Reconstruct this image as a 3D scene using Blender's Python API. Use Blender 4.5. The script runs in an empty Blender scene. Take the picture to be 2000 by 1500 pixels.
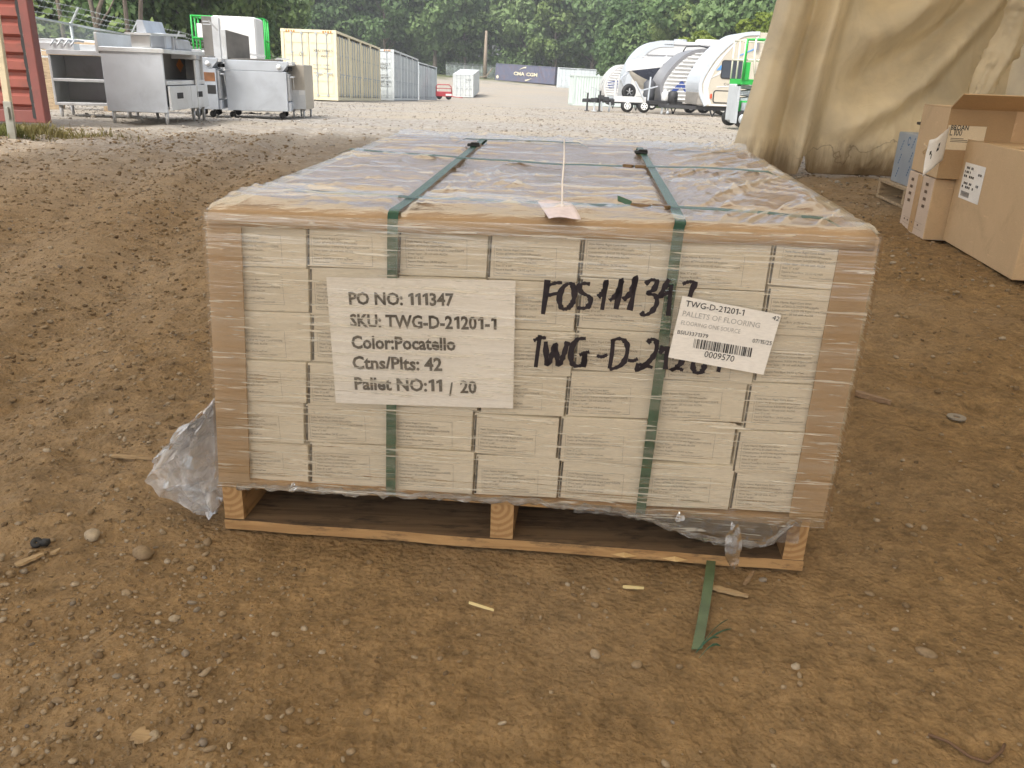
import bpy, bmesh, math, random, re
import numpy as np
from mathutils import Vector, Matrix

scene = bpy.context.scene
COL = scene.collection
random.seed(7)
RNG = np.random.default_rng(11)

# ------------------------------------------------------------------ camera
EYE, FPX, PITCH, ROLL = 0.823, 1600.0, math.atan(605 / 1600), math.radians(2.2)
FWD = Vector((0, math.cos(PITCH), -math.sin(PITCH)))
RGT0 = Vector((1, 0, 0))
UP0 = RGT0.cross(FWD)
RGT = math.cos(ROLL) * RGT0 + math.sin(ROLL) * UP0
UPV = -math.sin(ROLL) * RGT0 + math.cos(ROLL) * UP0
cam_data = bpy.data.cameras.new('camera')
cam = bpy.data.objects.new('camera', cam_data)
COL.objects.link(cam)
cam.matrix_world = Matrix(((RGT.x, UPV.x, -FWD.x, 0), (RGT.y, UPV.y, -FWD.y, 0), (RGT.z, UPV.z, -FWD.z, EYE), (0, 0, 0, 1)))
cam_data.sensor_width = 36
cam_data.lens = 36 * FPX / 2000
cam_data.clip_start = 0.05
cam_data.clip_end = 2000
scene.camera = cam

# ------------------------------------------------------------------ world, sun, exposure
SUN_EL, SUN_AZ = math.radians(52), math.radians(215)     # azimuth of the sun, clockwise from +Y
world = bpy.data.worlds.new('World')
scene.world = world
world.use_nodes = True
wn, wl = world.node_tree.nodes, world.node_tree.links
bg = wn['Background']
sky = wn.new('ShaderNodeTexSky')
sky.sky_type = 'NISHITA'
sky.sun_disc = False
sky.sun_elevation = SUN_EL
sky.sun_rotation = SUN_AZ
sky.air_density = 1.0
sky.dust_density = 4.0
hsv = wn.new('ShaderNodeHueSaturation')
hsv.inputs['Saturation'].default_value = 0.42
wl.new(sky.outputs[0], hsv.inputs['Color'])
wl.new(hsv.outputs[0], bg.inputs['Color'])
bg.inputs['Strength'].default_value = 0.15
sun_data = bpy.data.lights.new('sun', 'SUN')
sun_data.energy = 1.4
sun_data.angle = math.radians(12)
sun_data.color = (1.0, 0.96, 0.88)
sun = bpy.data.objects.new('sun', sun_data)
COL.objects.link(sun)
to_sun = Vector((math.sin(SUN_AZ) * math.cos(SUN_EL), math.cos(SUN_AZ) * math.cos(SUN_EL), math.sin(SUN_EL)))
sun.rotation_euler = to_sun.to_track_quat('Z', 'Y').to_euler()
scene.view_settings.view_transform = 'Standard'
scene.view_settings.look = 'None'
scene.view_settings.gamma = 1
scene.view_settings.exposure = 1.0
scene.cycles.max_bounces = 10
scene.cycles.transparent_max_bounces = 24
scene.cycles.use_adaptive_sampling = True

# ------------------------------------------------------------------ helpers
def ray(px, py):
    return (px - 1000) / FPX * RGT - (py - 750) / FPX * UPV + FWD
def at(px, py, Y):                     # point seen at a pixel of the 2000 px photograph, Y metres down the yard
    d = ray(px, py)
    return Vector((0, 0, EYE)) + d * (Y / d.y)
def atz(px, py, z=0.0):                # the same, on a horizontal plane
    d = ray(px, py)
    return Vector((0, 0, EYE)) + d * ((z - EYE) / d.z)
def onplane(px, py, p0, n):
    d = ray(px, py)
    c = Vector((0, 0, EYE))
    return c + d * ((p0 - c).dot(n) / d.dot(n))

def _hash(ix, iy, seed):
    h = (ix.astype(np.int64) * 374761393 + iy.astype(np.int64) * 668265263 + seed * 982451653) & 0x7fffffff
    h = ((h ^ (h >> 13)) * 1274126177) & 0x7fffffff
    return ((h ^ (h >> 16)) & 0xffff) / 65535.0
def vnoise(x, y, seed=0):
    x, y = np.asarray(x, float), np.asarray(y, float)
    ix, iy = np.floor(x), np.floor(y)
    fx, fy = x - ix, y - iy
    fx, fy = fx * fx * (3 - 2 * fx), fy * fy * (3 - 2 * fy)
    a, b = _hash(ix, iy, seed), _hash(ix + 1, iy, seed)
    c, d = _hash(ix, iy + 1, seed), _hash(ix + 1, iy + 1, seed)
    return (a + (b - a) * fx) * (1 - fy) + (c + (d - c) * fx) * fy - 0.5
def fbm(x, y, octv=4, seed=0, gain=0.5):
    s, a = 0, 1.0
    for k in range(octv):
        s = s + a * vnoise(np.asarray(x) * 2 ** k + 17.3 * k, np.asarray(y) * 2 ** k - 9.1 * k, seed + k)
        a *= gain
    return s
def sstep(x, a, b):
    t = np.clip((np.asarray(x, float) - a) / (b - a), 0, 1)
    return t * t * (3 - 2 * t)

def tag(o, label=None, cat=None, group=None, kind=None):
    if label: o['label'] = label
    if cat: o['category'] = cat
    if group: o['group'] = group
    if kind: o['kind'] = kind
    return o
def link_mesh(name, me, mat=None, parent=None, smooth=False):
    o = bpy.data.objects.new(name, me)
    COL.objects.link(o)
    mats = mat if isinstance(mat, (list, tuple)) else [mat]
    if not me.materials:
        for m in mats:
            if m: me.materials.append(m)
    if smooth and len(me.polygons):
        me.polygons.foreach_set('use_smooth', [True] * len(me.polygons))
    if parent is not None:
        o.parent = parent
        o.matrix_parent_inverse = wmat(parent).inverted()
    return o
def wmat(o):
    m = o.matrix_basis.copy()
    if o.parent:
        m = wmat(o.parent) @ o.matrix_parent_inverse @ m
    return m
def thing(name, label, cat, loc=(0, 0, 0), rz=0.0, group=None):
    o = bpy.data.objects.new(name, None)
    COL.objects.link(o)
    o.empty_display_size = 0.1
    o.location = loc
    o.rotation_euler = (0, 0, rz)
    return tag(o, label, cat, group)
def copy_tree(o, parent=None):
    c = o.copy()
    COL.objects.link(c)
    if parent is not None:
        c.parent = parent
    for ch in list(o.children):
        copy_tree(ch, c)
    return c
def bevel(o, w, seg=1):
    m = o.modifiers.new('bevel', 'BEVEL')
    m.width = w
    m.segments = seg
    m.limit_method = 'ANGLE'
    m.angle_limit = math.radians(40)
    return o

class MB:
    """collects pieces of ONE mesh"""
    def __init__(s):
        s.v, s.f, s.mi = [], [], []
    def add(s, vs, fs, mi=0):
        n = len(s.v)
        s.v += [tuple(p) for p in vs]
        s.f += [tuple(i + n for i in f) for f in fs]
        s.mi += [mi] * len(fs)
        return s
    def box(s, c, d, rz=0.0, mi=0, m=None):
        x, y, z = d[0] / 2, d[1] / 2, d[2] / 2
        R = Matrix.Translation(c) @ Matrix.Rotation(rz, 4, 'Z') if m is None else m
        vs = [R @ Vector(p) for p in ((-x, -y, -z), (x, -y, -z), (x, y, -z), (-x, y, -z), (-x, -y, z), (x, -y, z), (x, y, z), (-x, y, z))]
        return s.add(vs, HEX, mi)
    def bx(s, x0, x1, y0, y1, z0, z1, mi=0):
        return s.box(((x0 + x1) / 2, (y0 + y1) / 2, (z0 + z1) / 2), (x1 - x0, y1 - y0, z1 - z0), 0, mi)
    def hexa(s, p8, mi=0):
        return s.add(p8, HEX, mi)
    def bar(s, a, b, w, h=None, mi=0):         # rectangular bar from a to b
        a, b = Vector(a), Vector(b)
        h = h or w
        d = (b - a).normalized()
        up = Vector((0, 0, 1)) if abs(d.z) < 0.95 else Vector((0, 1, 0))
        sx = d.cross(up).normalized()
        sz = sx.cross(d).normalized()
        vs = []
        for p in (a, b):
            vs += [p - sx * w / 2 - sz * h / 2, p + sx * w / 2 - sz * h / 2, p + sx * w / 2 + sz * h / 2, p - sx * w / 2 + sz * h / 2]
        return s.add(vs, [(3, 2, 1, 0), (4, 5, 6, 7), (0, 1, 5, 4), (1, 2, 6, 5), (2, 3, 7, 6), (3, 0, 4, 7)], mi)
    def tube(s, pts, r, n=8, mi=0, cap=True):
        pts = [Vector(p) for p in pts]
        rs = r if isinstance(r, (list, tuple)) else [r] * len(pts)
        vs, fs = [], []
        ref = None
        for i, p in enumerate(pts):
            d = (pts[min(i + 1, len(pts) - 1)] - pts[max(i - 1, 0)]).normalized()
            if ref is None:
                ref = d.orthogonal().normalized()
            ref = (ref - d * ref.dot(d))
            ref = ref.normalized() if ref.length > 1e-6 else d.orthogonal().normalized()
            bi = d.cross(ref)
            for k in range(n):
                a = 2 * math.pi * k / n
                vs.append(p + (ref * math.cos(a) + bi * math.sin(a)) * rs[i])
        for i in range(len(pts) - 1):
            for k in range(n):
                a, b = i * n + k, i * n + (k + 1) % n
                fs.append((a, b, b + n, a + n))
        if cap:
            fs.append(tuple(range(n - 1, -1, -1)))
            fs.append(tuple((len(pts) - 1) * n + k for k in range(n)))
        return s.add(vs, fs, mi)
    def cyl(s, a, b, r, n=16, mi=0):
        return s.tube([a, b], r, n, mi)
    def prism(s, poly, y0, y1, mi=0, f=lambda x, y, z: (x, y, z)):   # polygon in (x, z), extruded along y
        n = len(poly)
        vs = [f(x, y0, z) for x, z in poly] + [f(x, y1, z) for x, z in poly]
        fs = [tuple(range(n)), tuple(range(2 * n - 1, n - 1, -1))] + [(i, i + n, (i + 1) % n + n, (i + 1) % n) for i in range(n)]
        return s.add(vs, fs, mi)
    def grid(s, P, mi=0, wrap=False):          # P[i][j] points
        ni, nj = len(P), len(P[0])
        vs = [p for row in P for p in row]
        fs = [(i * nj + j, i * nj + j + 1, (i + 1) * nj + j + 1, (i + 1) * nj + j) for i in range(ni - 1) for j in range(nj - 1)]
        return s.add(vs, fs, mi)
    def torus(s, c, R, r, axis=(0, 1, 0), n=24, m=10, mi=0):
        q = Vector(axis).to_track_quat('Z', 'Y')
        vs, fs = [], []
        for i in range(n):
            a = 2 * math.pi * i / n
            for k in range(m):
                b = 2 * math.pi * k / m
                vs.append(Vector(c) + q @ Vector(((R + r * math.cos(b)) * math.cos(a), (R + r * math.cos(b)) * math.sin(a), r * math.sin(b))))
        for i in range(n):
            for k in range(m):
                fs.append((i * m + k, ((i + 1) % n) * m + k, ((i + 1) % n) * m + (k + 1) % m, i * m + (k + 1) % m))
        return s.add(vs, fs, mi)
    def mesh(s, name):
        me = bpy.data.meshes.new(name)
        me.from_pydata(s.v, [], s.f)
        if any(s.mi):
            me.polygons.foreach_set('material_index', s.mi)
        me.update()
        return me
    def build(s, name, mat, parent=None, smooth=False, bev=0, seg=1):
        o = link_mesh(name, s.mesh(name), mat, parent, smooth)
        if bev: bevel(o, bev, seg)
        return o
HEX = [(3, 2, 1, 0), (4, 5, 6, 7), (0, 1, 5, 4), (1, 2, 6, 5), (2, 3, 7, 6), (3, 0, 4, 7)]

def np_mesh(name, verts, faces):       # fast path: numpy verts, faces as an (n, 3|4) array
    me = bpy.data.meshes.new(name)
    nf, k = faces.shape
    me.vertices.add(len(verts)); me.vertices.foreach_set('co', np.ascontiguousarray(verts, dtype=np.float32).ravel())
    me.loops.add(nf * k); me.loops.foreach_set('vertex_index', np.ascontiguousarray(faces, dtype=np.int32).ravel())
    me.polygons.add(nf); me.polygons.foreach_set('loop_start', np.arange(0, nf * k, k, dtype=np.int32))
    me.update(calc_edges=True); me.validate()
    return me
def np_grid(X, Y, Z):
    ni, nj = X.shape
    V = np.stack([X, Y, Z], -1).reshape(-1, 3)
    I = np.arange(ni * nj).reshape(ni, nj)
    F = np.stack([I[:-1, :-1], I[:-1, 1:], I[1:, 1:], I[1:, :-1]], -1).reshape(-1, 4)
    return V, F

_txt = {}
def text_mesh(s, bold=0.0):
    k = (s, bold)
    if k in _txt: return _txt[k]
    if '1' in s and s != '1' and len(s) > 1:          # the built-in figure one has no flag: draw it with one
        VS, FS, x, n = [], [], 0.0, 0
        for part_ in re.findall('1|[^1]+', s):
            if part_ == '1':
                w = .055 + bold * 1.2; one = [(.17, 0), (.17 + 2 * w, 0), (.17 + 2 * w, .70), (.17 + w * .7, .70), (.02, .60), (.02, .60 - w * 1.6), (.17, .66 - w * 1.6)]
                c_, f_, adv = np.array([(a, b_, 0) for a, b_ in one], np.float32), [tuple(range(7))], .17 + 2 * w + .09
            else:
                c_, f_ = text_mesh(part_, bold) if part_.strip() else (np.zeros((0, 3), np.float32), [])
                if len(c_):
                    lead = len(part_) - len(part_.lstrip()); tail_ = len(part_) - len(part_.rstrip())
                    c_ = c_ - np.array([c_[:, 0].min() - .25 * lead, 0, 0], np.float32); adv = float(c_[:, 0].max()) + .07 + .25 * tail_
                else: adv = .25 * len(part_)
            VS.append(c_ + np.array([x, 0, 0], np.float32)); FS += [tuple(i + n for i in f) for f in f_]; n += len(c_); x += adv
        _txt[k] = (np.concatenate(VS), FS)
        return _txt[k]
    cu = bpy.data.curves.new('lettering', 'FONT')
    cu.body = s; cu.size = 1.0; cu.offset = bold; cu.resolution_u = 2
    o = bpy.data.objects.new('lettering', cu)
    COL.objects.link(o)
    dg = bpy.context.evaluated_depsgraph_get()
    me = bpy.data.meshes.new_from_object(o.evaluated_get(dg))
    bpy.data.objects.remove(o)
    n = len(me.vertices)
    co = np.zeros(n * 3, np.float32); me.vertices.foreach_get('co', co); co = co.reshape(-1, 3)
    fs = [tuple(p.vertices) for p in me.polygons]
    bpy.data.meshes.remove(me)
    _txt[k] = (co, fs)
    return _txt[k]
def add_text(mb, s, p0, p1, up, bold=0.0, height=None, mi=0, lift=0.0):
    """lettering from p0 to p1 (baseline), up = rough up direction; height = height of a capital"""
    co, fs = text_mesh(s, bold)
    p0, p1 = Vector(p0), Vector(p1)
    ex = (p1 - p0); w = ex.length; ex = ex / w
    ey = Vector(up); ey = (ey - ex * ey.dot(ex)).normalized()
    ez = ex.cross(ey)
    x0, x1 = co[:, 0].min(), co[:, 0].max()
    sx = w / (x1 - x0)
    sy = height / 0.72 if height else sx
    mb.add([p0 + ex * (float(c[0] - x0) * sx) + ey * (float(c[1]) * sy) + ez * lift for c in co], fs, mi)

# ------------------------------------------------------------------ materials
def new_mat(name):
    m = bpy.data.materials.new(name)
    m.use_nodes = True
    nt = m.node_tree
    b = nt.nodes['Principled BSDF']
    return m, nt.nodes, nt.links, b
def ramp(N, stops):
    r = N.new('ShaderNodeValToRGB')
    e = r.color_ramp.elements
    while len(e) < len(stops): e.new(0.5)
    for i, (p, c) in enumerate(stops):
        e[i].position = p
        e[i].color = (c[0], c[1], c[2], 1) if isinstance(c, (tuple, list)) else (c, c, c, 1)
    return r
def coord(N, L, scale=(1, 1, 1), rot=(0, 0, 0), world_pos=False):
    mp = N.new('ShaderNodeMapping')
    mp.inputs['Scale'].default_value = scale
    mp.inputs['Rotation'].default_value = rot
    if world_pos:
        g = N.new('ShaderNodeNewGeometry'); L.new(g.outputs['Position'], mp.inputs['Vector'])
    else:
        t = N.new('ShaderNodeTexCoord'); L.new(t.outputs['Object'], mp.inputs['Vector'])
    return mp.outputs[0]
def noise(N, L, vec, scale, detail=4, rough=0.55, dist=0.0):
    n = N.new('ShaderNodeTexNoise')
    n.inputs['Scale'].default_value = scale
    n.inputs['Detail'].default_value = detail
    n.inputs['Roughness'].default_value = rough
    n.inputs['Distortion'].default_value = dist
    L.new(vec, n.inputs['Vector'])
    return n.outputs['Fac']
def mixc(N, L, fac, a, b, mode='MIX'):
    m = N.new('ShaderNodeMix'); m.data_type = 'RGBA'; m.blend_type = mode
    for s, v in ((m.inputs['Factor'], fac), (m.inputs['A'], a), (m.inputs['B'], b)):
        if hasattr(v, 'is_output'): L.new(v, s)
        else: s.default_value = v if isinstance(v, float) else (v[0], v[1], v[2], 1)
    return m.outputs['Result']
def math_n(N, L, op, a, b=0.0, clamp=False):
    m = N.new('ShaderNodeMath'); m.operation = op; m.use_clamp = clamp
    for i, v in enumerate((a, b)):
        if hasattr(v, 'is_output'): L.new(v, m.inputs[i])
        else: m.inputs[i].default_value = v
    return m.outputs[0]
def bump(N, L, h, strength, dist=0.01, normal=None):
    b = N.new('ShaderNodeBump')
    b.inputs['Strength'].default_value = strength
    b.inputs['Distance'].default_value = dist
    L.new(h, b.inputs['Height'])
    if normal is not None: L.new(normal, b.inputs['Normal'])
    return b.outputs[0]
def mat(name, c, rough=0.6, metal=0.0, var=0.12, vs=3.0, stain=None, stain_amt=0.4, stain_s=1.5, stretch=(1, 1, 1), bmp=0.0, bs=30.0, bd=0.01, spec=0.5, wp=False):
    """plain procedural paint / board / metal: base colour with mottling, optional stains, optional bump"""
    m, N, L, b = new_mat(name)
    v = coord(N, L, stretch, world_pos=wp)
    n1 = noise(N, L, v, vs, 6, 0.6)
    r = ramp(N, [(0.25, tuple(x * (1 - var) for x in c)), (0.75, tuple(min(1, x * (1 + var)) for x in c))])
    L.new(n1, r.inputs[0])
    out = r.outputs[0]
    if stain:
        n2 = noise(N, L, v, stain_s, 8, 0.65, 0.4)
        rr = ramp(N, [(0.5, 0.0), (0.72, stain_amt)])
        L.new(n2, rr.inputs[0])
        out = mixc(N, L, rr.outputs[0], out, stain)
    L.new(out, b.inputs['Base Color'])
    b.inputs['Metallic'].default_value = metal
    b.inputs['Specular IOR Level'].default_value = spec
    rr2 = ramp(N, [(0.3, max(0.02, rough - 0.08)), (0.7, min(1, rough + 0.08))])
    L.new(n1, rr2.inputs[0]); L.new(rr2.outputs[0], b.inputs['Roughness'])
    if bmp:
        L.new(bump(N, L, noise(N, L, v, bs, 5), bmp, bd), b.inputs['Normal'])
    return m
# ------------------------------------------------------------------ the yard
_py = [-60, 11, 17, 36, 54, 70, 86, 104, 112, 125, 145, 165, 420]
_pz = [0, 0, -.12, -.52, -1.0, -1.45, -1.85, -2.05, -1.75, -1.05, -.2, .5, 6]
def yard_z(x, y):
    x, y = np.asarray(x, float), np.asarray(y, float)
    z = 0
    for d in (-3, -1, 1, 3):
        z = z + np.interp(y + d * np.clip(y / 40, 0, 1), _py, _pz) / 4
    return z - 0.022 * (x + 8) * sstep(y, 105, 130)
def rough_z(x, y):
    x, y = np.asarray(x, float), np.asarray(y, float)
    near = 1 - sstep(y, 9, 16)
    padx, pady = np.abs(x - 0.1), np.abs(y - 2.0)
    pad = (1 - sstep(padx, 0.55, 0.95)) * (1 - sstep(pady, 0.75, 1.15))
    rg = 1 + .8 * sstep(-x, .45, 1.1) + .5 * sstep(x, 1.0, 1.6)
    h = 0.05 * fbm(x * 0.9, y * 0.9, 3, 3) + rg * (0.018 * fbm(x * 4, y * 4, 3, 9) + 0.010 * fbm(x * 14, y * 14, 3, 21) + 0.007 * fbm(x * 45, y * 45, 2, 33))
    # wheel ruts running down the left side of the load and out into the yard
    for off, w, dp in ((-1.45, .16, .035), (-2.15, .2, .03), (-3.05, .18, .035), (-3.9, .22, .03)):
        c = off - 0.16 * (y - 2) + 0.12 * np.sin(y * 0.7)
        t = np.abs(x - c) / w
        h = h - dp * np.exp(-t ** 2) + 0.5 * dp * np.exp(-(t - 1.7) ** 2)
    front = (1 - sstep(y, 0.95, 1.3)) * sstep(x, -0.9, -0.2)
    h = h * (1 - 0.4 * front)
    far = 0.10 * fbm(x * 0.15, y * 0.15, 3, 5) + 0.03 * fbm(x * 1.1, y * 1.1, 2, 8)
    return (h * near + far * (1 - near)) * (1 - pad) - 0.012 * pad
def ground_z(x, y):
    return yard_z(x, y) + rough_z(x, y)
def gz(x, y):
    return float(ground_z(np.array([x]), np.array([y]))[0])

def _axis(segs):
    out = []
    for a, b, n in segs:
        out += list(a + (b - a) * np.arange(n) / n)
    return np.array(out + [segs[-1][1]])
gx = _axis([(-260, -60, 14), (-60, -14, 24), (-14, -5, 45), (-5, -1.6, 90), (-1.6, 1.8, 190), (1.8, 6, 100), (6, 18, 40), (18, 60, 22), (60, 260, 14)])
gy = _axis([(-40, -2, 12), (-2, 0.45, 14), (0.45, 2.4, 130), (2.4, 6, 140), (6, 14, 120), (14, 40, 80), (40, 170, 65), (170, 420, 12)])
GX, GY = np.meshgrid(gx, gy)
V, F = np_grid(GX, GY, ground_z(GX, GY))

m, N, L, b = new_mat('yard_ground')
p = coord(N, L, world_pos=True)
sep = N.new('ShaderNodeSeparateXYZ'); L.new(p, sep.inputs[0])
big = noise(N, L, p, 0.35, 5, 0.6)
med = noise(N, L, p, 2.3, 6, 0.65)
fine = noise(N, L, p, 38, 6, 0.7)
dirt = ramp(N, [(0.25, (.13, .085, .045)), (0.5, (.23, .155, .080)), (0.75, (.32, .225, .125))]); L.new(med, dirt.inputs[0])
d2 = mixc(N, L, 0.55, dirt.outputs[0], (.295, .185, .080))
fr = ramp(N, [(0.3, .6), (0.7, 1.3)]); L.new(fine, fr.inputs[0])
d3 = mixc(N, L, 1.0, d2, fr.outputs[0], 'MULTIPLY')
# greyer, damper patches in the tyre tracks at the left
gp = ramp(N, [(0.42, 0.0), (0.62, 0.85)]); L.new(math_n(N, L, 'ADD', big, math_n(N, L, 'MULTIPLY', sep.outputs['X'], -.05)), gp.inputs[0])
d4 = mixc(N, L, gp.outputs[0], d3, (.34, .25, .155))
clod = noise(N, L, p, 11, 8, .75)
clr = ramp(N, [(.34, .82), (.5, 1.14), (.66, 1.34)]); L.new(clod, clr.inputs[0])
d4 = mixc(N, L, 1.0, d4, clr.outputs[0], 'MULTIPLY')
# crushed stone out in the open yard
vor = N.new('ShaderNodeTexVoronoi'); vor.inputs['Scale'].default_value = 14; L.new(p, vor.inputs['Vector'])
stones = ramp(N, [(0.0, (.24, .215, .185)), (0.4, (.44, .41, .37)), (0.75, (.33, .30, .265)), (1.0, (.56, .53, .49))])
sepc = N.new('ShaderNodeSeparateColor'); L.new(vor.outputs['Color'], sepc.inputs[0]); L.new(sepc.outputs[0], stones.inputs[0])
tanr = ramp(N, [(0.42, 0.15), (0.62, 0.9)])
lanes = noise(N, L, coord(N, L, (0.05, 0.22, 1), world_pos=True), 1.6, 6, 0.65)
L.new(lanes, tanr.inputs[0])
tan = mixc(N, L, 0.5, (.48, .41, .31), (.41, .35, .27))
fine2 = ramp(N, [(0.3, .72), (0.7, 1.2)]); L.new(fine, fine2.inputs[0])
st2 = mixc(N, L, tanr.outputs[0], stones.outputs[0], tan)
st3 = mixc(N, L, 1.0, st2, fine2.outputs[0], 'MULTIPLY')
edge = math_n(N, L, 'ADD', sep.outputs['Y'], math_n(N, L, 'MULTIPLY', math_n(N, L, 'SUBTRACT', big, 0.5), 7.0))
edge = math_n(N, L, 'ADD', edge, math_n(N, L, 'MULTIPLY', math_n(N, L, 'SUBTRACT', med, 0.5), 3.0))
mr = N.new('ShaderNodeMapRange'); mr.inputs['From Min'].default_value = 4.5; mr.inputs['From Max'].default_value = 13.0; mr.interpolation_type = 'SMOOTHSTEP'
L.new(edge, mr.inputs['Value'])
col = mixc(N, L, mr.outputs[0], d4, st3)
# grass creeping in at the foot of the far fence
gmr = N.new('ShaderNodeMapRange'); gmr.inputs['From Min'].default_value = 138; gmr.inputs['From Max'].default_value = 150
L.new(math_n(N, L, 'ADD', sep.outputs['Y'], math_n(N, L, 'MULTIPLY', math_n(N, L, 'SUBTRACT', big, .5), 40.0)), gmr.inputs['Value'])
col = mixc(N, L, gmr.outputs[0], col, (.11, .13, .05))
L.new(col, b.inputs['Base Color'])
b.inputs['Roughness'].default_value = 0.9
b.inputs['Specular IOR Level'].default_value = 0.25
v2 = N.new('ShaderNodeTexVoronoi'); v2.inputs['Scale'].default_value = 90; L.new(p, v2.inputs['Vector'])
h1 = math_n(N, L, 'ADD', math_n(N, L, 'MULTIPLY', fine, 1.0), math_n(N, L, 'MULTIPLY', v2.outputs['Distance'], -0.5))
nb = bump(N, L, h1, 1.0, 0.016)
nb = bump(N, L, noise(N, L, p, 9, 6, 0.65), 0.5, 0.03, nb)
nb = bump(N, L, clod, .5, .025, nb)
L.new(nb, b.inputs['Normal'])
M_GROUND = m
g = link_mesh('ground', np_mesh('ground', V, F), m, smooth=True)
tag(g, 'brown packed dirt under the shelter turning to pale crushed stone in the open yard', 'ground', kind='structure')
# ------------------------------------------------------------------ the wrapped pallet load
FA, FB = Vector((-0.534, 1.353, 0)), Vector((0.541, 1.282, 0))
FN = Vector(((FB - FA).y, -(FB - FA).x, 0)).normalized()          # out of the front face, towards the camera
LC = {(0, 0, 0): (-.538, 1.353, .095), (1, 0, 0): (.560, 1.281, .105), (0, 0, 1): (-.513, 1.351, .598), (1, 0, 1): (.563, 1.280, .612),
      (0, 1, 0): (-.41, 2.76, .10), (1, 1, 0): (.68, 2.58, .10), (0, 1, 1): (-.392, 2.77, .632), (1, 1, 1): (.682, 2.585, .632)}
LC = {k: Vector(v) for k, v in LC.items()}
def LM(u, v, w):
    r = Vector((0, 0, 0))
    for (a, b, c), p in LC.items():
        r += p * ((u if a else 1 - u) * (v if b else 1 - v) * (w if c else 1 - w))
    return r
def fp(px, py, off=0.0):               # point on the front face, off metres in front of it
    p0 = LM(.5, 0, .5) + FN * off
    return onplane(px, py, p0, FN)
TN = (LC[(1, 0, 1)] - LC[(0, 0, 1)]).cross(LC[(0, 1, 1)] - LC[(0, 0, 1)]).normalized()
def tp(px, py, off=0.0):               # point on the top of the load
    return onplane(px, py, LC[(0, 0, 1)] + TN * off, TN)

def wood(name, a, bcol, grain=(1, 40, 40), rough=0.75, dirt=None):
    m, N, L, b = new_mat(name)
    v = coord(N, L, grain)
    n = noise(N, L, v, 2.2, 8, 0.6, 0.6)
    r = ramp(N, [(0.3, a), (0.62, bcol)]); L.new(n, r.inputs[0])
    out = r.outputs[0]
    if dirt:
        n2 = noise(N, L, coord(N, L, (4, 14, 14)), 3, 6, 0.7)
        rr = ramp(N, [(0.52, 0.0), (0.68, .85)]); L.new(n2, rr.inputs[0])
        out = mixc(N, L, rr.outputs[0], out, dirt)
    L.new(out, b.inputs['Base Color'])
    b.inputs['Roughness'].default_value = rough
    L.new(bump(N, L, n, 0.5, 0.003), b.inputs['Normal'])
    return m
M_wood_x = wood('pine_board', (.30, .165, .065), (.46, .28, .12), (1.5, 30, 30), dirt=(.06, .04, .025))
M_wood_dirty_shaded = wood('grimy_shaded_pine_board', (.10, .062, .034), (.20, .13, .07), (1.5, 24, 24), dirt=(.03, .022, .016))
M_wood_y = wood('pine_stringer', (.29, .16, .065), (.45, .27, .12), (30, 1.5, 30), dirt=(.10, .06, .03))
m, N, L, b = new_mat('stringer_end_grain')
v = coord(N, L, (1, 0.2, 1))
mo = N.new('ShaderNodeVectorMath'); mo.operation = 'ADD'; mo.inputs[1].default_value = (.012, 0, -.028); L.new(v, mo.inputs[0]); v = mo.outputs[0]
w_ = N.new('ShaderNodeTexWave'); w_.wave_type = 'RINGS'; w_.rings_direction = 'Y'
w_.inputs['Scale'].default_value = 26; w_.inputs['Distortion'].default_value = 2.5; w_.inputs['Detail'].default_value = 4
L.new(v, w_.inputs['Vector'])
r = ramp(N, [(0.2, (.33, .185, .075)), (0.8, (.44, .27, .12))]); L.new(w_.outputs['Fac'], r.inputs[0])
sp = noise(N, L, coord(N, L), 60, 5, .7)
rr = ramp(N, [(0.6, 0.0), (0.75, .6)]); L.new(sp, rr.inputs[0])
L.new(mixc(N, L, rr.outputs[0], r.outputs[0], (.14, .08, .035)), b.inputs['Base Color'])
b.inputs['Roughness'].default_value = 0.85
L.new(bump(N, L, sp, .7, .004), b.inputs['Normal'])
M_endgrain = m

pal = thing('wooden_pallet', 'pale pine pallet carrying the big shrink wrapped stack of cartons', 'pallet', ((FA + FB) / 2 - FN * .7))
DV = (LC[(0, 1, 0)] - LC[(0, 0, 0)]).normalized()
UX = (FB - FA).normalized()
W = (FB - FA).length
def pal_m(u, v, z):                     # metres along the front, metres back, metres up
    return FA + UX * u + DV * v + Vector((0, 0, z))
def pboard(mb, u0, u1, v0, v1, z0, z1, seg=1, jit=0.0, mi=0):
    """board, its ends and edges slightly uneven when seg > 1"""
    P = []
    for i in range(seg + 1):
        u = u0 + (u1 - u0) * i / seg
        j = [random.uniform(-jit, jit) for _ in range(4)]
        P.append([pal_m(u, v0 + j[0], z0), pal_m(u, v1 + j[1], z0), pal_m(u, v1 + j[1], z1 + j[2] * .3), pal_m(u, v0 + j[0], z1 + j[3] * .3)])
    vs = [p for q in P for p in q]
    fs = [(0, 3, 2, 1)[::-1][::-1], tuple(4 * seg + k for k in (0, 1, 2, 3))]
    fs[0] = (3, 2, 1, 0)
    for i in range(seg):
        a, c = 4 * i, 4 * i + 4
        for k in range(4):
            fs.append((a + k, a + (k + 1) % 4, c + (k + 1) % 4, c + k))
    mb.add(vs, fs, mi)
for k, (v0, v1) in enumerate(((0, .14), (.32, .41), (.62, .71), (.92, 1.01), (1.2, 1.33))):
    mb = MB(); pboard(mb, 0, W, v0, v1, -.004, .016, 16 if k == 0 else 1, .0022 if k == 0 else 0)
    mb.mi = [1 if (i >= 2 and (i - 2) % 4 in (2, 1)) else 0 for i in range(len(mb.f))] if k == 0 else [1] * len(mb.f)  # grime plus painted-in shade on the faces inside the pallet
    o = mb.build('bottom_board', [M_wood_x, M_wood_dirty_shaded], pal)
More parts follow.
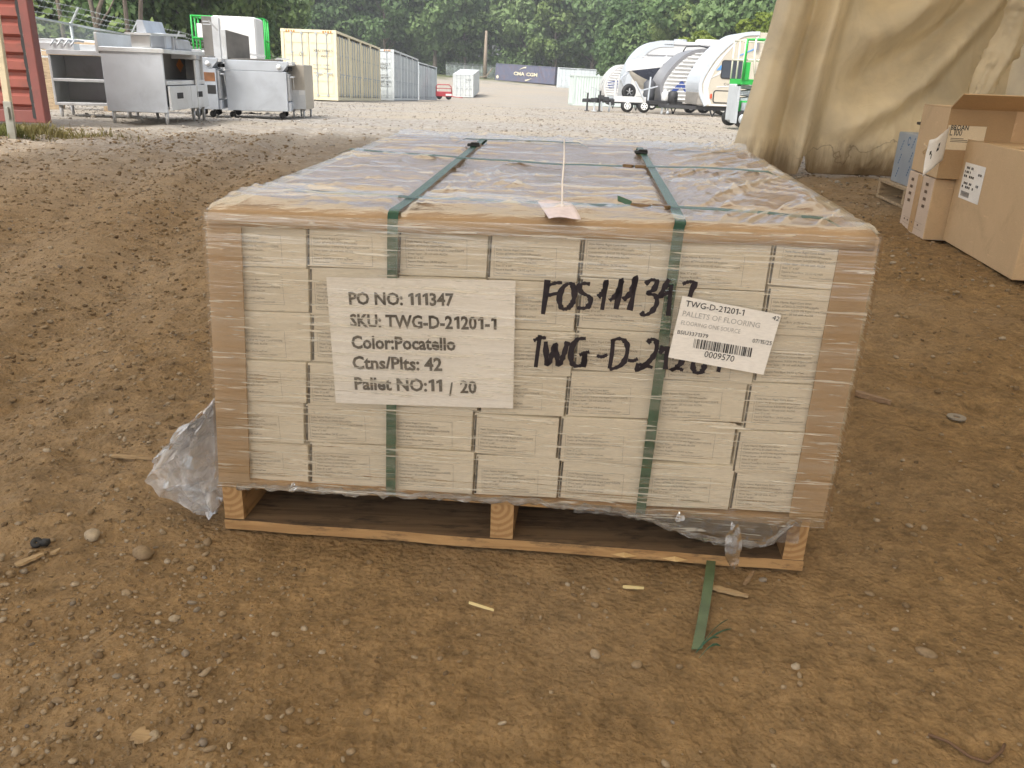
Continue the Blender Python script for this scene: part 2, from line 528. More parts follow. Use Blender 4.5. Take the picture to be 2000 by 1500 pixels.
for v0 in (0.002, .2, .4, .6, .8, 1.0, 1.23):
    mb = MB(); pboard(mb, 0.002, W - .002, v0, v0 + .13, .088, .101)
    mb.build('deck_board', M_wood_x, pal)
for u0, u1, z1 in ((.0, .037, .0875), (.505, .547, .0875), (W - .038, W - .001, .0875)):
    mb = MB()
    p = [pal_m(u0, .003, .0165), pal_m(u1, .003, .0165), pal_m(u1, 1.33, .0165), pal_m(u0, 1.33, .0165),
         pal_m(u0, .003, z1), pal_m(u1, .003, z1), pal_m(u1, 1.33, z1), pal_m(u0, 1.33, z1)]
    mb.add(p, HEX); mb.mi[2] = 1
    so = mb.build('stringer', [M_wood_y, M_endgrain], pal)
    so.data.transform(Matrix.Translation(-(p[0] + p[5]) / 2)); so.location = Vector((0, 0, 0))
    so.matrix_parent_inverse = wmat(pal).inverted() @ Matrix.Translation((p[0] + p[5]) / 2)
# splinters lifted off the front edge of the bottom board
M_spl = wood('fresh_splinter', (.5, .33, .15), (.66, .46, .22))
for px0, px1, y in ((1192, 1245, 1082), (1290, 1345, 1090), (500, 540, 1008)):
    mb = MB(); a, c = atz(px0, y, .004), atz(px1, y + 4, .004)
    a -= DV * .0; c -= DV * .0
    mb.add([a, c, (a + c) / 2 - Vector((0, .012, 0)) + Vector((0, 0, .002)), (a + c) / 2 + Vector((0, 0, .006))], [(0, 2, 1), (0, 1, 3), (0, 3, 2), (1, 2, 3)])
    mb.build('splinter', M_spl, pal)

# ---- cartons: seven columns, six rows, each one a thing
def card(name, c, var=.07, bmp=.12, rough=.8, vs=6, stain=False):
    m, N, L, b = new_mat(name)
    v = coord(N, L)
    n = noise(N, L, v, vs, 6, .6)
    r = ramp(N, [(.25, tuple(x * (1 - var) for x in c)), (.75, tuple(x * (1 + var) for x in c))]); L.new(n, r.inputs[0])
    fib = noise(N, L, coord(N, L, (60, 60, 260)), 1.5, 3)
    fr_ = ramp(N, [(.3, .93), (.7, 1.05)]); L.new(fib, fr_.inputs[0])
    cc = mixc(N, L, 1.0, r.outputs[0], fr_.outputs[0], 'MULTIPLY')
    if stain:                                    # scuffs and damp blotches
        s1 = ramp(N, [(.56, 0.0), (.75, .5)]); L.new(noise(N, L, v, 2.4, 8, .7, .8), s1.inputs[0])
        s2 = ramp(N, [(.64, 0.0), (.70, .55)]); L.new(noise(N, L, coord(N, L, (3, 3, 22), (0, .5, 0)), 2.2, 6, .7), s2.inputs[0])
        cc = mixc(N, L, s1.outputs[0], cc, tuple(x * .55 for x in c)); cc = mixc(N, L, s2.outputs[0], cc, tuple(min(1, x * 1.35) for x in c))
    L.new(cc, b.inputs['Base Color'])
    b.inputs['Roughness'].default_value = rough
    b.inputs['Specular IOR Level'].default_value = .25
    L.new(bump(N, L, noise(N, L, v, 14, 4), bmp, .02), b.inputs['Normal'])
    return m
M_white_card = card('white_carton_board', (.72, .65, .52))
M_kraft = card('kraft_board', (.39, .265, .15))
M_ink = mat('black_print', (.03, .028, .026), .7, var=.2)
M_grey_ink = mat('grey_print', (.11, .105, .10), .7, var=.2, vs=40)

LBL = ['Style Name: Rigid Core 6mm', 'Color: #TWG-D-21201-1/Pocatello', 'Construction: 5.0/20 Mil Rigid Core+1.0IXPE', 'Wear layer : 20 mil with ALOX', 'Size: 5" x 60"', 'Square Feet/Box: 24.93 sq.Feet']
def label_mesh():
    mb = MB()
    X, Z = Vector((1, 0, 0)), Vector((0, 0, 1))
    for i, s in enumerate(LBL):
        co, _ = text_mesh(s)
        w = float(co[:, 0].max() - co[:, 0].min()) * .0052
        z = .040 - i * .0066
        add_text(mb, s, (.003, 0, z), (.003 + w, 0, z), Z)
    for s, x, w in (('Made in Vietnam', .003, .026), ('Production Date:04242025', .048, .038)):
        add_text(mb, s, (x, 0, .0012), (x + w, 0, .0012), Z)
    t = .0004
    for x0, x1, z0, z1 in ((0, .102, -.002, -.002 + t), (0, .102, .047, .047 + t), (0, t, -.002 + t, .047), (.102 - t, .102, -.002 + t, .047)):
        mb.add([(x0, 0, z0), (x1, 0, z0), (x1, 0, z1), (x0, 0, z1)], [(0, 1, 2, 3)])
    return mb.mesh('printed_label')
ME_LABEL = label_mesh()
ME_LABEL.materials.append(M_grey_ink)
M_strip = mat('dark_edge_print', (.05, .05, .05), .8, var=.9, vs=160)
ORD_C = ['first', 'second', 'third', 'fourth', 'fifth', 'sixth', 'last']
ORD_R = ['bottom', 'second from bottom', 'third from bottom', 'third from top', 'second from top', 'top']
U0, U1, W1 = .012, .990, .968
SH = [random.uniform(-.006, .006) for _ in range(6)]
WB = [[.004 + (W1 - .004) * k / 6 + (random.uniform(-.013, .013) if 0 < k < 6 else 0) for k in range(7)] for _ in range(7)]
for c in range(7):
    for r_ in range(6):
        j = lambda s: random.uniform(-s, s)
        ua, ub = U0 + (U1 - U0) * c / 7 + .0012 + SH[r_], U0 + (U1 - U0) * (c + 1) / 7 - .0012 + SH[r_] - abs(j(.0012))
        wa, wb = WB[c][r_] + .0012, WB[c][r_ + 1] - .0012
        va = .006 + random.uniform(-.0022, .0045)
        tilt = j(.006)
        if c == 6 and r_ == 5: tilt = -.012; va = .0035
        P = [LM(ua, va, wa - tilt / 2), LM(ub, va, wa + tilt / 2), LM(ub, .985, wa), LM(ua, .985, wa),
             LM(ua, va, wb - tilt / 2), LM(ub, va, wb + tilt / 2), LM(ub, .985, wb), LM(ua, .985, wb)]
        org = (P[0] + P[1]) / 2
        mb = MB(); mb.hexa([p - org for p in P])
        root = link_mesh('flooring_carton', mb.mesh('flooring_carton'), M_white_card)
        root.location = org
        bevel(root, .0015, 2)
        tag(root, 'white flooring carton in the %s column, %s row of the stack' % (ORD_C[c], ORD_R[r_]), 'carton', 'white cartons of flooring stacked on the pallet')
        ex = (P[1] - P[0]).normalized(); ey = FN * -1
        ey = (ey - ex * ey.dot(ex)).normalized(); ez = ex.cross(ey)
        lx, lz = (.012 + j(.004), .011 + j(.005))
        if c == 0: lx = .005
        p0 = P[0] + ex * lx + ez * lz - ey * .0006
        lab = link_mesh('printed_label', ME_LABEL, None, root)
        Mx = Matrix(((ex.x, ey.x, ez.x, p0.x), (ex.y, ey.y, ez.y, p0.y), (ex.z, ey.z, ez.z, p0.z), (0, 0, 0, 1)))
        lab.matrix_parent_inverse = Matrix.Identity(4)
        lab.matrix_basis = wmat(root).inverted() @ Mx
        if c > 0:
            mb = MB()
            q = [P[0] + ex * .0007 + ez * .003, P[0] + ex * .0042 + ez * .003, P[4] + ex * .0042 - ez * .003, P[4] + ex * .0007 - ez * .003]
            mb.add([x - ey * .0007 for x in q], [(0, 1, 2, 3)])
            mb.build('edge_barcode', M_strip, root)

# ---- cardboard corner posts, top edge boards, top sheet
def corner_post(u, v, du, dv, label):
    mb = MB()
    fu, fv = .058 * du / 1.09, .055 * dv / 1.4
    t = .0035
    a = [LM(u, v, w) for w in (-.005, 1.0)]
    for w_ in (0, 1): pass
    def col(u_, v_): return LM(u_, v_, -.004), LM(u_, v_, .985)
    ring = [(u, v), (u + fu, v), (u + fu, v + t * dv / 1.4), (u + t * du / 1.09, v + t * dv / 1.4), (u + t * du / 1.09, v + fv), (u, v + fv)]
    lo = [col(*q)[0] for q in ring]; hi = [col(*q)[1] for q in ring]
    mb.add(lo + hi, [tuple(range(5, -1, -1)), tuple(range(6, 12))] + [(i, (i + 1) % 6, (i + 1) % 6 + 6, i + 6) for i in range(6)])
    o = mb.build('corner_board', M_kraft)
    return tag(o, label, 'edge protector', 'brown cardboard angle boards at the corners of the load')
corner_post(.0, .001, 1, 1, 'brown cardboard corner board up the left front edge of the stack')
corner_post(1.0, .001, -1, 1, 'brown cardboard corner board up the right front edge of the stack, above the frayed stringer')
corner_post(.0, .999, 1, -1, 'brown cardboard corner board up the far left edge of the stack')
corner_post(1.0, .999, -1, -1, 'brown cardboard corner board up the far right edge of the stack')
M_card_top = card('cardboard_sheet', (.27, .17, .097), bmp=.5, vs=3)
mb = MB()
NU, NV = 30, 24
P = [[LM(i / NU * .985 + .008, j / NV * .985 + .006, .985) + Vector((0, 0, .005 * float(fbm(i * .25, j * .25, 3, 77)))) for j in range(NV + 1)] for i in range(NU + 1)]
mb.grid(P)
o = mb.build('cardboard_sheet', M_card_top, smooth=True)
tag(o, 'brown cardboard sheet lying on top of the carton stack under the film', 'cardboard sheet')
def edge_board(v0, front, label):
    mb = MB()
    P = []
    n = 40
    for i in range(n + 1):
        u = .004 + .99 * i / n
        s = .003 * float(fbm(i * .3, 3.1 + v0, 3, 5))
        d = 1 if front else -1
        row = [LM(u, v0, .950) + Vector((0, 0, s)), LM(u, v0, .968), LM(u, v0 + .001 * d, .988), LM(u, v0 + .007 * d, .993), LM(u, v0 + .016 * d, .996 + s * .3), LM(u, v0 + .034 * d, .995)]
        P.append(row)
    mb.grid(P)
    o = mb.build('edge_board', M_kraft, smooth=True)
    m_ = o.modifiers.new('thickness', 'SOLIDIFY'); m_.thickness = .003; m_.offset = -1
    return tag(o, label, 'edge protector')
edge_board(.0005, True, 'brown cardboard edge board along the top front edge of the wrapped stack')
edge_board(.9995, False, 'brown cardboard edge board along the top far edge of the wrapped stack')

# ---- straps
def strap_mat(name, c):
    m, N, L, b = new_mat(name)
    v = coord(N, L)
    n = noise(N, L, v, 18, 5)
    r = ramp(N, [(.3, tuple(x * .75 for x in c)), (.7, tuple(x * 1.3 for x in c))]); L.new(n, r.inputs[0])
    L.new(r.outputs[0], b.inputs['Base Color'])
    b.inputs['Roughness'].default_value = .22
    w = N.new('ShaderNodeTexVoronoi'); w.inputs['Scale'].default_value = 500; L.new(v, w.inputs['Vector'])
    L.new(bump(N, L, w.outputs['Distance'], .25, .002), b.inputs['Normal'])
    return m
M_strap = strap_mat('green_polyester_strap', (.035, .10, .065))
def ribbon(mb, pts, sides, th=.0008):
    """flat band through pts; sides[i] = half-width vector"""
    n = len(pts)
    vs, fs = [], []
    for i in range(n):
        t = (pts[min(i + 1, n - 1)] - pts[max(i - 1, 0)]).normalized()
        nn = sides[i].cross(t).normalized() * th / 2
        vs += [pts[i] - sides[i] - nn, pts[i] + sides[i] - nn, pts[i] + sides[i] + nn, pts[i] - sides[i] + nn]
    for i in range(n - 1):
        a, c = 4 * i, 4 * i + 4
        fs += [(a + k, c + k, c + (k + 1) % 4, a + (k + 1) % 4) for k in range(4)]
    fs += [(0, 1, 2, 3), (4 * n - 1, 4 * n - 2, 4 * n - 3, 4 * n - 4)]
    mb.add(vs, fs)
def lerp_path(pts, n):
    out = []
    for a, b_ in zip(pts[:-1], pts[1:]):
        out += [a.lerp(b_, i / n) for i in range(n)]
    return out + [pts[-1]]
def long_strap(front_px, top_px, label):
    low, high = fp(*front_px[0], .002), fp(*front_px[1], .003)
    near, far = tp(*top_px[0], .0075), tp(*top_px[1], .009)
    d = (far - near); far2 = near + d * 1.12
    path = lerp_path([low - Vector((0, 0, .02)) + FN * -.004, low, high], 8)
    e0_, e1_ = LM(0, 0, 1), LM(1, 0, 1); u_ = (high.lerp(near, .35) - e0_).dot(e1_ - e0_) / (e1_ - e0_).length_squared
    E_ = LM(u_, 0, 1) + FN * .0035 + Vector((0, 0, .009))
    path += [high.lerp(E_, .75), E_ - Vector((0, 0, .006)), E_ - FN * .005 - Vector((0, 0, .0015)), E_ - FN * .013]
    path += lerp_path([near, far2], 10)
    path += [far2 + DV * .02 - Vector((0, 0, .01)), far2 + DV * .03 - Vector((0, 0, .25))]
    mb = MB(); ribbon(mb, path, [UX * .0087] * len(path))
    o = mb.build('green_strap', M_strap)
    return tag(o, label, 'strap', 'green plastic straps binding the load'), near, far
s1, n1, f1 = long_strap(((763, 952), (767, 425)), ((793, 395), (935, 279)), 'green strap running over the left of the load, passing behind the printed sheet')
s2, n2, f2 = long_strap(((1252, 992), (1326, 445)), ((1316, 403), (1254, 296)), 'green strap running over the right of the load, passing behind the barcode sticker')
def cross_strap(pxs, label, w=.0085):
    pts = [tp(x, y, .011) for x, y in pxs]
    a, c = pts[0], pts[-1]
    d = (c - a).normalized()
    path = [a - d * .03 - Vector((0, 0, .012))] + lerp_path(pts, 5) + [c + d * .03 - Vector((0, 0, .014))]
    for i in range(len(path)): path[i] = path[i] + Vector((0, 0, .0006 * math.sin(i * 1.7)))
    sd = d.cross(Vector((0, 0, 1))) * -w
    mb = MB(); ribbon(mb, path, [(sd * (.8 + .1 * math.sin(i * .9)) + Vector((0, 0, w * .10))) for i in range(len(path))])
    o = mb.build('green_strap', M_strap)
    return tag(o, label, 'strap', 'green plastic straps binding the load')
c1 = cross_strap([(562, 371), (795, 384), (1052, 396), (1230, 402), (1345, 405), (1480, 414), (1612, 427)], 'green strap lying across the load top nearest the front, beside the pink tag')
c2 = cross_strap([(684, 291), (920, 309), (1100, 321), (1265, 325), (1400, 328), (1500, 335)], 'green strap lying crosswise over the middle of the load top')
c3 = cross_strap([(910, 271), (1020, 274), (1130, 279)], 'short stretch of green strap showing crosswise at the far edge of the load top', .006)
M_seal = mat('steel_strap_seal', (.20, .13, .07), .45, .8, .3, 30)
M_seal_dark = mat('black_strap_buckle', (.03, .03, .03), .4, .3)
for par, cells in ((c1, ((1233, 400, 1270, 404), (1275, 402, 1308, 406))), (c2, ((1218, 323, 1236, 325), (1240, 325, 1262, 326)))):
    for x0, y0, x1, y1 in cells:
        a, c = tp(x0, y0, .014), tp(x1, y1, .014)
        mb = MB(); mb.bar(a, c, .012, .007)
        mb.build('seal', M_seal, par, bev=.0015)
a, c = tp(1206, 387, .02), tp(1234, 398, .012)
mb = MB(); ribbon(mb, lerp_path([a, c], 6), [Vector((0, .0045, .004))] * 7)
mb.build('strap_end', M_strap, c1)
for par, (x, y) in ((s1, (925, 283)), (s2, (1252, 297))):
    p_ = tp(x, y, .013)
    mb = MB(); mb.box(p_, (.034, .02, .008)); mb.box(p_ + Vector((.004, -.006, .005)), (.024, .012, .005))
    mb.build('buckle', M_seal_dark, par, bev=.002)

STRAP_LINES = [(n1, f1), (n2, f2), (tp(562, 371), tp(1612, 427)), (tp(684, 291), tp(1500, 335))]
# ---- stretch wrap
def film_mat(name, base_op, streak_op, rot, sc, gloss, bstr, tint=(.93, .92, .95), rough=.16, bsc=None, bdist=.004, dist=.5, st=(.42, .72), painted_glint=0):
    m = bpy.data.materials.new(name); m.use_nodes = True
    N, L = m.node_tree.nodes, m.node_tree.links
    N.remove(N['Principled BSDF'])
    out = N['Material Output']
    v = coord(N, L, sc, rot)
    n = noise(N, L, v, 1.0, 7, .62, dist)
    n2 = noise(N, L, coord(N, L, bsc or tuple(x * 2.6 for x in sc), rot), 1.0, 5, .6, .3)
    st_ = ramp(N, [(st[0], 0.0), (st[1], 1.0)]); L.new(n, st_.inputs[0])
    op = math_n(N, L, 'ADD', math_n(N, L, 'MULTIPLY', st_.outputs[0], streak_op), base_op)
    if painted_glint:                                    # crossing glare bands and short crinkle highlights, painted as pale opacity
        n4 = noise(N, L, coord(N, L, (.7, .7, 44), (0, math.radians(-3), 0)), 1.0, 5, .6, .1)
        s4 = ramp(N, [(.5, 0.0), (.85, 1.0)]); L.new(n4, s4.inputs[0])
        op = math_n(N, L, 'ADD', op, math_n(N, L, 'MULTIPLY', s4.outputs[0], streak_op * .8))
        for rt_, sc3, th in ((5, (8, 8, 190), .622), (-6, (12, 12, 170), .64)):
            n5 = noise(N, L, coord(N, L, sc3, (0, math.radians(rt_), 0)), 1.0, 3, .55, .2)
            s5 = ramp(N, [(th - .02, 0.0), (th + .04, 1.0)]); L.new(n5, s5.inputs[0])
            op = math_n(N, L, 'ADD', op, math_n(N, L, 'MULTIPLY', s5.outputs[0], painted_glint), True)
    nb_ = bump(N, L, n2, bstr, bdist)
    tr = N.new('ShaderNodeBsdfTransparent'); tr.inputs[0].default_value = (.985, .98, .97, 1)
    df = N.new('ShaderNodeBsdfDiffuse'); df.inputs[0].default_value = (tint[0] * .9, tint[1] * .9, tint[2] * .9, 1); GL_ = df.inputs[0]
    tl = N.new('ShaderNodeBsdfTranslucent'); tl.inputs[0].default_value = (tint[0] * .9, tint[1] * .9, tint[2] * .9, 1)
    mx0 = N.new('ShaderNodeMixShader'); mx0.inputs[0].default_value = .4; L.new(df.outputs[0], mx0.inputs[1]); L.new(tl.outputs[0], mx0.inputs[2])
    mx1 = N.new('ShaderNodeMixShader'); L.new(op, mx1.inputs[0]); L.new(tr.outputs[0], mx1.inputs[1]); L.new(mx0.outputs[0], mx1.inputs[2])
    gl = N.new('ShaderNodeBsdfGlossy'); gl.inputs['Color'].default_value = (1, 1, 1, 1); gl.inputs['Roughness'].default_value = rough; L.new(nb_, gl.inputs['Normal'])
    fr2 = N.new('ShaderNodeFresnel'); fr2.inputs['IOR'].default_value = 1.52; L.new(nb_, fr2.inputs['Normal'])
    fac = math_n(N, L, 'MULTIPLY', fr2.outputs[0], gloss, True)
    mx2 = N.new('ShaderNodeMixShader'); L.new(fac, mx2.inputs[0]); L.new(mx1.outputs[0], mx2.inputs[1]); L.new(gl.outputs[0], mx2.inputs[2])
    L.new(mx2.outputs[0], out.inputs['Surface'])
    return m
M_film_side = film_mat('stretch_film_side', .02, .27, (0, math.radians(3.5), 0), (.5, .5, 36), 2.4, .7, (1.0, .95, .82), rough=.09, bsc=(1.5, 1.5, 30), bdist=.006, dist=.1, st=(.43, .74), painted_glint=.6)  # cream streaks paint warm glare bands into the film colour
M_film_top = film_mat('stretch_film_top', .012, .06, (0, 0, math.radians(-6)), (3, 26, 8), .43, .8, (.88, .86, .92), rough=.07, bsc=(9, 55, 30), bdist=.005)
M_film_loose = film_mat('loose_film', .26, .42, (.4, .3, .2), (16, 16, 16), 1.4, .9, (.95, .94, .94), rough=.14)
wrap = thing('stretch_wrap', 'clear plastic stretch film wrapped tightly round the whole carton stack', 'stretch wrap', LM(.5, .5, 0))
def side_sheet(pa, pb, nrm, nu, nw, zlow, seed):
    P = []
    for i in range(nu + 1):
        t = i / nu
        col_ = []
        for k in range(nw + 1):
            w = k / nw
            base = LM(*(pa[q] + (pb[q] - pa[q]) * t for q in (0, 1)), w)
            z0 = zlow(t)
            base.z = z0 + (base.z - .004 - z0) * w
            o_ = .0105 + .0014 * float(fbm(t * 5 + seed, w * 30, 3, seed)) + .002 * float(fbm(t * 3, w * 3, 2, seed + 4))
            if w > .93: o_ -= (w - .93) / .07 * .004
            col_.append(base + nrm * o_)
        P.append(col_)
    return P
def zlow_front(t):
    return .088 + .012 * math.sin(t * 3.1) - .045 * float(sstep(t, .62, .86)) + .05 * float(sstep(t, .91, .955)) + .006 * float(vnoise(t * 22, 3.3, 2)) + .004 * float(vnoise(t * 60, 3.3, 4))
FL = Vector((-FN.y, FN.x, 0)) * -1                  # to the left
FL = Vector((-UX.x, -UX.y, 0))
mb = MB()
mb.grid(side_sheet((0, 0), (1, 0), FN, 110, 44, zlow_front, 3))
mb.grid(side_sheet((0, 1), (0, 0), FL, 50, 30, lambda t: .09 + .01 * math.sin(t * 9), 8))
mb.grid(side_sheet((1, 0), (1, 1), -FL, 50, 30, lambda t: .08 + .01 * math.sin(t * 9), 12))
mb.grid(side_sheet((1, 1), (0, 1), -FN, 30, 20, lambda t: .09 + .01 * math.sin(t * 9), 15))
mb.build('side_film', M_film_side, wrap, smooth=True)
# top sheet: wrinkles, mostly crosswise, fanning from where the straps cross
NU, NV = 380, 300
uu, vv = np.meshgrid(np.linspace(0, 1, NU), np.linspace(0, 1, NV), indexing='ij')
C8 = {k: np.array(p) for k, p in LC.items()}
PT = sum(C8[(a, b_, 1)][None, None, :] * ((uu if a else 1 - uu) * (vv if b_ else 1 - vv))[..., None] for a in (0, 1) for b_ in (0, 1))
X, Y = uu * 1.09, vv * 1.42
cross = np.array([n1.x, n1.y])
dx, dy = PT[..., 0] - (n1.x + .02), PT[..., 1] - (n1.y + .05)
ang, rad = np.arctan2(dy, dx), np.hypot(dx, dy)
fan = fbm(ang * 9, rad * 1.2, 3, 41) * np.clip(rad * 2.2, 0, 1) * (1 - sstep(rad, .35, .8)) * (1 - sstep(uu, .42, .5))
lat = fbm(X * 3.0 + .4 * Y, Y * 26 - X * 2, 4, 51)
diag = fbm((X * .8 + Y) * 2.0, (X - Y * .55) * 34, 4, 61)
rt = sstep(uu, .66, .8)
crump = np.abs(fbm(X * 11, Y * 11, 4, 71)) * np.exp(-(((uu - .80) / .09) ** 2 + ((vv - .30) / .12) ** 2))
rid = lambda q, k=3: np.clip(1 - 2.6 * np.abs(q), 0, 1) ** k
wr1 = rid(fbm(X * 2.2 + .3 * Y, Y * 15 - X * 2.5, 2, 151)); wr2 = rid(fbm(X * 9 - Y * 3, Y * 11 + X * 6, 2, 161), 4); wr3 = rid(fbm((X * .8 + Y) * 1.6, (X - Y * .55) * 22, 2, 171)); wr4 = rid(fbm(ang * 7, rad * .8, 2, 181)) * np.clip(rad * 3, 0, 1) * (1 - sstep(rad, .4, .85)) * (1 - sstep(uu, .42, .5))
h = .004 * lat * (1 - rt) + .005 * diag * rt + .006 * fan + .026 * crump + .004 * fbm(X * 5, Y * 5, 3, 81)
h = h + .0022 * fbm(X * 6 + Y, Y * 48 - X * 5, 3, 201) * (1 - rt) + .0022 * fbm((X + Y) * 3, (X - Y * .55) * 60, 3, 211) * rt
h = h + .0065 * wr1 * (1 - rt) + .0055 * wr2 * (.4 + .6 * np.clip(fbm(X * 3, Y * 3, 2, 7) * 2 + .5, 0, 1)) + .009 * wr3 * rt + .009 * wr4
lump = .012 * fbm(X * 1.6, Y * 1.6, 2, 91)
er = np.minimum(np.minimum(uu, 1 - uu) * 1.09, np.minimum(vv, 1 - vv) * 1.42)
h = (h + lump) * sstep(er, 0, .03) + .0065
for a_, b_ in STRAP_LINES:                       # straps press the film flat
    ab = np.array([b_.x - a_.x, b_.y - a_.y]); l2_ = ab @ ab
    tt = np.clip(((PT[..., 0] - a_.x) * ab[0] + (PT[..., 1] - a_.y) * ab[1]) / l2_, -.1, 1.12)
    ds = np.hypot(PT[..., 0] - a_.x - tt * ab[0], PT[..., 1] - a_.y - tt * ab[1])
    k_ = np.exp(-(ds / .019) ** 4); h = h * (1 - k_) + np.minimum(h, .004) * k_
# the far right and far left edges stand up in a ragged lip
h = h + .03 * np.abs(fbm(X * 9, Y * 9, 3, 95)) * (sstep(vv, .93, .985)) * (sstep(uu, .55, .8) + .6 * (1 - sstep(uu, .02, .12)))
h = h - .007 * (1 - sstep(er, 0, .007))
PT[..., 2] += h
V, F = np_grid(PT[..., 0], PT[..., 1], PT[..., 2])
link_mesh('top_film', np_mesh('top_film', V, F), M_film_top, wrap, smooth=True)
# gathered lower hem: a twisted rope of film under the front edge
mb = MB()
pts, rs = [], []
for i in range(140):
    t = i / 139
    p_ = LM(.035 + t * .93, 0, 0); p_.z = zlow_front(.035 + t * .93) + .001
    p_ += FN * (.006 + .003 * math.sin(i * .9)) + Vector((0, 0, .003 * float(vnoise(i * .31, 1, 5))))
    pts.append(p_)
    rs.append(.0045 + .004 * abs(float(vnoise(i * .4, 8, 6))) + .001 * float(sstep(t, .7, .93)))
mb.tube(pts, rs, 8)
mb.v = [(p_[0] + .004 * float(vnoise(i * .37, 1, 1)), p_[1] + .004 * float(vnoise(i * .41, 2, 2)), p_[2] + .007 * float(vnoise(i * .29, 3, 3))) for i, p_ in enumerate(mb.v)]
M_hem = film_mat('gathered_film', .16, .3, (0, 0, 0), (10, 10, 60), 1.3, 1.0, (.5, .47, .42), rough=.18)
mb.build('gathered_hem', M_hem, wrap, smooth=True)
# slack web of film between hem and deck towards the right stringer
mb = MB(); P = []
for i in range(41):
    t = .60 + .365 * i / 40
    top = LM(t, 0, .0); dz = .035 * float(sstep(t, .62, .93)) + .012
    P.append([top + FN * (.009 + .003 * math.sin(i * 2.1 + k)) + Vector((0, 0, -dz * k / 6 + .002 * float(vnoise(i * .7, k * 1.3, 3)))) for k in range(7)])
mb.grid(P); mb.build('slack_film', M_hem, wrap, smooth=True)
# small torn tails
def tail(pxs, wid, seed):
    mb = MB(); pts = [fp(x, y, .03) for x, y in pxs]
    pts = lerp_path(pts, 6)
    P = []
    for i, p_ in enumerate(pts):
        t = i / (len(pts) - 1); w = wid * (.35 + math.sin(math.pi * min(1, t * .95 + .03)))
        P.append([p_ + UX * w * (k / 4 - .5) + FN * .012 * float(fbm(i * .35, k * .9, 3, seed)) for k in range(5)])
    mb.grid(P); return mb.build('torn_tail', M_film_loose, wrap, smooth=True)
tail([(1436, 1022), (1434, 1050), (1430, 1085), (1434, 1112)], .022, 4)
tail([(1330, 1003), (1328, 1012), (1322, 1018)], .012, 6)
tail([(572, 944), (574, 952), (570, 958)], .010, 9)
# the big loose bunch hanging off the left corner
mb = MB()
att = [LM(0, .02, .33) + FL * .004, LM(0, .02, .2) + FL * .006, LM(0, .02, .08) + FL * .008, LM(0, .02, -.05), LM(0, .03, -.13) + FL * .004]
ext = [.012, .095, .15, .125, .035]
for layer in range(3):
    P = []
    for i in range(49):
        s = i / 48 * 4; k = min(3, int(s)); f = s - k
        a = att[k].lerp(att[k + 1], f)
        e = (ext[k] * (1 - f) + ext[k + 1] * f) * (1 - .12 * layer) * (1 + .12 * float(vnoise(i * .45, layer, 31)))
        row = []
        for q in range(29):
            t = q / 28
            pnt = a + FL * e * t + FN * (-.02 + .045 * layer * t * (1 - t)) + Vector((0, 0, -.055 * t * t + .02 * t))
            cr = np.abs(fbm(i * .09 + 5 * layer, q * .10, 2, 17 + layer)) * 2.4
            pnt += FN * (.055 * float(cr) * min(1, t * 3) - .01) + FL * .016 * float(fbm(i * .3, q * .2 + layer, 3, 23)) * t + Vector((0, 0, .014 * float(fbm(i * .2 + layer, q * .3, 3, 29)) * t))
            pnt.z = max(pnt.z, .004)
            row.append(pnt)
        P.append(row)
    mb.grid(P)
mb.build('loose_tail', M_film_loose, wrap, smooth=False)

# ---- marker writing on the film
M_marker = mat('purple_black_marker', (.016, .010, .014), .6, var=.35, vs=25)
def strokes(mb, lines, wpx, off):
    for ln in lines:
        pts = []
        for k in range(len(ln)):            # smooth the polyline a little
            p0, p1, p2, p3 = ln[max(k - 1, 0)], ln[k], ln[min(k + 1, len(ln) - 1)], ln[min(k + 2, len(ln) - 1)]
            if k == len(ln) - 1: pts.append(p1); break
            for s in range(5):
                t = s / 5
                q = [0.5 * (2 * p1[a] + (-p0[a] + p2[a]) * t + (2 * p0[a] - 5 * p1[a] + 4 * p2[a] - p3[a]) * t * t + (-p0[a] + 3 * p1[a] - 3 * p2[a] + p3[a]) * t ** 3) for a in (0, 1)]
                pts.append(tuple(q))
        vs, fs = [], []
        for i, p_ in enumerate(pts):
            a, c = pts[max(i - 1, 0)], pts[min(i + 1, len(pts) - 1)]
            d = Vector((c[0] - a[0], c[1] - a[1])); d = d.normalized() if d.length else Vector((1, 0))
            w = wpx * (.5 + .12 * math.sin(i * .8 + p_[0])) * (1.15 if abs(d.y) > .6 else .75)
            vs += [fp(p_[0] - d.y * w, p_[1] + d.x * w, off), fp(p_[0] + d.y * w, p_[1] - d.x * w, off)]
        fs = [(2 * i, 2 * i + 1, 2 * i + 3, 2 * i + 2) for i in range(len(pts) - 1)]
        mb.add(vs, fs)
def zm(pts, ox=1000, oy=520, s=.28): return [(ox + x * s, oy + y * s) for x, y in pts]
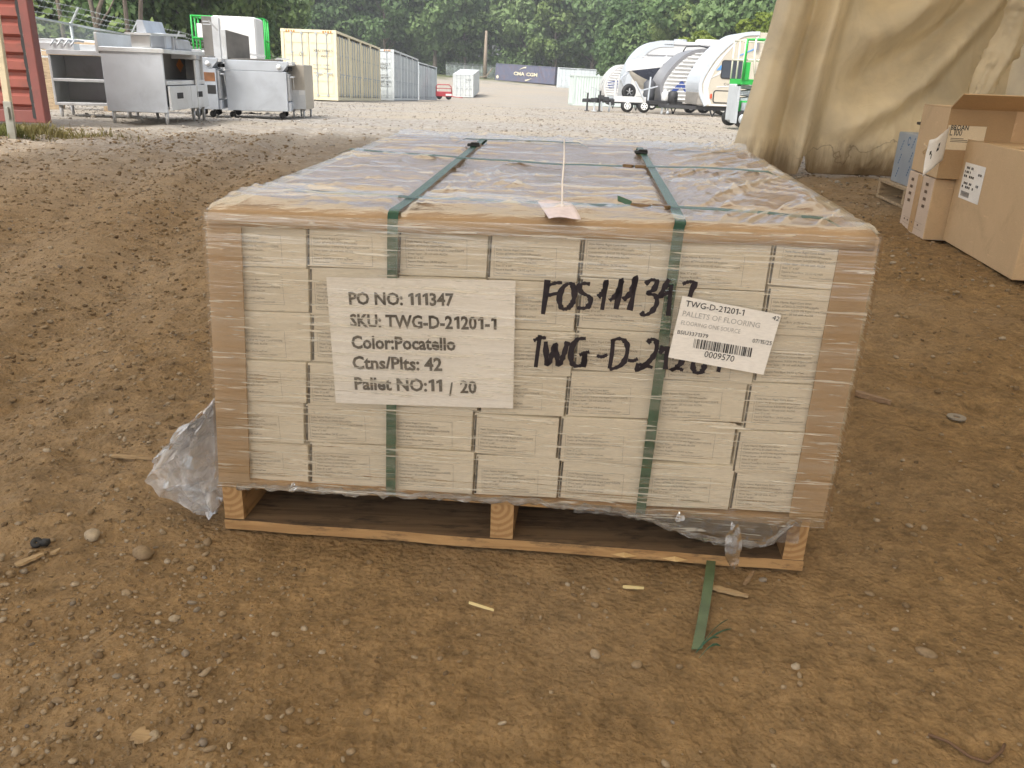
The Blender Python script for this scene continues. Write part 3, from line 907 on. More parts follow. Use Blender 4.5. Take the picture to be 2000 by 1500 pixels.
STROKES = (
    [(248, 95), (238, 180), (226, 260), (216, 335)], [(240, 140), (300, 118), (350, 115)], [(236, 210), (285, 195), (322, 190)],
    [(395, 120), (355, 150), (330, 220), (345, 290), (385, 295), (425, 250), (435, 180), (420, 130), (395, 120)],
    [(545, 125), (500, 120), (465, 145), (490, 185), (540, 215), (545, 260), (510, 292), (455, 290)],
    [(600, 215), (640, 175), (660, 95), (645, 200), (628, 305)], [(680, 240), (735, 190), (768, 90), (745, 200), (725, 300)], [(775, 235), (830, 180), (864, 70), (845, 200), (820, 308)],
    [(930, 125), (975, 95), (1010, 110), (990, 160), (950, 190), (1000, 205), (1010, 260), (970, 320), (925, 340), (900, 320)],
    [(1095, 90), (1055, 165), (1035, 215), (1075, 190), (1110, 175)], [(1112, 130), (1100, 230), (1090, 345)],
    [(1190, 125), (1235, 108), (1275, 118), (1255, 165), (1240, 215)],
    [(195, 480), (180, 590), (165, 705)], [(150, 520), (195, 500), (238, 500)],
    [(235, 525), (238, 610), (248, 688), (285, 600), (300, 545), (312, 620), (325, 690), (360, 620), (388, 525)],
    [(515, 505), (460, 510), (420, 560), (410, 640), (430, 690), (485, 690), (510, 640), (505, 610)], [(470, 620), (505, 605), (540, 598)], [(500, 610), (505, 660), (498, 705)],
    [(590, 625), (630, 632), (665, 615)],
    [(705, 510), (698, 600), (680, 715)], [(690, 525), (750, 505), (800, 540), (800, 620), (760, 690), (680, 722)],
    [(808, 655), (845, 660), (878, 645)],
    [(945, 535), (975, 510), (1005, 525), (1005, 590), (960, 660), (880, 725), (880, 690), (930, 690), (980, 708)],
    [(1060, 560), (1030, 610)], [(1085, 560), (1075, 650), (1070, 720)],
    [(1115, 640), (1160, 625), (1185, 660), (1150, 705), (1110, 725), (1150, 712), (1195, 725)],
    [(1270, 650), (1262, 700), (1280, 740), (1320, 738), (1345, 690), (1350, 650)], [(1448, 700), (1438, 738)])
for up_ in (True, False):
    mb = MB(); strokes(mb, [zm(q) for q in STROKES if (q[0][1] < 400) == up_], 8.9, .0128)
    mb.build('handwriting', M_marker, wrap)

# ---- printed sheet under the film
M_paper = card('white_paper', (.84, .80, .73), .03, .1)
def quad_sheet(name, px4, off, mt, label, cat, n=14, wob=.0012, th=.0004):
    mb = MB(); P = []
    for i in range(n + 1):
        row = []
        for k in range(n + 1):
            s, t = i / n, k / n
            x = (px4[0][0] * (1 - s) + px4[1][0] * s) * (1 - t) + (px4[3][0] * (1 - s) + px4[2][0] * s) * t
            y = (px4[0][1] * (1 - s) + px4[1][1] * s) * (1 - t) + (px4[3][1] * (1 - s) + px4[2][1] * s) * t
            row.append(fp(x, y, off + wob * float(fbm(s * 3, t * 3, 2, 6))))
        P.append(row)
    mb.grid([r[::-1] for r in P])
    return tag(mb.build(name, mt, smooth=True), label, cat)
paper = quad_sheet('paper_sheet', ((637, 541), (1007, 548), (1002, 798), (656, 787)), .0036, M_paper, 'white printed sheet listing the order numbers, under the film on the stack front', 'printed sheet', wob=.0005)
mb = MB()
for s, x0, y0, x1, y1, hh in (('PO NO: 111347', 682, 594, 887, 597, 24), ('SKU: TWG-D-21201-1', 684, 638, 970, 644, 25), ('Color:Pocatello', 687, 680, 890, 684, 25), ('Ctns/Plts: 42', 689, 720, 864, 724, 25), ('Pallet NO:11', 693, 760, 864, 765, 24), ('/', 877, 772, 886, 772, 25), ('20', 899, 767, 931, 768, 24)):
    a, c = fp(x0, y0, .0046), fp(x1, y1, .0046)
    hgt = (fp(x0, y0 - hh, .0046) - a).length
    add_text(mb, s, a, c, (0, 0, 1), .032, hgt)
mb.build('lettering', M_ink, paper)

# ---- barcode sticker
stick = quad_sheet('barcode_sticker', ((1333, 578), (1526, 615), (1491, 732), (1305, 698)), .0134, M_paper, 'tilted white sticker with a barcode over the marker writing on the stack front', 'sticker', wob=.0004)
mb, mg = MB(), MB()
upv = (fp(1333, 578) - fp(1305, 698)).normalized()
def stx(m_, s, zx0, zy0, zx1, zy1, hz, bold=0.0):
    a, c = fp(1000 + zx0 * .28, 520 + zy0 * .28, .0142), fp(1000 + zx1 * .28, 520 + zy1 * .28, .0142)
    add_text(m_, s, a, c, upv, bold, hz * .28 * .00086)
stx(mb, 'TWG-D-21201-1', 1208, 278, 1615, 345, 42, .004)
stx(mg, 'PALLETS OF FLOORING', 1188, 345, 1725, 432, 38)
stx(mg, 'FLOORING ONE SOURCE', 1178, 405, 1590, 470, 30)
stx(mb, '42', 1812, 372, 1860, 384, 32)
stx(mb, 'BSIU3371379', 1152, 470, 1365, 502, 28)
stx(mb, '07/15/25', 1675, 532, 1808, 552, 30)
stx(mb, '0009570', 1338, 632, 1545, 668, 46)
rb = random.Random(4)
x = 0.0
while x < 1:
    w = rb.choice((.006, .006, .012, .018, .024))
    g_ = rb.choice((.008, .008, .016, .024))
    c4 = []
    for xx, tt in ((x, 1), (x + w, 1), (x + w, 0), (x, 0)):
        zx = 1262 + (1660 - 1262) * xx + (12 if tt == 0 else 0)
        zy = 568 + (634 - 568) * xx - (64 if tt == 0 else 0)
        c4.append(fp(1000 + zx * .28, 520 + zy * .28, .0142))
    mb.add(c4, [(0, 1, 2, 3)])
    x += w + g_
mb.build('lettering', M_ink, stick)
mg.build('faded_lettering', mat('faded_print', (.42, .40, .37), .7, var=.3, vs=60), stick)

# ---- pink hang tag with its white tie
M_pink = card('pink_tag_card', (.80, .71, .74), .05, .1)
ht = thing('hang_tag', 'pale pink tag with a long white tie on the front edge of the load', 'tag', tp(1092, 408, .012))
c4 = [tp(1050, 394, .014), tp(1108, 391, .018), tp(1135, 426, .014), tp(1072, 427, .012)]
mb = MB(); P = []
for i in range(9):
    row = []
    for k in range(9):
        s, t = i / 8, k / 8
        q = (c4[0] * (1 - s) + c4[1] * s) * (1 - t) + (c4[3] * (1 - s) + c4[2] * s) * t
        row.append(q + TN * (.006 * math.sin(math.pi * t) * s + .002 * math.sin(s * 5)))
    P.append(row)
mb.grid([r[::-1] for r in P])
o = mb.build('card', M_pink, ht, smooth=True)
sm_ = o.modifiers.new('thickness', 'SOLIDIFY'); sm_.thickness = .0006
mb = MB()
top_ = at(1102, 272, tp(1097, 395).y + .035)
p0 = tp(1098, 402, .02)
mb.tube([p0, p0.lerp(top_, .35) + Vector((-.001, 0, 0)), p0.lerp(top_, .7) + Vector((.001, 0, 0)), top_], [.0016, .0014, .0013, .0010], 6)
mb.box(p0, (.006, .004, .005))
mb.build('tie', mat('white_nylon', (.85, .80, .76), .4), ht, smooth=True)
# ------------------------------------------------------------------ fabric shelter, curtain, boxes at the right
def canvas_mat(name, c, trans, dirt_low=True, wrinkle=.5):
    m = bpy.data.materials.new(name); m.use_nodes = True
    N, L = m.node_tree.nodes, m.node_tree.links
    b = N['Principled BSDF']; out = N['Material Output']
    v = coord(N, L, world_pos=True)
    n1 = noise(N, L, v, 1.6, 7, .6, .5)
    r = ramp(N, [(.3, tuple(x * .78 for x in c)), (.55, c), (.8, tuple(min(1, x * 1.18) for x in c))]); L.new(n1, r.inputs[0])
    colr = r.outputs[0]
    if dirt_low:                                  # splash mud along the hem
        sp = N.new('ShaderNodeSeparateXYZ'); L.new(v, sp.inputs[0])
        n3 = noise(N, L, coord(N, L, (9, 9, 1.6), world_pos=True), 1.5, 6, .7)
        hh = math_n(N, L, 'ADD', sp.outputs['Z'], math_n(N, L, 'MULTIPLY', math_n(N, L, 'SUBTRACT', n3, .5), -.5))
        mr_ = N.new('ShaderNodeMapRange'); mr_.inputs['From Min'].default_value = .34; mr_.inputs['From Max'].default_value = .05; mr_.inputs['To Max'].default_value = .75
        L.new(hh, mr_.inputs['Value'])
        colr = mixc(N, L, mr_.outputs[0], colr, (.20, .12, .05))
    # thin dark scuffs and cracks
    vo = N.new('ShaderNodeTexVoronoi'); vo.feature = 'DISTANCE_TO_EDGE'; vo.inputs['Scale'].default_value = 1.3
    wob = N.new('ShaderNodeTexNoise'); wob.inputs['Scale'].default_value = 2.2; wob.inputs['Detail'].default_value = 5; L.new(v, wob.inputs['Vector'])
    mx = N.new('ShaderNodeMix'); mx.data_type = 'VECTOR'; mx.inputs['Factor'].default_value = .45; L.new(v, mx.inputs['A']); L.new(wob.outputs['Color'], mx.inputs['B']); L.new(mx.outputs['Result'], vo.inputs['Vector'])
    ck = ramp(N, [(.0, .55), (.006, 0.0)]); L.new(vo.outputs['Distance'], ck.inputs[0])
    msk = ramp(N, [(.5, 0.0), (.6, 1.0)]); L.new(noise(N, L, v, .9, 3), msk.inputs[0])
    colr = mixc(N, L, math_n(N, L, 'MULTIPLY', ck.outputs[0], msk.outputs[0]), colr, (.12, .075, .035))
    L.new(colr, b.inputs['Base Color'])
    b.inputs['Roughness'].default_value = .62
    b.inputs['Specular IOR Level'].default_value = .35
    nb_ = bump(N, L, noise(N, L, v, 5, 6, .6, .6), wrinkle, .03)
    nb_ = bump(N, L, noise(N, L, v, 60, 4), .2, .003, nb_)
    L.new(nb_, b.inputs['Normal'])
    tl = N.new('ShaderNodeBsdfTranslucent'); L.new(colr, tl.inputs[0])
    ms = N.new('ShaderNodeMixShader'); ms.inputs[0].default_value = trans
    L.new(b.outputs[0], ms.inputs[1]); L.new(tl.outputs[0], ms.inputs[2]); L.new(ms.outputs[0], out.inputs['Surface'])
    return m
M_canvas = canvas_mat('tan_canvas', (.86, .76, .57), .34, wrinkle=.5)
M_canvas_roof = canvas_mat('tan_canvas_roof', (.76, .67, .51), .56, False)

# curtain: an open sheet tied back to the upper right, hem on the dirt
def curtain_point(s, t):
    """s along the hem from the free left edge, t up"""
    n = s
    bx_, by_ = 2.02 + 2.75 * n, 8.2 + .4 * n
    z = t * 3.6
    lean = .19 * t * 3.2 * (1 - n) ** 2                       # free edge hangs back to the right as it rises
    x = bx_ + lean
    e1 = (1 - sstep(n, .22, .42))
    nn_ = n + .012 * math.sin(z * 1.7) - .012 * t
    fold = sum(float(np.interp(nn_ + dd, (-.1, .0, .035, .09, .135, .165, .185, .215, .25, .30, .36, .45, 1), (-.1, -.06, .10, .13, .05, -.08, -.02, .16, .14, .02, .03, .0, 0))) for dd in (-.012, -.006, 0, .006, .012)) / 5
    # swags drooping from the tie at the upper right
    xx = n - .24; q = (z - .35) - 1.9 * max(xx, 0) ** 2.0 * 1.55 - .25 * xx
    e2 = float(sstep(n, .26, .46))
    sw = .12 * math.sin(2 * math.pi * (q / .80 + .55 * n)) * float(sstep(q, -.35, .05)) * e2
    sw += .03 * math.sin(2 * math.pi * (q / .33 + 1.4 * n)) * float(sstep(q, -.2, .4)) * e2 * float(sstep(n, .45, .8))
    cr = .04 * float(fbm(n * 4, z * 1.6, 3, 13)) + .022 * float(np.abs(fbm(n * 7 + z * 2, z * 4 - n * 6, 2, 19))) * e2
    rg_ = max(0, 1 - 3.2 * abs(float(fbm(n * 3.2 + z * 1.1, z * 1.9 - n * 3.5, 2, 61)))) ** 3 * (.25 + e2); rg2 = max(0, 1 - 3.5 * abs(float(fbm(n * 6 - z * 1.4, z * 1.3 + n * 5, 2, 67)))) ** 4 * (.3 + .7 * e2)
    cr -= .012 * rg_ + .010 * rg2
    # the hem billows towards the viewer, then lifts where it turns to the tie
    bil = -.12 * math.exp(-((z - .25) / .3) ** 2) * e2
    lift = .10 * float(sstep(n, .62, .95))
    hem = .03 * float(vnoise(n * 14, 1.5, 3)) + .05 * math.exp(-((n - .255) / .02) ** 2) + lift * .6 + .015
    if abs(n - .245) < .018: hem += .15 * (1 - abs(n - .245) / .018)     # slit where the hem is torn
    if n < .06: hem += .05 * (1 - n / .06)
    z2 = hem + (z - 0) * (3.6 - hem) / 3.6
    return Vector((x, by_ - fold * 1.25 - sw * 1.25 + cr + bil, z2))
mb = MB()
NS, NT = 300, 150
mb.grid([[curtain_point(i / NS, k / NT) for k in range(NT + 1)] for i in range(NS + 1)])
cur = mb.build('canvas_curtain', M_canvas, smooth=True)
m_ = cur.modifiers.new('thickness', 'SOLIDIFY'); m_.thickness = .003
tag(cur, 'draped tan canvas curtain with a muddy hem hanging beside the wrapped pallet', 'curtain')

def seam(s0, wd):
    mb = MB(); P = []
    for k in range(90):
        t = .004 + .99 * k / 89
        P.append([curtain_point(s0 + wd * q, t) + Vector((0, -.007 if q else -.0045, 0)) for q in (-.5, -.2, .2, .5)])
    mb.grid(P); mb.build('seam', M_canvas, cur, smooth=True)
for s0 in (.115, .40, .70): seam(s0, .014)
mb = MB(); P = [[curtain_point(i / 200, t) + Vector((0, -.007, 0)) for t in (.002, .010, .020)] for i in range(201)]
mb.grid(P); mb.build('hem_band', M_canvas, cur, smooth=True)
sh = thing('fabric_shelter', 'tan fabric shelter wall at the far right edge with its canvas bunched along the frame', 'shelter', (4.8, 8.4, 0))
mb = MB(); P = []
for i in range(31):
    y = 9.1 - 16 * i / 30
    row = []
    for k in range(21):
        z = 4.3 * k / 20
        row.append(Vector((4.72 + .0 * z + .06 * float(fbm(y * .7, z * .9, 3, 44)) - .02 * (8.4 - y), y, z - .02)))
    P.append(row)
mb.grid(P)
mb.build('side_wall', M_canvas, sh, smooth=True)
mb = MB(); P = []
for i in range(41):
    a = i / 40
    x = -6.6 + 11.3 * a
    zz = 4.3 + 1.7 * math.sin(math.pi * a)
    P.append([Vector((x, 7.7 - 13.4 * k / 20, zz + .05 * float(fbm(x, k * .4, 2, 3)))) for k in range(21)])
mb.grid(P)
mb.build('roof', M_canvas_roof, sh, smooth=True)
# canvas bunched round the upright at the corner
mb = MB(); pts, rs = [], []
pa_, pb_ = at(2003, -30, 8.2), at(1905, 200, 8.2)
for i in range(40):
    t = i / 39
    p_ = pa_.lerp(pb_, t) + Vector((.04 * float(fbm(t * 3, 1, 2, 9)), -.05 + .04 * float(fbm(t * 4, 4, 2, 9)), 0))
    pts.append(p_); rs.append(.085 + .012 * float(fbm(t * 5, 2, 2, 12)) + .05 * (1 - t))
base = MB().tube(pts, rs, 28)
vs = []
for i, p_ in enumerate(base.v):
    ring, k = divmod(i, 28)
    c = pts[ring]
    d = Vector(p_) - c
    kk = abs(k - 14) ; f = 1 + .6 * float(fbm(kk * .8 + ring * .03, ring * .05, 2, 15)) + .30 * max(0, 1 - 4 * abs(float(fbm(kk * .35 + ring * .22, ring * .16, 2, 25)))) ** 2
    vs.append(c + d * f)
base.v = [tuple(v) for v in vs]
base.build('bunched_canvas', M_canvas, sh, smooth=True)
mb = MB(); mb.tube([(4.62, 8.75, -.1), (4.62, 8.75, 3.6)], .045, 12)
mb.build('frame_post', mat('galvanised_post', (.35, .33, .30), .5, .6), sh, smooth=True)

# ---- cardboard boxes and the blue steel panel
M_box = card('brown_box_board', (.56, .405, .245), .06, .2, vs=4, stain=True)
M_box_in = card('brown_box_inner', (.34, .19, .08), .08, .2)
M_box_pink = card('pinkish_box_board', (.58, .46, .36), .06, .15, stain=True)
M_tape = mat('clear_packing_tape', (.50, .33, .18), .22, var=.15, vs=8)
M_label_white = card('white_label', (.82, .80, .76), .03, .05)
M_box_ink = mat('brown_box_print', (.12, .075, .045), .7)
class Box:
    """carton with near-left bottom corner o, left face running back along ly, front face along lx"""
    def __init__(s, o, back, width, h, lean=0):
        s.o = Vector(o); s.b = Vector((back[0], back[1], 0)); s.dep = s.b.length; s.bu = s.b.normalized()
        s.ru = Vector((s.bu.y, -s.bu.x, 0)); s.w = width; s.h = h; s.r = s.ru * width; s.up = Vector((0, 0, h))
    def p(s, a, b, c): return s.o + s.r * a + s.b * b + s.up * c
    def left(s, b, c, off=.001): return s.p(0, b, c) - s.ru * off
    def front(s, a, c, off=.001): return s.p(a, 0, c) - s.bu * off
    def shell(s, mb, t=.006, open_top=True, mi_in=1):
        ta, tb, tc = t / s.w, t / s.dep, t / s.h
        o_ = [s.p(0, 0, 0), s.p(1, 0, 0), s.p(1, 1, 0), s.p(0, 1, 0), s.p(0, 0, 1), s.p(1, 0, 1), s.p(1, 1, 1), s.p(0, 1, 1)]
        if not open_top:
            mb.hexa(o_); return
        i_ = [s.p(ta, tb, tc), s.p(1 - ta, tb, tc), s.p(1 - ta, 1 - tb, tc), s.p(ta, 1 - tb, tc), s.p(ta, tb, 1), s.p(1 - ta, tb, 1), s.p(1 - ta, 1 - tb, 1), s.p(ta, 1 - tb, 1)]
        mb.add(o_ + i_, [(3, 2, 1, 0), (0, 1, 5, 4), (1, 2, 6, 5), (2, 3, 7, 6), (3, 0, 4, 7), (4, 5, 13, 12), (5, 6, 14, 13), (6, 7, 15, 14), (7, 4, 12, 15)])
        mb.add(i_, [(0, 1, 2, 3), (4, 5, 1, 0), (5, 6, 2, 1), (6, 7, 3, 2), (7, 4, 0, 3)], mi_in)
def facequad(mb, f, a0, a1, c0, c1, off=.001, mi=0):
    mb.add([f(a0, c0, off), f(a1, c0, off), f(a1, c1, off), f(a0, c1, off)], [(0, 1, 2, 3)], mi)
def flap(mb, a, b_, out, ln, t=.005):
    """flap hinged along a-b, reaching ln along out"""
    a, b_, out = Vector(a), Vector(b_), Vector(out).normalized() * ln
    nn = (b_ - a).cross(out).normalized() * t
    e = (b_ - a) * .02
    mb.add([a, b_, b_ + out - e, a + out + e, a + nn, b_ + nn, b_ + out - e + nn, a + out + e + nn], HEX)

# big open carton at the very edge
bA = Box((2.28, 3.73, gz(2.3, 4.2) - .003), (.17, 1.02), .85, .555)
rA = thing('open_carton', 'big open brown carton with a white shipping label, nearest of the cartons beside the curtain', 'carton', bA.o)
mb = MB(); bA.shell(mb); mb.build('body', [M_box, M_box_in], rA, bev=.003)
mb = MB(); flap(mb, bA.p(.02, .99, 1.0), bA.p(.98, .99, 1.0), -bA.bu + Vector((0, 0, -.02)) + bA.ru * .05, .40); mb.build('flap', M_box, rA)
mb = MB(); flap(mb, bA.p(0, .98, 1.002), bA.p(0, .02, .985), bA.ru * 1.0 + Vector((0, 0, -.12)), .17); mb.build('flap', M_box, rA)
mb = MB()
def bleft(f):
    return lambda a, c, off: f(a, c, off)
lb = lambda a, c, off: bA.left(a, c, off)
facequad(mb, lb, .90, .60, .46, .80, .0015)
lab = mb.build('shipping_label', M_label_white, rA)
mb = MB()
for k, (a0, a1, c) in enumerate(((.88, .76, .745), (.88, .79, .705), (.88, .70, .665), (.68, .63, .705), (.88, .74, .60), (.88, .70, .565), (.68, .64, .60))):
    for q in range(7):
        if (q * 5 + k * 3) % 4 == 0: continue
        x0 = a0 + (a1 - a0) * q / 7; x1 = a0 + (a1 - a0) * (q + .7) / 7
        facequad(mb, lb, x0, x1, c, c + .022, .0025)
for q in range(9):
    x0 = .87 - q * .014
    facequad(mb, lb, x0, x0 - .007, .485, .535, .0025)
mb.build('print', M_ink, lab)

# pinkish sealed carton, below the torn one
bB = Box((2.345, 4.77, gz(2.4, 4.9) - .003), (.06, .46), .62, .345)
rB = thing('sealed_carton', 'pinkish sealed carton with tape down its end, under the torn brown carton', 'carton', bB.o)
mb = MB(); bB.shell(mb, open_top=False)
mb.mi = [1 if i == 2 else 0 for i in range(len(mb.f))]
mb.build('body', [M_box_pink, M_box], rB, bev=.004)
mb = MB()
l2 = lambda a, c, off: bB.left(a, c, off)
f2 = lambda a, c, off: bB.front(a, c, off)
facequad(mb, l2, .62, .42, .02, .99, .0012); mb.build('tape', M_tape, rB)
mb = MB()
for c in (.9, .78, .66, .54):
    for a in (.86, .28):
        facequad(mb, l2, a, a - .10, c - .05, c, .002)
for a in (.85, .72, .55, .30):
    facequad(mb, l2, a, a - .05, .17, .20, .002)
facequad(mb, l2, .9, .12, .225, .228, .002); facequad(mb, l2, .9, .12, .12, .123, .002)
for s, a0, a1, c in (('INDEX', .19, .52, .63), ('P/N:', .19, .40, .39), ('FT:', .19, .34, .16)):
    add_text(mb, s, f2(a0, c, .0015), f2(a1, c, .0015), (0, 0, 1), .004, .032)
mb.build('print', M_box_ink, rB)

# torn carton with a raised flap on top
bC = Box((2.325, 4.72, bB.o.z + .352), (.09, .52), .95, .375)
rC = thing('torn_carton', 'brown carton with a peeling paper label and one raised flap, on the pinkish carton', 'carton', bC.o)
mb = MB(); bC.shell(mb)
mb.mi[1] = 2  # front face in a darker brown, its shade put into the colour
mb.build('body', [M_box, M_box_in, card('brown_box_front_shaded', (.40, .265, .14), .06, .2, stain=True)], rC, bev=.003)
mb = MB(); flap(mb, bC.p(-.005, .0, 1.0), bC.p(.99, .0, 1.0), Vector((0, 0, .35)) - bC.bu * .9 - bC.ru * .12, .21); mb.build('flap', M_box, rC)
mb = MB(); flap(mb, bC.p(0, .99, 1.002), bC.p(0, .01, 1.002), bC.ru * 1.0 + Vector((0, 0, .02)), .16); mb.build('flap', M_box, rC)
mb = MB()
f3 = lambda a, c, off: bC.front(a, c, off)
l3 = lambda a, c, off: bC.left(a, c, off)
facequad(mb, f3, .35, .44, .02, .99, .0013); mb.build('tape', M_tape, rC)
# label wrapped round the corner, its left half peeled away
mb = MB(); facequad(mb, f3, .005, .21, .42, .76, .0016)
lab = mb.build('peeling_label', card('cream_label', (.72, .60, .42), .03, .05), rC)
mb = MB()
add_text(mb, 'BROAN', f3(.02, .70, .0028), f3(.115, .70, .0028), (0, 0, 1), .018, .026)
add_text(mb, 'L100', f3(.02, .62, .0028), f3(.085, .62, .0028), (0, 0, 1), .004, .036)
for k in range(3): facequad(mb, f3, .03, .10 + .02 * k, .575 - k * .022, .583 - k * .022, .0026)
facequad(mb, f3, .1, .2, .555, .557, .0026)
mb.build('print', M_ink, lab)
mb = MB(); P = []
for i in range(13):
    row = []
    for k in range(9):
        a, c = i / 12, k / 8
        p_ = bC.p(.012, 0, .74 - .47 * c) - bC.bu * .003
        p_ += (-bC.ru * .80 - bC.bu * .42).normalized() * (.125 * a) + Vector((0, 0, -.075 * a - .01 * a * c))
        p_ += -bC.bu * (.035 * math.sin(a * 2.6) + .012 * math.sin(c * 4 + a * 3) * a) + Vector((.0, 0, .012 * float(vnoise(a * 4, c * 4, 3))))
        row.append(p_)
    P.append(row)
mb.grid(P)
o = mb.build('peeled_corner', M_label_white, lab, smooth=True)
s_ = o.modifiers.new('thickness', 'SOLIDIFY'); s_.thickness = .0008
mb = MB()
def peel(a, c): 
    r0 = P[int(a * 12)][int(c * 8)]; return r0 - bC.bu * .003 - bC.ru * .002
for a0, a1, c0, c1 in ((.25, .33, .2, .5), (.42, .5, .25, .5), (.25, .75, .62, .74), (.58, .84, .25, .3), (.58, .84, .45, .5)):
    mb.add([peel(a0, c0), peel(a1, c0), peel(a1, c1), peel(a0, c1)], [(0, 1, 2, 3)])
mb.build('print', M_ink, o)
mb = MB()
for k, (a, c) in enumerate(((.27, .5), (.26, .42), (.3, .36))): facequad(mb, l3, a, a - .13, c, c + .05, .0015)
mb.build('blue_print', mat('faded_blue_print', (.25, .25, .27), .8, var=.3), rC)
mb = MB()
c0 = l3(.52, .40, .003)
for k in range(5):
    d = bC.bu * random.uniform(-.035, .035) + Vector((0, 0, random.uniform(-.06, .02)))
    mb.add([c0, c0 + d + bC.bu * .012 - bC.ru * .006, c0 + d * .8 - bC.ru * .02], [(0, 1, 2)])
mb.build('torn_patch', card('torn_paper', (.78, .66, .48), .05), rC)

# small weathered pallet with the steel panel on it
M_wood_grey = wood('weathered_pine', (.26, .19, .12), (.45, .34, .21), (2, 25, 25), dirt=(.12, .08, .05))
A_ = atz(1717, 346, .15); Bp = atz(1795, 376, .15); A_.z = Bp.z = 0; d1 = (Bp - A_).normalized(); d2_ = Vector((-d1.y, d1.x, 0))
zg_ = gz(3.1, 7.1) + .002
rp = thing('small_pallet', 'low weathered wooden pallet under the blue filmed steel panel', 'pallet', A_ + Vector((0, 0, zg_)))
def lb3(o0, u0, u1, v0, v1, z0, z1):
    q = lambda u, v, z: A_ + d1 * u + d2_ * v + Vector((0, 0, zg_ + z))
    return [q(u0, v0, z0), q(u1, v0, z0), q(u1, v1, z0), q(u0, v1, z0), q(u0, v0, z1), q(u1, v0, z1), q(u1, v1, z1), q(u0, v1, z1)]
for v0 in (0, .26, .52, .78):
    mb = MB(); mb.hexa(lb3(A_, 0, 1.3, v0, v0 + .12, .125, .147)); mb.build('deck_board', M_wood_grey, rp, bev=.002)
for v0 in (0, .40, .78):
    mb = MB(); mb.hexa(lb3(A_, 0, 1.3, v0, v0 + .12, 0, .02)); mb.build('bottom_board', M_wood_grey, rp, bev=.002)
for u0 in (.0, .62, 1.25):
    mb = MB(); mb.hexa(lb3(A_, u0, u0 + .045, .004, .9, .0205, .1245)); mb.build('stringer', M_wood_grey, rp, bev=.002)
m, N, L, b = new_mat('blue_filmed_steel')
v = coord(N, L)
n = noise(N, L, v, 2.5, 5)
r = ramp(N, [(.3, (.38, .47, .60)), (.7, (.52, .60, .70))]); L.new(n, r.inputs[0])
L.new(r.outputs[0], b.inputs['Base Color']); b.inputs['Metallic'].default_value = .55; b.inputs['Roughness'].default_value = .32
L.new(bump(N, L, noise(N, L, v, 9, 4), .15, .01), b.inputs['Normal'])
M_bluefilm = m
uo = A_ + d1 * .16 + d2_ * .04
q = lambda u, v, z: uo + d1 * u + d2_ * v + Vector((0, 0, zg_ + .148 + z))
rs_ = thing('steel_panel_box', 'steel cabinet still under blue protective film, standing on the low pallet', 'steel cabinet', q(0, 0, 0))
mb = MB(); mb.hexa([q(0, 0, 0), q(.85, 0, 0), q(.85, .6, 0), q(0, .6, 0), q(0, 0, .37), q(.85, 0, .37), q(.85, .6, .37), q(0, .6, .37)])
mb.build('body', M_bluefilm, rs_, bev=.006)
mb = MB()
for k in range(3):
    for i in range(3):
        u = .10 + .24 * k; z = .04 + .10 * i + .03 * (k % 2)
        for s in range(4):
            mb.add([q(u + .012 * s, -.0015, z + .02 * s), q(u + .012 * s + .02, -.0015, z + .02 * s), q(u + .012 * s + .026, -.0015, z + .02 * s + .015), q(u + .012 * s + .006, -.0015, z + .02 * s + .015)], [(0, 1, 2, 3)])
cx_ = lambda a, r0: q(.27 + r0 * math.cos(a), -.0015, .315 + r0 * math.sin(a))
for i in range(14):
    a, a2 = .4 + i * .38, .4 + (i + 1) * .38
    mb.add([cx_(a, .022), cx_(a, .034), cx_(a2, .034), cx_(a2, .022)], [(0, 1, 2, 3)])
mb.build('film_print', mat('blue_film_print', (.10, .22, .42), .5), rs_)
mb = MB(); mb.hexa([q(.12, .1, .372), q(.8, .1, .372), q(.8, .5, .372), q(.12, .5, .372), q(.12, .12, .43), q(.8, .12, .43), q(.8, .48, .43), q(.12, .48, .43)])
mb.bar(q(.1, .1, .44), q(.3, .1, .44), .04, .02)
tag(mb.build('dark_tray', mat('dark_tray_steel', (.05, .045, .04), .5, .5), bev=.004), 'dark metal tray lying on top of the blue filmed steel cabinet', 'tray')
# ------------------------------------------------------------------ the yard: steel kitchen units, containers, fences, trailers
def steel(name, c=(.55, .55, .54), rough=.38, stain=(.30, .27, .22), amt=.35):
    return mat(name, c, rough, .6, .14, 1.6, stain, amt, 2.2, (1, 1, 1), .08, 18, .01)
M_steel = steel('brushed_steel', (.66, .68, .69), .42)
M_steel2 = steel('dull_steel', (.50, .51, .52), .48, (.25, .23, .2), .5)
M_steel_blue = steel('bluish_steel_panel', (.56, .60, .65), .45, (.34, .36, .40), .5)
M_steel_dark = mat('sooty_steel', (.20, .19, .175), .5, .7, .4, 2.5)
M_black = mat('black_rubber', (.025, .025, .025), .7)
M_dark = mat('dark_opening', (.03, .03, .03), .8)
M_white = mat('white_paint', (.78, .78, .76), .45, var=.05)
M_rust = mat('rusty_steel', (.24, .11, .05), .8, .1, .4, 6)
M_orange = mat('orange_label', (.75, .26, .05), .6)
def W3(o, d, r):
    """local frame: o origin, d = direction of +x (right along the front), +y away from the viewer"""
    d = Vector((d[0], d[1], 0)).normalized(); n = Vector((-d.y, d.x, 0))
    return lambda x, y, z: Vector((o[0], o[1], o[2])) + d * x + n * y + Vector((0, 0, z))
def fbox(mb, f, x0, x1, y0, y1, z0, z1, mi=0):
    mb.hexa([f(x0, y0, z0), f(x1, y0, z0), f(x1, y1, z0), f(x0, y1, z0), f(x0, y0, z1), f(x1, y0, z1), f(x1, y1, z1), f(x0, y1, z1)], mi)
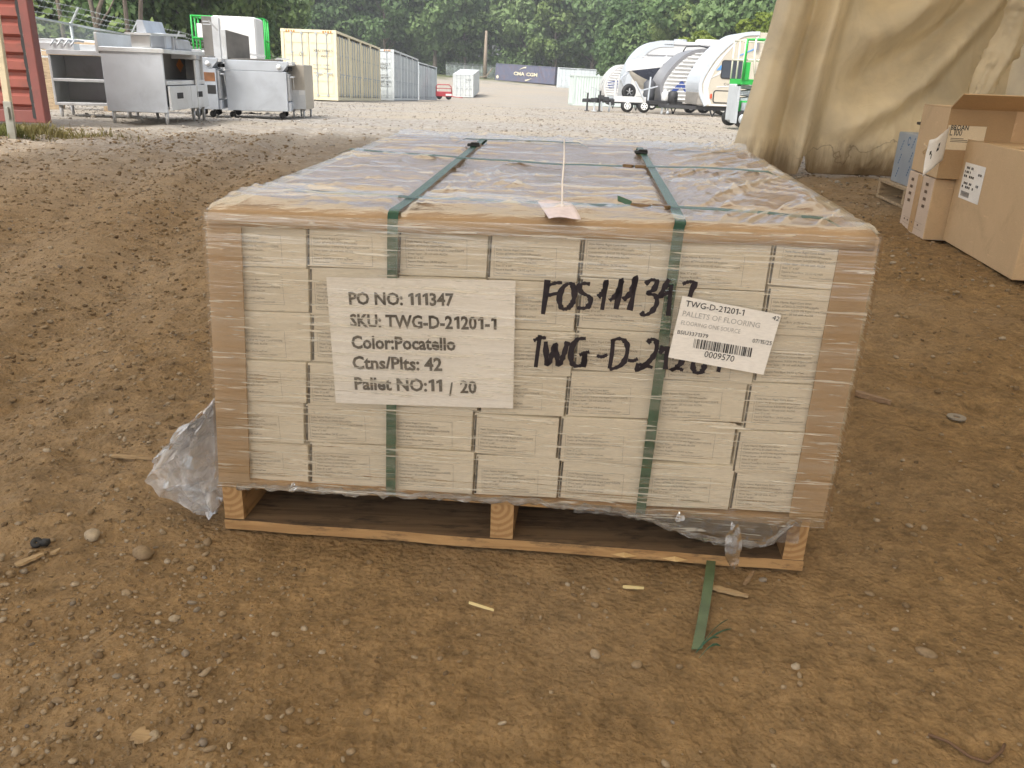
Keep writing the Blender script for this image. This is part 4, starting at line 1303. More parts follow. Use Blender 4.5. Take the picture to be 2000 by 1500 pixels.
def leg_part(par, f, x, y, z0, z1, r0=.022, r1=.03, m_=None, foot=True):
    mb = MB(); mb.tube([f(x, y, z0), f(x, y, z0 + .03), f(x, y, z0 + .035), f(x, y, z1)], [r0 * .7, r0 * .7, r0, r1], 10)
    return mb.build('leg', m_ or M_steel2, par, smooth=True)
def part(par, name, m_, f, *boxes, bev=.004):
    mb = MB()
    for b_ in boxes: fbox(mb, f, *b_)
    return mb.build(name, m_, par, bev=bev)

# -- open shelf counter beside the red container
o = at(112, 232, 12.6); zb = gz(o.x, o.y); o = Vector((o.x, o.y, zb))
f = W3(o, (.97, .24), 0)
r = thing('shelf_counter', 'open fronted stainless counter with two shelves right beside the red container door', 'counter', o)
x1 = 2.0; D_ = .75
part(r, 'side_panel', M_steel, f, (0, .03, 0, D_, .17, .86)); part(r, 'side_panel', M_steel, f, (x1 - .03, x1, 0, D_, .17, .86))
part(r, 'back_panel', M_steel2, f, (.03, x1 - .03, D_ - .02, D_, .17, .86))
part(r, 'divider', M_steel, f, (.80, .84, 0, D_ - .03, .2, .82))
part(r, 'bottom_shelf', M_steel, f, (.03, x1 - .03, -.003, D_ - .02, .17, .21)); part(r, 'shelf', M_steel, f, (.03, .8, .0, D_ - .02, .50, .54))
part(r, 'worktop', M_steel2, f, (-.01, x1 + .02, -.02, D_ + .02, .865, .93))
part(r, 'door', M_steel_blue, f, (.845, 1.4, -.012, .02, .5, .86)); part(r, 'upstand', M_steel, f, (-.01, x1 + .02, D_ - .05, D_ + .02, .93, 1.02))
for x, y in ((.06, .06), (.98, .06), (1.9, .06), (.06, .68), (1.9, .68)): leg_part(r, f, x, y, -.02, .17)
o2 = thing('steel_bracket', 'folded stainless brackets and taps piled on the left end of the shelf counter', 'steel parts', f(.1, .2, .93))
part(o2, 'channel', M_steel, f, (-.5, .35, .05, .40, .931, 1.02), (-.5, .3, .1, .3, 1.021, 1.07))
mb = MB()
for k in range(4): mb.tube([f(.05 + .09 * k, .0, .98), f(.1 + .09 * k, .05, 1.06), f(.16 + .09 * k, .3, 1.05)], .014, 6)
mb.build('tap', M_steel2, o2, smooth=True)

# -- counter with two doors
o = at(331, 244, 11.9); o.z = gz(o.x, o.y)
d1v = at(403, 226, 13.55) - o
f = W3(o, (d1v.x, d1v.y), 0)
r = thing('door_counter', 'stainless counter with two small doors, an orange sticker and a tall side panel', 'counter', o)
Lc, D_ = 1.72, .82
part(r, 'side_panel', M_steel_blue, f, (0, .03, -.0, D_, .16, .99))
part(r, 'side_panel', M_steel, f, (Lc - .03, Lc, 0, D_, .25, .92))
part(r, 'back_panel', M_steel_dark, f, (.03, Lc - .03, .26, .28, .2, .94))
part(r, 'worktop', M_steel, f, (-.02, Lc + .03, -.03, D_ + .01, .93, .985)); part(r, 'shelf', M_steel, f, (.03, Lc - .03, -.015, .5, .52, .58))
part(r, 'bottom_shelf', M_steel2, f, (.03, Lc - .03, .0, D_, .2, .24))
part(r, 'backsplash', M_steel, f, (-.02, Lc + .03, D_ + .012, D_ + .05, .9, 1.16))
for x0, xe in ((.04, .9), (.91, 1.69)):
    d_ = part(r, 'door', M_steel, f, (x0, xe, -.045, -.012, .19, .51))
    part(d_, 'handle', M_dark, f, (x0 + .26, x0 + .5, -.052, -.046, .34, .42))
mb = MB(); c_ = f(1.42, .255, .78); rt_ = f(1.60, .255, .78) - c_
mb.add([c_ - rt_ * .9, c_ - Vector((0, 0, .10)), c_ + rt_ * .9, c_ + Vector((0, 0, .10))], [(0, 1, 2, 3)]); mb.build('orange_sticker', M_orange, r)
mb = MB(); mb.tube([f(.1, .3, .88), f(.35, .3, .85), f(.5, .35, .9)], .02, 8); mb.build('valve', M_dark, r, smooth=True)
for x, y in ((.05, .04), (Lc - .06, .04), (.05, .76), (Lc - .06, .76), (Lc * .5, .76)): leg_part(r, f, x, y, -.02, .21)
mb = MB(); mb.tube([f(.25, .62, .2), f(.25, .62, .1), f(.3, .6, .07), f(.32, .5, .07), f(.34, .5, .0)], .02, 8); mb.build('drain_pipe', M_steel2, r, smooth=True)
# stuff on top of it
o3 = thing('salvaged_shelf', 'slanting stainless wall shelf with brackets lying on top of the door counter', 'shelf', f(.6, .4, 1.0))
mb = MB(); mb.hexa([f(-.05, .1, 1.15), f(1.35, .1, 1.18), f(1.35, .45, 1.18), f(-.05, .45, 1.15), f(-.05, .1, 1.175), f(1.35, .1, 1.215), f(1.35, .45, 1.215), f(-.05, .45, 1.175)]); mb.build('board', M_steel, o3)
mb = MB(); mb.hexa([f(.40, .32, 1.188), f(1.15, .32, 1.208), f(1.15, .46, 1.208), f(.40, .46, 1.188), f(.40, .36, 1.35), f(1.15, .36, 1.36), f(1.15, .44, 1.36), f(.40, .44, 1.35)]); mb.build('upright_panel', M_steel_blue, o3, bev=.004)
part(o3, 'bracket', M_steel, f, (.02, .06, .15, .4, .99, 1.148)); part(o3, 'bracket', M_steel2, f, (.85, .89, .12, .4, .99, 1.165))
o4 = thing('sink_box', 'grey stainless sink basin turned upside down on the right end of the door counter', 'sink', f(1.3, .2, .99))
mb = MB(); mb.hexa([f(1.0, .12, .988), f(1.66, .12, .988), f(1.66, .6, .988), f(1.0, .6, .988), f(1.0, .14, 1.15), f(1.62, .14, 1.14), f(1.62, .58, 1.14), f(1.0, .58, 1.15)]); mb.build('basin', M_steel2, o4, bev=.02)
o5 = thing('steel_tub', 'pale stainless tub standing in the middle of the door counter', 'tub', f(.5, .5, .99))
part(o5, 'body', M_steel_blue, f, (.62, .98, .15, .6, .987, 1.2), bev=.02)

# -- cooking ranges
def range_unit(o, d, label, w=.86, dep=.95, h=.92, door_front=True, tall=False, m_side=None):
    f = W3(o, d, 0)
    r = thing('cooking_range', label, 'range', o, 0, 'stainless cooking ranges in the yard')
    part(r, 'body', m_side or M_steel_blue, f, (0, dep, 0, w, .13, h - .17))
    # sloping control fascia in profile
    mb = MB(); mb.prism([(-.0, h - .165), (dep - .06, h - .165), (dep + .04, h - .05), (dep + .04, h), (0, h)], 0, w, f=f); mb.build('top_housing', M_steel_blue, r, bev=.006)
    part(r, 'worktop', M_steel_dark, f, (.04, dep - .1, .04, w - .04, h, h + .03))
    mb = MB(); mb.tube([f(dep - .12, -.001, h - .09), f(dep - .12, -.025, h - .09)], .04, 14); mb.build('cap', M_white, r, smooth=True)
    part(r, 'oven_door', M_steel2, f, (dep + .004, dep + .045, .05, w - .05, .3, h - .2))
    part(r, 'kick_plate', M_steel_blue, f, (dep + .002, dep + .05, .04, w - .04, .13, .28))
    part(r, 'control_rail', M_steel, f, (dep + .045, dep + .11, .0, w, h - .06, h))
    mb = MB()
    for k in range(4): mb.tube([f(dep + .02, .15 + .18 * k, h - .115), f(dep + .07, .15 + .18 * k, h - .115)], .032, 10)
    mb.build('knobs', M_dark, r, smooth=True)
    mb = MB(); mb.tube([f(dep + .05, .08, h - .26), f(dep + .09, .08, h - .25), f(dep + .09, w - .08, h - .25), f(dep + .05, w - .08, h - .26)], .016, 8); mb.build('handle', M_steel, r, smooth=True)
    mb = MB(); mb.hexa([f(dep + .095, .3, h - .45), f(dep + .1, .3, h - .45), f(dep + .1, .36, h - .43), f(dep + .095, .36, h - .43), f(dep + .095, .2, h - .25), f(dep + .1, .2, h - .25), f(dep + .1, .26, h - .25), f(dep + .095, .26, h - .25)]); mb.build('paper_tag', M_white, r)
    for x, y in ((.1, .08), (dep - .08, .08), (.1, w - .08), (dep - .08, w - .08)):
        mb = MB(); mb.tube([f(x - .03, y - .02, .055), f(x - .03, y + .02, .055)], .055, 14); mb.tube([f(x, y, .08), f(x, y, .14)], .025, 8)
        mb.build('castor', M_black, r, smooth=True)
    return r, f
o = at(446, 222, 15.0); o.z = gz(o.x, o.y)
r1, f = range_unit(o, (.98, .19), 'wide stainless cooking range on castors with a tall scorched backguard', w=.9, dep=1.02, h=.95, m_side=M_steel_blue)
part(r1, 'backguard', M_steel, f, (-.02, .06, -.005, .88, .95, 1.42))
mb = MB(); mb.hexa([f(.062, .0, .98), f(.4, .3, .98), f(.4, .32, .98), f(.062, .02, .98), f(.062, .0, 1.42), f(.4, .3, 1.34), f(.4, .32, 1.34), f(.062, .02, 1.42)]); mb.build('scorched_panel', M_steel_dark, r1, bev=.003)
for a_, b_ in (((-.2, .0, 1.55), (-.06, .02, 1.40)), ((.42, .2, 1.05), (.68, .1, 1.02))):
    mb = MB(); mb.bar(f(*a_), f(*b_), .03); mb.build('bracket_arm', M_steel2, r1)
o = at(378, 222, 14.6); o.z = gz(o.x, o.y)
r2, f = range_unit(o, (.98, .19), 'rust stained cooking range half hidden behind the door counter', w=.8, dep=.42, h=.95, m_side=M_steel_blue)
part(r2, 'rusty_patch', M_rust, f, (.08, .40, -.004, -.001, .58, .72)); part(r2, 'vent_opening', M_dark, f, (.22, .40, -.004, -.001, .38, .52))

# -- tall convection oven behind
o = at(408, 205, 16.6); o.z = gz(o.x, o.y)
f = W3(o, (.99, .14), 0)
r = thing('upright_oven', 'tall pale upright oven with a control strip standing behind the ranges', 'oven', o)
part(r, 'body', M_white, f, (.18, .98, .02, .9, .3, 1.74), bev=.03); part(r, 'side_panel', M_steel_dark, f, (0, .178, .0, .88, .3, 1.72))
part(r, 'control_strip', M_steel, f, (.18, .31, -.012, .019, .5, 1.72))
mb = MB()
for z in (.62, .82, .72): mb.tube([f(.245, -.012, z), f(.245, -.04, z)], .045 if z < .7 else .03, 14)
mb.build('knobs', M_dark, r, smooth=True)
part(r, 'stand', M_steel2, f, (.02, .95, .05, .85, .05, .29))
part(r, 'vent', M_steel, f, (.02, .16, -.004, -.001, 1.62, 1.64), (.02, .16, -.004, -.001, 1.57, 1.59), bev=0)

# -- plain griddle cabinet at the right of the row
o = at(548, 226, 15.8); o.z = gz(o.x, o.y)
f = W3(o, (1, .05), 0)
r = thing('griddle_cabinet', 'plain brownish steel cabinet with a white label on thin legs, rightmost kitchen unit', 'cabinet', o)
mb = MB(); mb.prism([(.0, .16), (.47, .16), (.47, .93), (.04, .95), (-.08, .86)], 0, .8, f=f); mb.build('body', steel('warm_steel', (.46, .42, .36), .42, (.58, .55, .5), .5), r, bev=.008)
part(r, 'lower_panel', M_steel, f, (.0, .473, -.006, -.001, .17, .50))
part(r, 'label', M_white, f, (.36, .46, -.012, -.008, .42, .5), bev=0)
mb = MB(); mb.bar(f(-.1, .1, .95), f(-.02, .1, 1.02), .03); mb.bar(f(-.02, .1, 1.02), f(.2, .1, 1.02), .03); mb.build('rail', M_steel, r)
for x, y in ((.24, .05), (.42, .05), (.24, .7), (.42, .7)): leg_part(r, f, x, y, -.02, .16, .016, .022)

# -- scrap behind the counters: timber stack and a long white trailer
r = thing('timber_stack', 'stack of rough old timber boards behind the shelf counter', 'timber stack', at(150, 220, 14.9))
for k in range(9):
    o = at(84 + 6 * (k % 3), 104 - 11 * (k // 3), 14.6 + .25 * (k % 3)); e = o + Vector((1.5 + .25 * (k % 2), .35, -.04))
    mb = MB(); mb.bar(o, e, .18, .07); mb.build('board', wood('rough_timber', (.42 - .05 * (k % 3), .30 - .04 * (k % 3), .18), (.62, .48, .32), (20, 3, 20)), r, bev=.004)
for x in (100, 210):
    mb = MB(); a = at(x, 140, 14.95); mb.bar((a.x, a.y, gz(a.x, a.y)), (a.x, a.y, at(x, 113, 14.95).z), .2); mb.build('bearer', M_wood_grey, r)
M_glass = mat('dark_window_glass', (.05, .06, .075), .12, 0, .2, 1.2, spec=.8)
def rounded(x0, x1, z0, z1, rr, n=5):
    out = []
    for cx, cz, a0 in ((x1 - rr, z0 + rr, -90), (x1 - rr, z1 - rr, 0), (x0 + rr, z1 - rr, 90), (x0 + rr, z0 + rr, 180)):
        for i in range(n + 1):
            a = math.radians(a0 + 90 * i / n); out.append((cx + rr * math.cos(a), cz + rr * math.sin(a)))
    return out
def win(par, f, x0, x1, z0, z1, rr=.08, y=-.02, mg=None, mf=None, name='window'):
    mb = MB(); mb.prism(rounded(x0, x1, z0, z1, rr), y, .02, f=f); w_ = mb.build(name, mf or M_black, par)
    mb = MB(); mb.prism(rounded(x0 + .04, x1 - .04, z0 + .04, z1 - .04, rr * .7), y - .008, y + .01, f=f); mb.build('pane', mg or M_glass, w_)
    return w_
o = at(90, 196, 24); o.z = float(yard_z(o.x, o.y)); f = W3(o, (.93, .36), 0)
r = thing('white_camper', 'long low white camper parked along the barbed wire fence behind the counters', 'camper', o)
mb = MB(); mb.prism([(0, .45), (5.2, .45), (5.2, 1.2), (4.9, 1.36), (4.2, 1.42), (.6, 1.58), (0, 1.45)], 0, 2.1, f=f); mb.build('body', M_white, r, bev=.06, seg=3)
for a in (.5, 1.6, 2.7, 3.7): win(r, f, a, a + .8, 1.0 - .03 * a, 1.3 - .04 * a, .06)
for a in (.9, 4.2):
    mb = MB(); mb.tube([f(a, -.03, .32), f(a, .2, .32)], .32, 20); mb.build('wheel', M_black, r, smooth=True)

# -- green platform lifts
M_green = mat('bright_green_paint', (.03, .42, .07), .45, 0, .15, 3)
M_cream = mat('cream_paint', (.75, .72, .60), .5)
M_lgrey = mat('light_grey_paint', (.45, .48, .50), .5)
def rails(par, f, x0, x1, y0, y1, z0, z1, m_, rr=.02, mid=True):
    corners = [(x0, y0), (x1, y0), (x1, y1), (x0, y1)]
    mb = MB()
    for i in range(4):
        a, c = corners[i], corners[(i + 1) % 4]
        for z in ((z0 + z1) / 2, z1): mb.tube([f(*a, z), f(*c, z)], rr, 7)
        mb.tube([f(*a, z0), f(*a, z1)], rr, 7)
        mm = ((a[0] + c[0]) / 2, (a[1] + c[1]) / 2); mb.tube([f(*mm, z0), f(*mm, z1)], rr, 7)
    return mb.build('guard_rail', m_, par, smooth=True)
def scissor_lift(o, d, label, w, l, deck, rail_h, m_rail):
    f = W3(o, d, 0)
    r = thing('scissor_lift', label, 'scissor lift', o)
    part(r, 'chassis', M_green, f, (0, w, .12, l, .18, .62), bev=.02)
    part(r, 'end_plate', M_lgrey, f, (-.07, -.002, .2, l * .8, .14, 1.0), bev=.02)
    part(r, 'battery_box', M_lgrey, f, (.1, w - .02, .06, .117, .25, .58))
    for x, y in ((.12, .0), (.12, l), (w - .12, 0), (w - .12, l)):
        mb = MB(); mb.tube([f(x, y - .06, .2), f(x, y + .06, .2)], .2, 22); wv = mb.build('wheel', M_black, r, smooth=True, bev=.015)
        mb = MB(); mb.tube([f(x, y - .075, .2), f(x, y + .075, .2)], .12, 16); mb.build('rim', M_lgrey, wv, smooth=True)
    n = max(2, round((deck - .66) / .17)); dz = (deck - .66) / n
    for k in range(n):
        z0 = .63 + k * dz
        for y in (.2, l - .2):
            mb = MB(); mb.bar(f(.1, y, z0), f(w - .1, y, z0 + dz), .06, .09); mb.bar(f(w - .1, y + .06, z0), f(.1, y + .06, z0 + dz), .06, .09)
            mb.build('scissor_arm', M_lgrey, r)
    part(r, 'platform', M_green, f, (-.0, w + .04, .0, l, deck, deck + .13), bev=.01)
    rails(r, f, 0, w, .04, l - .04, deck + .13, deck + rail_h, m_rail)
    return r, f
o = at(1438, 247, 21.2); o.z = float(yard_z(o.x, o.y)) + .0
r, f = scissor_lift(o, (.985, .17), 'green scissor lift with cream rails parked at the edge of the canvas curtain', 1.7, .75, .99, 1.0, M_cream)
part(r, 'tool_panel', M_green, f, (-.02, .16, -.02, .02, 1.1, 1.5))
mb = MB(); mb.tube([f(.0, -.03, 1.12), f(.0, -.03, 2.0), f(.8, -.03, 2.02)], .035, 8); mb.build('green_post', M_green, r, smooth=True)
for s in (.1, .35):
    mb = MB(); mb.tube([f(.2 + s, -.05, 1.15), f(.12 + s, -.05, 1.6), f(.1 + s, -.05, 2.0), f(.22 + s, .1, 2.06)], .028, 8); mb.build('gate_rail', M_cream, r, smooth=True)
part(r, 'ladder_plate', M_lgrey, f, (-.12, -.072, -.15, .15, .1, .95))
o = at(385, 170, 20.5); o.z = float(yard_z(o.x, o.y)); f0 = (.98, .2)
r, f = scissor_lift(o, f0, 'green scissor lift with a raised railed platform behind the upright oven', 1.62, 1.1, .95, 1.06, M_green)
part(r, 'document_box', M_white, f, (.12, .3, -.02, .0, 1.55, 1.85)); part(r, 'gate_panel', M_green, f, (1.3, 1.62, -.03, .0, 1.1, 1.55), (1.36, 1.4, -.03, .0, 1.6, 1.9))

# -- shipping containers
def paint(name, c, st=(.25, .20, .15), amt=.25, metal=0):
    return mat(name, c, .5, metal, .07, 1.5, st, amt, 3.0, (1, 1, 1), 0)
CONT_ME = {}
def corr(mb, f3, L0, L1, z0, z1, pitch=.28, dep=.036):
    """trapezoid corrugated sheet running along local x"""
    n = max(1, int((L1 - L0) / pitch)); p_ = (L1 - L0) / n
    prof = []
    for k in range(n):
        a = L0 + k * p_
        prof += [(a, 0), (a + p_ * .26, 0), (a + p_ * .5, dep), (a + p_ * .76, dep)]
    prof.append((L1, 0))
    vs = [f3(x, y, z0) for x, y in prof] + [f3(x, y, z1) for x, y in prof]
    m_ = len(prof)
    mb.add(vs, [(i, i + 1, m_ + i + 1, m_ + i) for i in range(m_ - 1)])
def cont_door(par, f3, a0, a1, z0, z1, mp, mbar, ribs=5):
    """one door leaf on a face with local coords (a, depth, z)"""
    w = a1 - a0
    mb = MB()
    def q(x0, x1, d0, d1, zz0, zz1): mb.hexa([f3(x0, d0, zz0), f3(x1, d0, zz0), f3(x1, d1, zz0), f3(x0, d1, zz0), f3(x0, d0, zz1), f3(x1, d0, zz1), f3(x1, d1, zz1), f3(x0, d1, zz1)])
    q(a0 + .012, a1 - .012, .03, .06, z0, z1)
    hh = (z1 - z0) / ribs
    for k in range(ribs):
        q(a0 + .07, a1 - .07, .012, .0298, z0 + hh * k + .12, z0 + hh * (k + 1) - .04)
    dr = mb.build('door', mp, par)
    mb = MB()
    for t in (.3, .72):
        x = a0 + w * t
        mb.tube([f3(x, -.012, z0 - .05), f3(x, -.012, z1 + .05)], .02, 6)
        for zz in (z0 + .02, z1 - .06, z0 + (z1 - z0) * .32, z0 + (z1 - z0) * .68):
            q2 = [f3(x - .05, -.03, zz), f3(x + .05, -.03, zz), f3(x + .05, .015, zz), f3(x - .05, .015, zz), f3(x - .05, -.03, zz + .06), f3(x + .05, -.03, zz + .06), f3(x + .05, .015, zz + .06), f3(x - .05, .015, zz + .06)]
            mb.hexa(q2)
    mb.build('locking_bars', mbar, dr)
    mb = MB()
    for t in (.3, .72):
        x = a0 + w * t; zz = z0 + (z1 - z0) * .36
        mb.hexa([f3(x - .02, -.05, zz), f3(x + .24, -.05, zz), f3(x + .24, -.03, zz), f3(x - .02, -.03, zz), f3(x - .02, -.05, zz + .05), f3(x + .24, -.05, zz + .05), f3(x + .24, -.03, zz + .05), f3(x - .02, -.03, zz + .05)])
    mb.build('handle', M_lgrey, dr)
    return dr
def container(o, d, L_, H_, mp, label, name='shipping_container', near='doors', side=None, Wd=2.44, pitch=None, roll=0, group=None, bars=None):
    """o = near left bottom corner looking along d (+x local, the long axis); front long side is y=0 (right of d is -y)"""
    mbar = bars or M_lgrey
    d = Vector(d).normalized(); n = Vector((-d.y, d.x, 0)).normalized(); o = Vector(o); o.z = float(yard_z(o.x, o.y)) + .02
    upd = d.cross(n).normalized()
    if upd.z < 0: upd = -upd
    f = lambda x, y, z: Vector(o) + d * x + n * y + upd * z
    r = thing(name, label, 'container', o, 0, group)
    P_ = .13
    mb = MB()
    for x in (0, L_ - P_):
        for y in (0, Wd - P_): fbox(mb, f, x, x + P_, y, y + P_, .125, H_ - .125)
    for y in (0, Wd - .1):
        fbox(mb, f, P_, L_ - P_, y, y + .1, .0, .15); fbox(mb, f, P_, L_ - P_, y, y + .08, H_ - .1, H_ - .002)
    for x in (0, L_ - .1):
        fbox(mb, f, x, x + .1, P_, Wd - P_, .0, .15); fbox(mb, f, x, x + .1, P_, Wd - P_, H_ - .12, H_ - .002)
    mb.build('frame', mp, r)
    for x in (-.006, L_ - .17):
        for y in (-.006, Wd - .156):
            for z in (0, H_ - .12):
                mb = MB(); fbox(mb, f, x, x + .176, y, y + .162, z, z + .124); mb.build('corner_casting', mp, r)
    mb = MB(); fbox(mb, f, .1, L_ - .1, .08, Wd - .08, H_ - .03, H_ - .004); mb.build('roof', mp, r)
    mb = MB(); fbox(mb, f, .1, L_ - .1, .1, Wd - .1, .05, .12); mb.build('floor', M_dark, r)
    pt = pitch or .28
    # far side, far end
    mb = MB(); corr(mb, lambda a, y, z: f(a, Wd - .07 + y * .5, z), P_, L_ - P_, .15, H_ - .1, pt); mb.build('side_wall', mp, r)
    mb = MB(); corr(mb, lambda a, y, z: f(L_ - .05 - y, a, z), P_, Wd - P_, .15, H_ - .12, pt); mb.build('end_wall', mp, r)
    F0 = lambda a, y, z: f(y, Wd - a, z)        # near end as a face, a runs left to right
    if near == 'doors':
        cont_door(r, F0, .13, Wd / 2, .16, H_ - .13, mp, mbar); cont_door(r, F0, Wd / 2, Wd - .13, .16, H_ - .13, mp, mbar)
    else:
        mb = MB(); corr(mb, lambda a, y, z: f(.03 + y, a, z), P_, Wd - P_, .15, H_ - .12, pt); mb.build('end_wall', mp, r)
    S0 = lambda a, y, z: f(a, y, z)
    if side:
        n_ = side; w_ = (L_ - .3) / n_
        mb = MB()
        for k in range(n_ + 1):
            x = .15 + w_ * k; fbox(mb, f, max(.13, x - .16), min(L_ - .13, x + .16), .02, .09, .15, H_ - .1)
        mb.build('side_posts', mp, r)
        for k in range(n_):
            a0 = .15 + w_ * k + .17; a1 = .15 + w_ * (k + 1) - .17
            cont_door(r, S0, a0, (a0 + a1) / 2, .18, H_ - .22, mp, mbar); cont_door(r, S0, (a0 + a1) / 2, a1, .18, H_ - .22, mp, mbar)
    else:
        mb = MB(); corr(mb, lambda a, y, z: f(a, .03 + y, z), P_, L_ - P_, .15, H_ - .1, pt); mb.build('side_wall', mp, r)
    return r, f
M_yel = paint('pale_yellow_paint', (.80, .72, .50), (.5, .42, .26), .2)
M_wht = paint('white_container_paint', (.66, .70, .70), (.4, .42, .42), .2)
M_wht2 = paint('greyish_white_container_paint', (.62, .68, .70), (.4, .44, .46), .25)
M_grn = paint('pale_grey_green_paint', (.58, .66, .62), (.4, .45, .42), .2)
M_hazard = mat('hazard_yellow_black', (.55, .22, .03), .6)
M_cprint = mat('container_lettering', (.12, .115, .10), .7)
def stripes(par, f, Wd, H_):
    mb = MB()
    for y0 in (.2, Wd - .62):
        for k in range(4): fbox(mb, f, -.012, -.008, y0 + k * .11, y0 + k * .11 + .06, H_ - .11, H_ - .02)
    mb.build('hazard_marking', M_hazard, par)
def ctext(par, f, Wd, rows, mt=None):
    mb = MB()
    for s, a0, a1, z in rows:
        a = f(-.045, Wd - a0, z); c = f(-.045, Wd - a1, z)
        add_text(mb, s, a, c, (0, 0, 1), .01)
    mb.build('lettering', mt or M_cprint, par)
o = at(660, 193, 39); 
r, f = container((o.x - .0, o.y, o.z), (-.005, 1, -.030), 12.2, 2.92, M_yel, 'pale yellow shipping container with four doors along its side, nearest of the row', side=None or 4)
r_yel = r
stripes(r, f, 2.44, 2.9)
ctext(r, f, 2.44, (('XINU 510560 5', 1.42, 2.28, 2.02), ('45G1', 1.75, 2.0, 1.80), ('MAX GROSS', 1.4, 1.75, 1.45), ('32,500 KG', 1.85, 2.15, 1.45), ('TARE', 1.4, 1.58, 1.28), ('4,180 KG', 1.85, 2.15, 1.28), ('NET', 1.4, 1.55, 1.11), ('28,320 KG', 1.85, 2.15, 1.11)))
mb = MB()
for a in range(4):
    mb.add([f(-.045, 2.44 - .85 - .07 * math.cos(a * math.pi / 2), 1.9 + .1 * math.sin(a * math.pi / 2)), f(-.045, 2.44 - .85 - .07 * math.cos((a + 1) * math.pi / 2), 1.9 + .1 * math.sin((a + 1) * math.pi / 2)), f(-.045, 2.44 - .85 - .05 * math.cos((a + 1) * math.pi / 2), 1.9 + .075 * math.sin((a + 1) * math.pi / 2)), f(-.045, 2.44 - .85 - .05 * math.cos(a * math.pi / 2), 1.9 + .075 * math.sin(a * math.pi / 2))], [(0, 1, 2, 3)])
mb.build('diamond_mark', M_cprint, r)
o = at(770, 194, 53)
r, f = container(o, (0, 1, -.027), 12.2, 2.9, M_wht, 'white side door container standing directly behind the pale yellow one', side=4)
stripes(r, f, 2.44, 2.9)
ctext(r, f, 2.44, (('610623 1', 1.55, 2.2, 2.0), ('45G1', 1.6, 2.0, 1.78), ('32,500 KG', 1.55, 2.1, 1.4), ('4,180 KG', 1.55, 2.1, 1.22), ('28,320 KG', 1.55, 2.1, 1.04), ('76.3 CU.M', 1.55, 2.1, .86)))
o = at(818, 195, 70)
r, f = container(o, (.02, 1, -.025), 12.2, 2.9, M_wht2, 'bluish white container with two side doors, last of the row on the left', side=2)
ctext(r, f, 2.44, (('45G1', 1.6, 2.0, 1.8), ('32,500 KG', 1.5, 2.1, 1.4), ('4,180 KG', 1.5, 2.1, 1.2)))
o = at(924, 190, 104)
r, f = container(o, at(936, 178.5, 110) - o, 6.06, 2.59, M_wht, 'short white container standing alone with its pale roof tilted into view', side=None)
ctext(r, f, 2.44, (('45 50 22', 1.5, 2.2, 1.9),))
o = at(967, 155.5, 147); e = at(1085, 165, 139.5); dvec = (e - o).normalized()
M_cma = mat('faded_blue_container', (.125, .135, .20), .6, 0, .12, 1.2, (.22, .12, .09), .55, 1.6)
r, f = container(o, dvec, 12.19, 2.59, M_cma, 'faded blue container with white lettering and swooshes below the trees', near='wall')
M_cmaw = mat('cream_lettering', (.75, .68, .50), .6, 0, .2, 3)
mb = MB()
add_text(mb, 'CMA', f(3.9, -.03, .98), f(6.15, -.03, .98), (0, 0, 1), .035, .52); add_text(mb, 'CGM', f(6.5, -.03, .98), f(8.75, -.03, .98), (0, 0, 1), .035, .52)
mb.build('lettering', M_cmaw, r)
for s in (1, -1):
    mb = MB(); vs = []
    for i in range(13):
        t = i / 12; x = 6.35 + s * (-1.25 + 1.3 * t); z = 1.27 + s * (.62 + .36 * math.sin(t * math.pi / 2)); w = .03 + .09 * t
        vs += [f(x, -.03, z - w), f(x, -.03, z + w)]
    mb.add(vs, [(2 * i, 2 * i + 2, 2 * i + 3, 2 * i + 1) for i in range(12)]); mb.build('swoosh', M_cmaw, r)
mb = MB(); c_ = f(.5, -.03, .5)
mb.add([c_ + dvec * .28 * math.cos(a * .7) + Vector((0, 0, .28 * math.sin(a * .7))) for a in range(9)], [tuple(range(9))]); mb.build('round_label', M_cmaw, r)
o = at(1087, 171, 136)
r, f = container(o, (1, -.03, -.015), 12.2, 2.9, M_wht2, 'long pale container with a row of side doors, right of the faded blue one', side=4, near='wall')
o = at(1118, 208, 80)
r, f = container(o, (1, .12, 0), 6.06, 2.62, M_grn, 'pale grey green corrugated container standing left of the parked trailers', near='wall', pitch=.24)
# red gate lying against the row
M_red = mat('red_paint', (.42, .04, .05), .5, 0, .15, 3)
o = at(851, 194, 74); f = W3(o, (1, .1), 0)
r = thing('red_truck_body', 'low red flatbed with a hooped rail, beside the last white container', 'truck bed', o)
mb = MB(); fbox(mb, f, 0, 1.4, 0, 2, .25, .62); mb.build('deck', M_red, r, bev=.03)
mb = MB(); mb.tube([f(.05, 0, .6), f(.05, 0, 1.05), f(.15, 0, 1.2), f(1.15, 0, 1.2), f(1.3, 0, 1.05), f(1.38, 0, .5)], .04, 7); mb.tube([f(.05, 0, .9), f(1.32, 0, .9)], .03, 6); mb.build('rail', M_red, r, smooth=True)
mb = MB(); fbox(mb, f, .85, 1.35, -.02, -.005, .32, .48); mb.build('plate', M_white, r)
mb = MB(); mb.bar(f(1.35, 0, .28), f(2.3, -.3, .2), .06); mb.build('tow_bar', M_red, r)
for x in (.3, 1.1):
    mb = MB(); mb.tube([f(x, .1, .26), f(x, .3, .26)], .26, 14); mb.build('wheel', M_black, r, smooth=True)

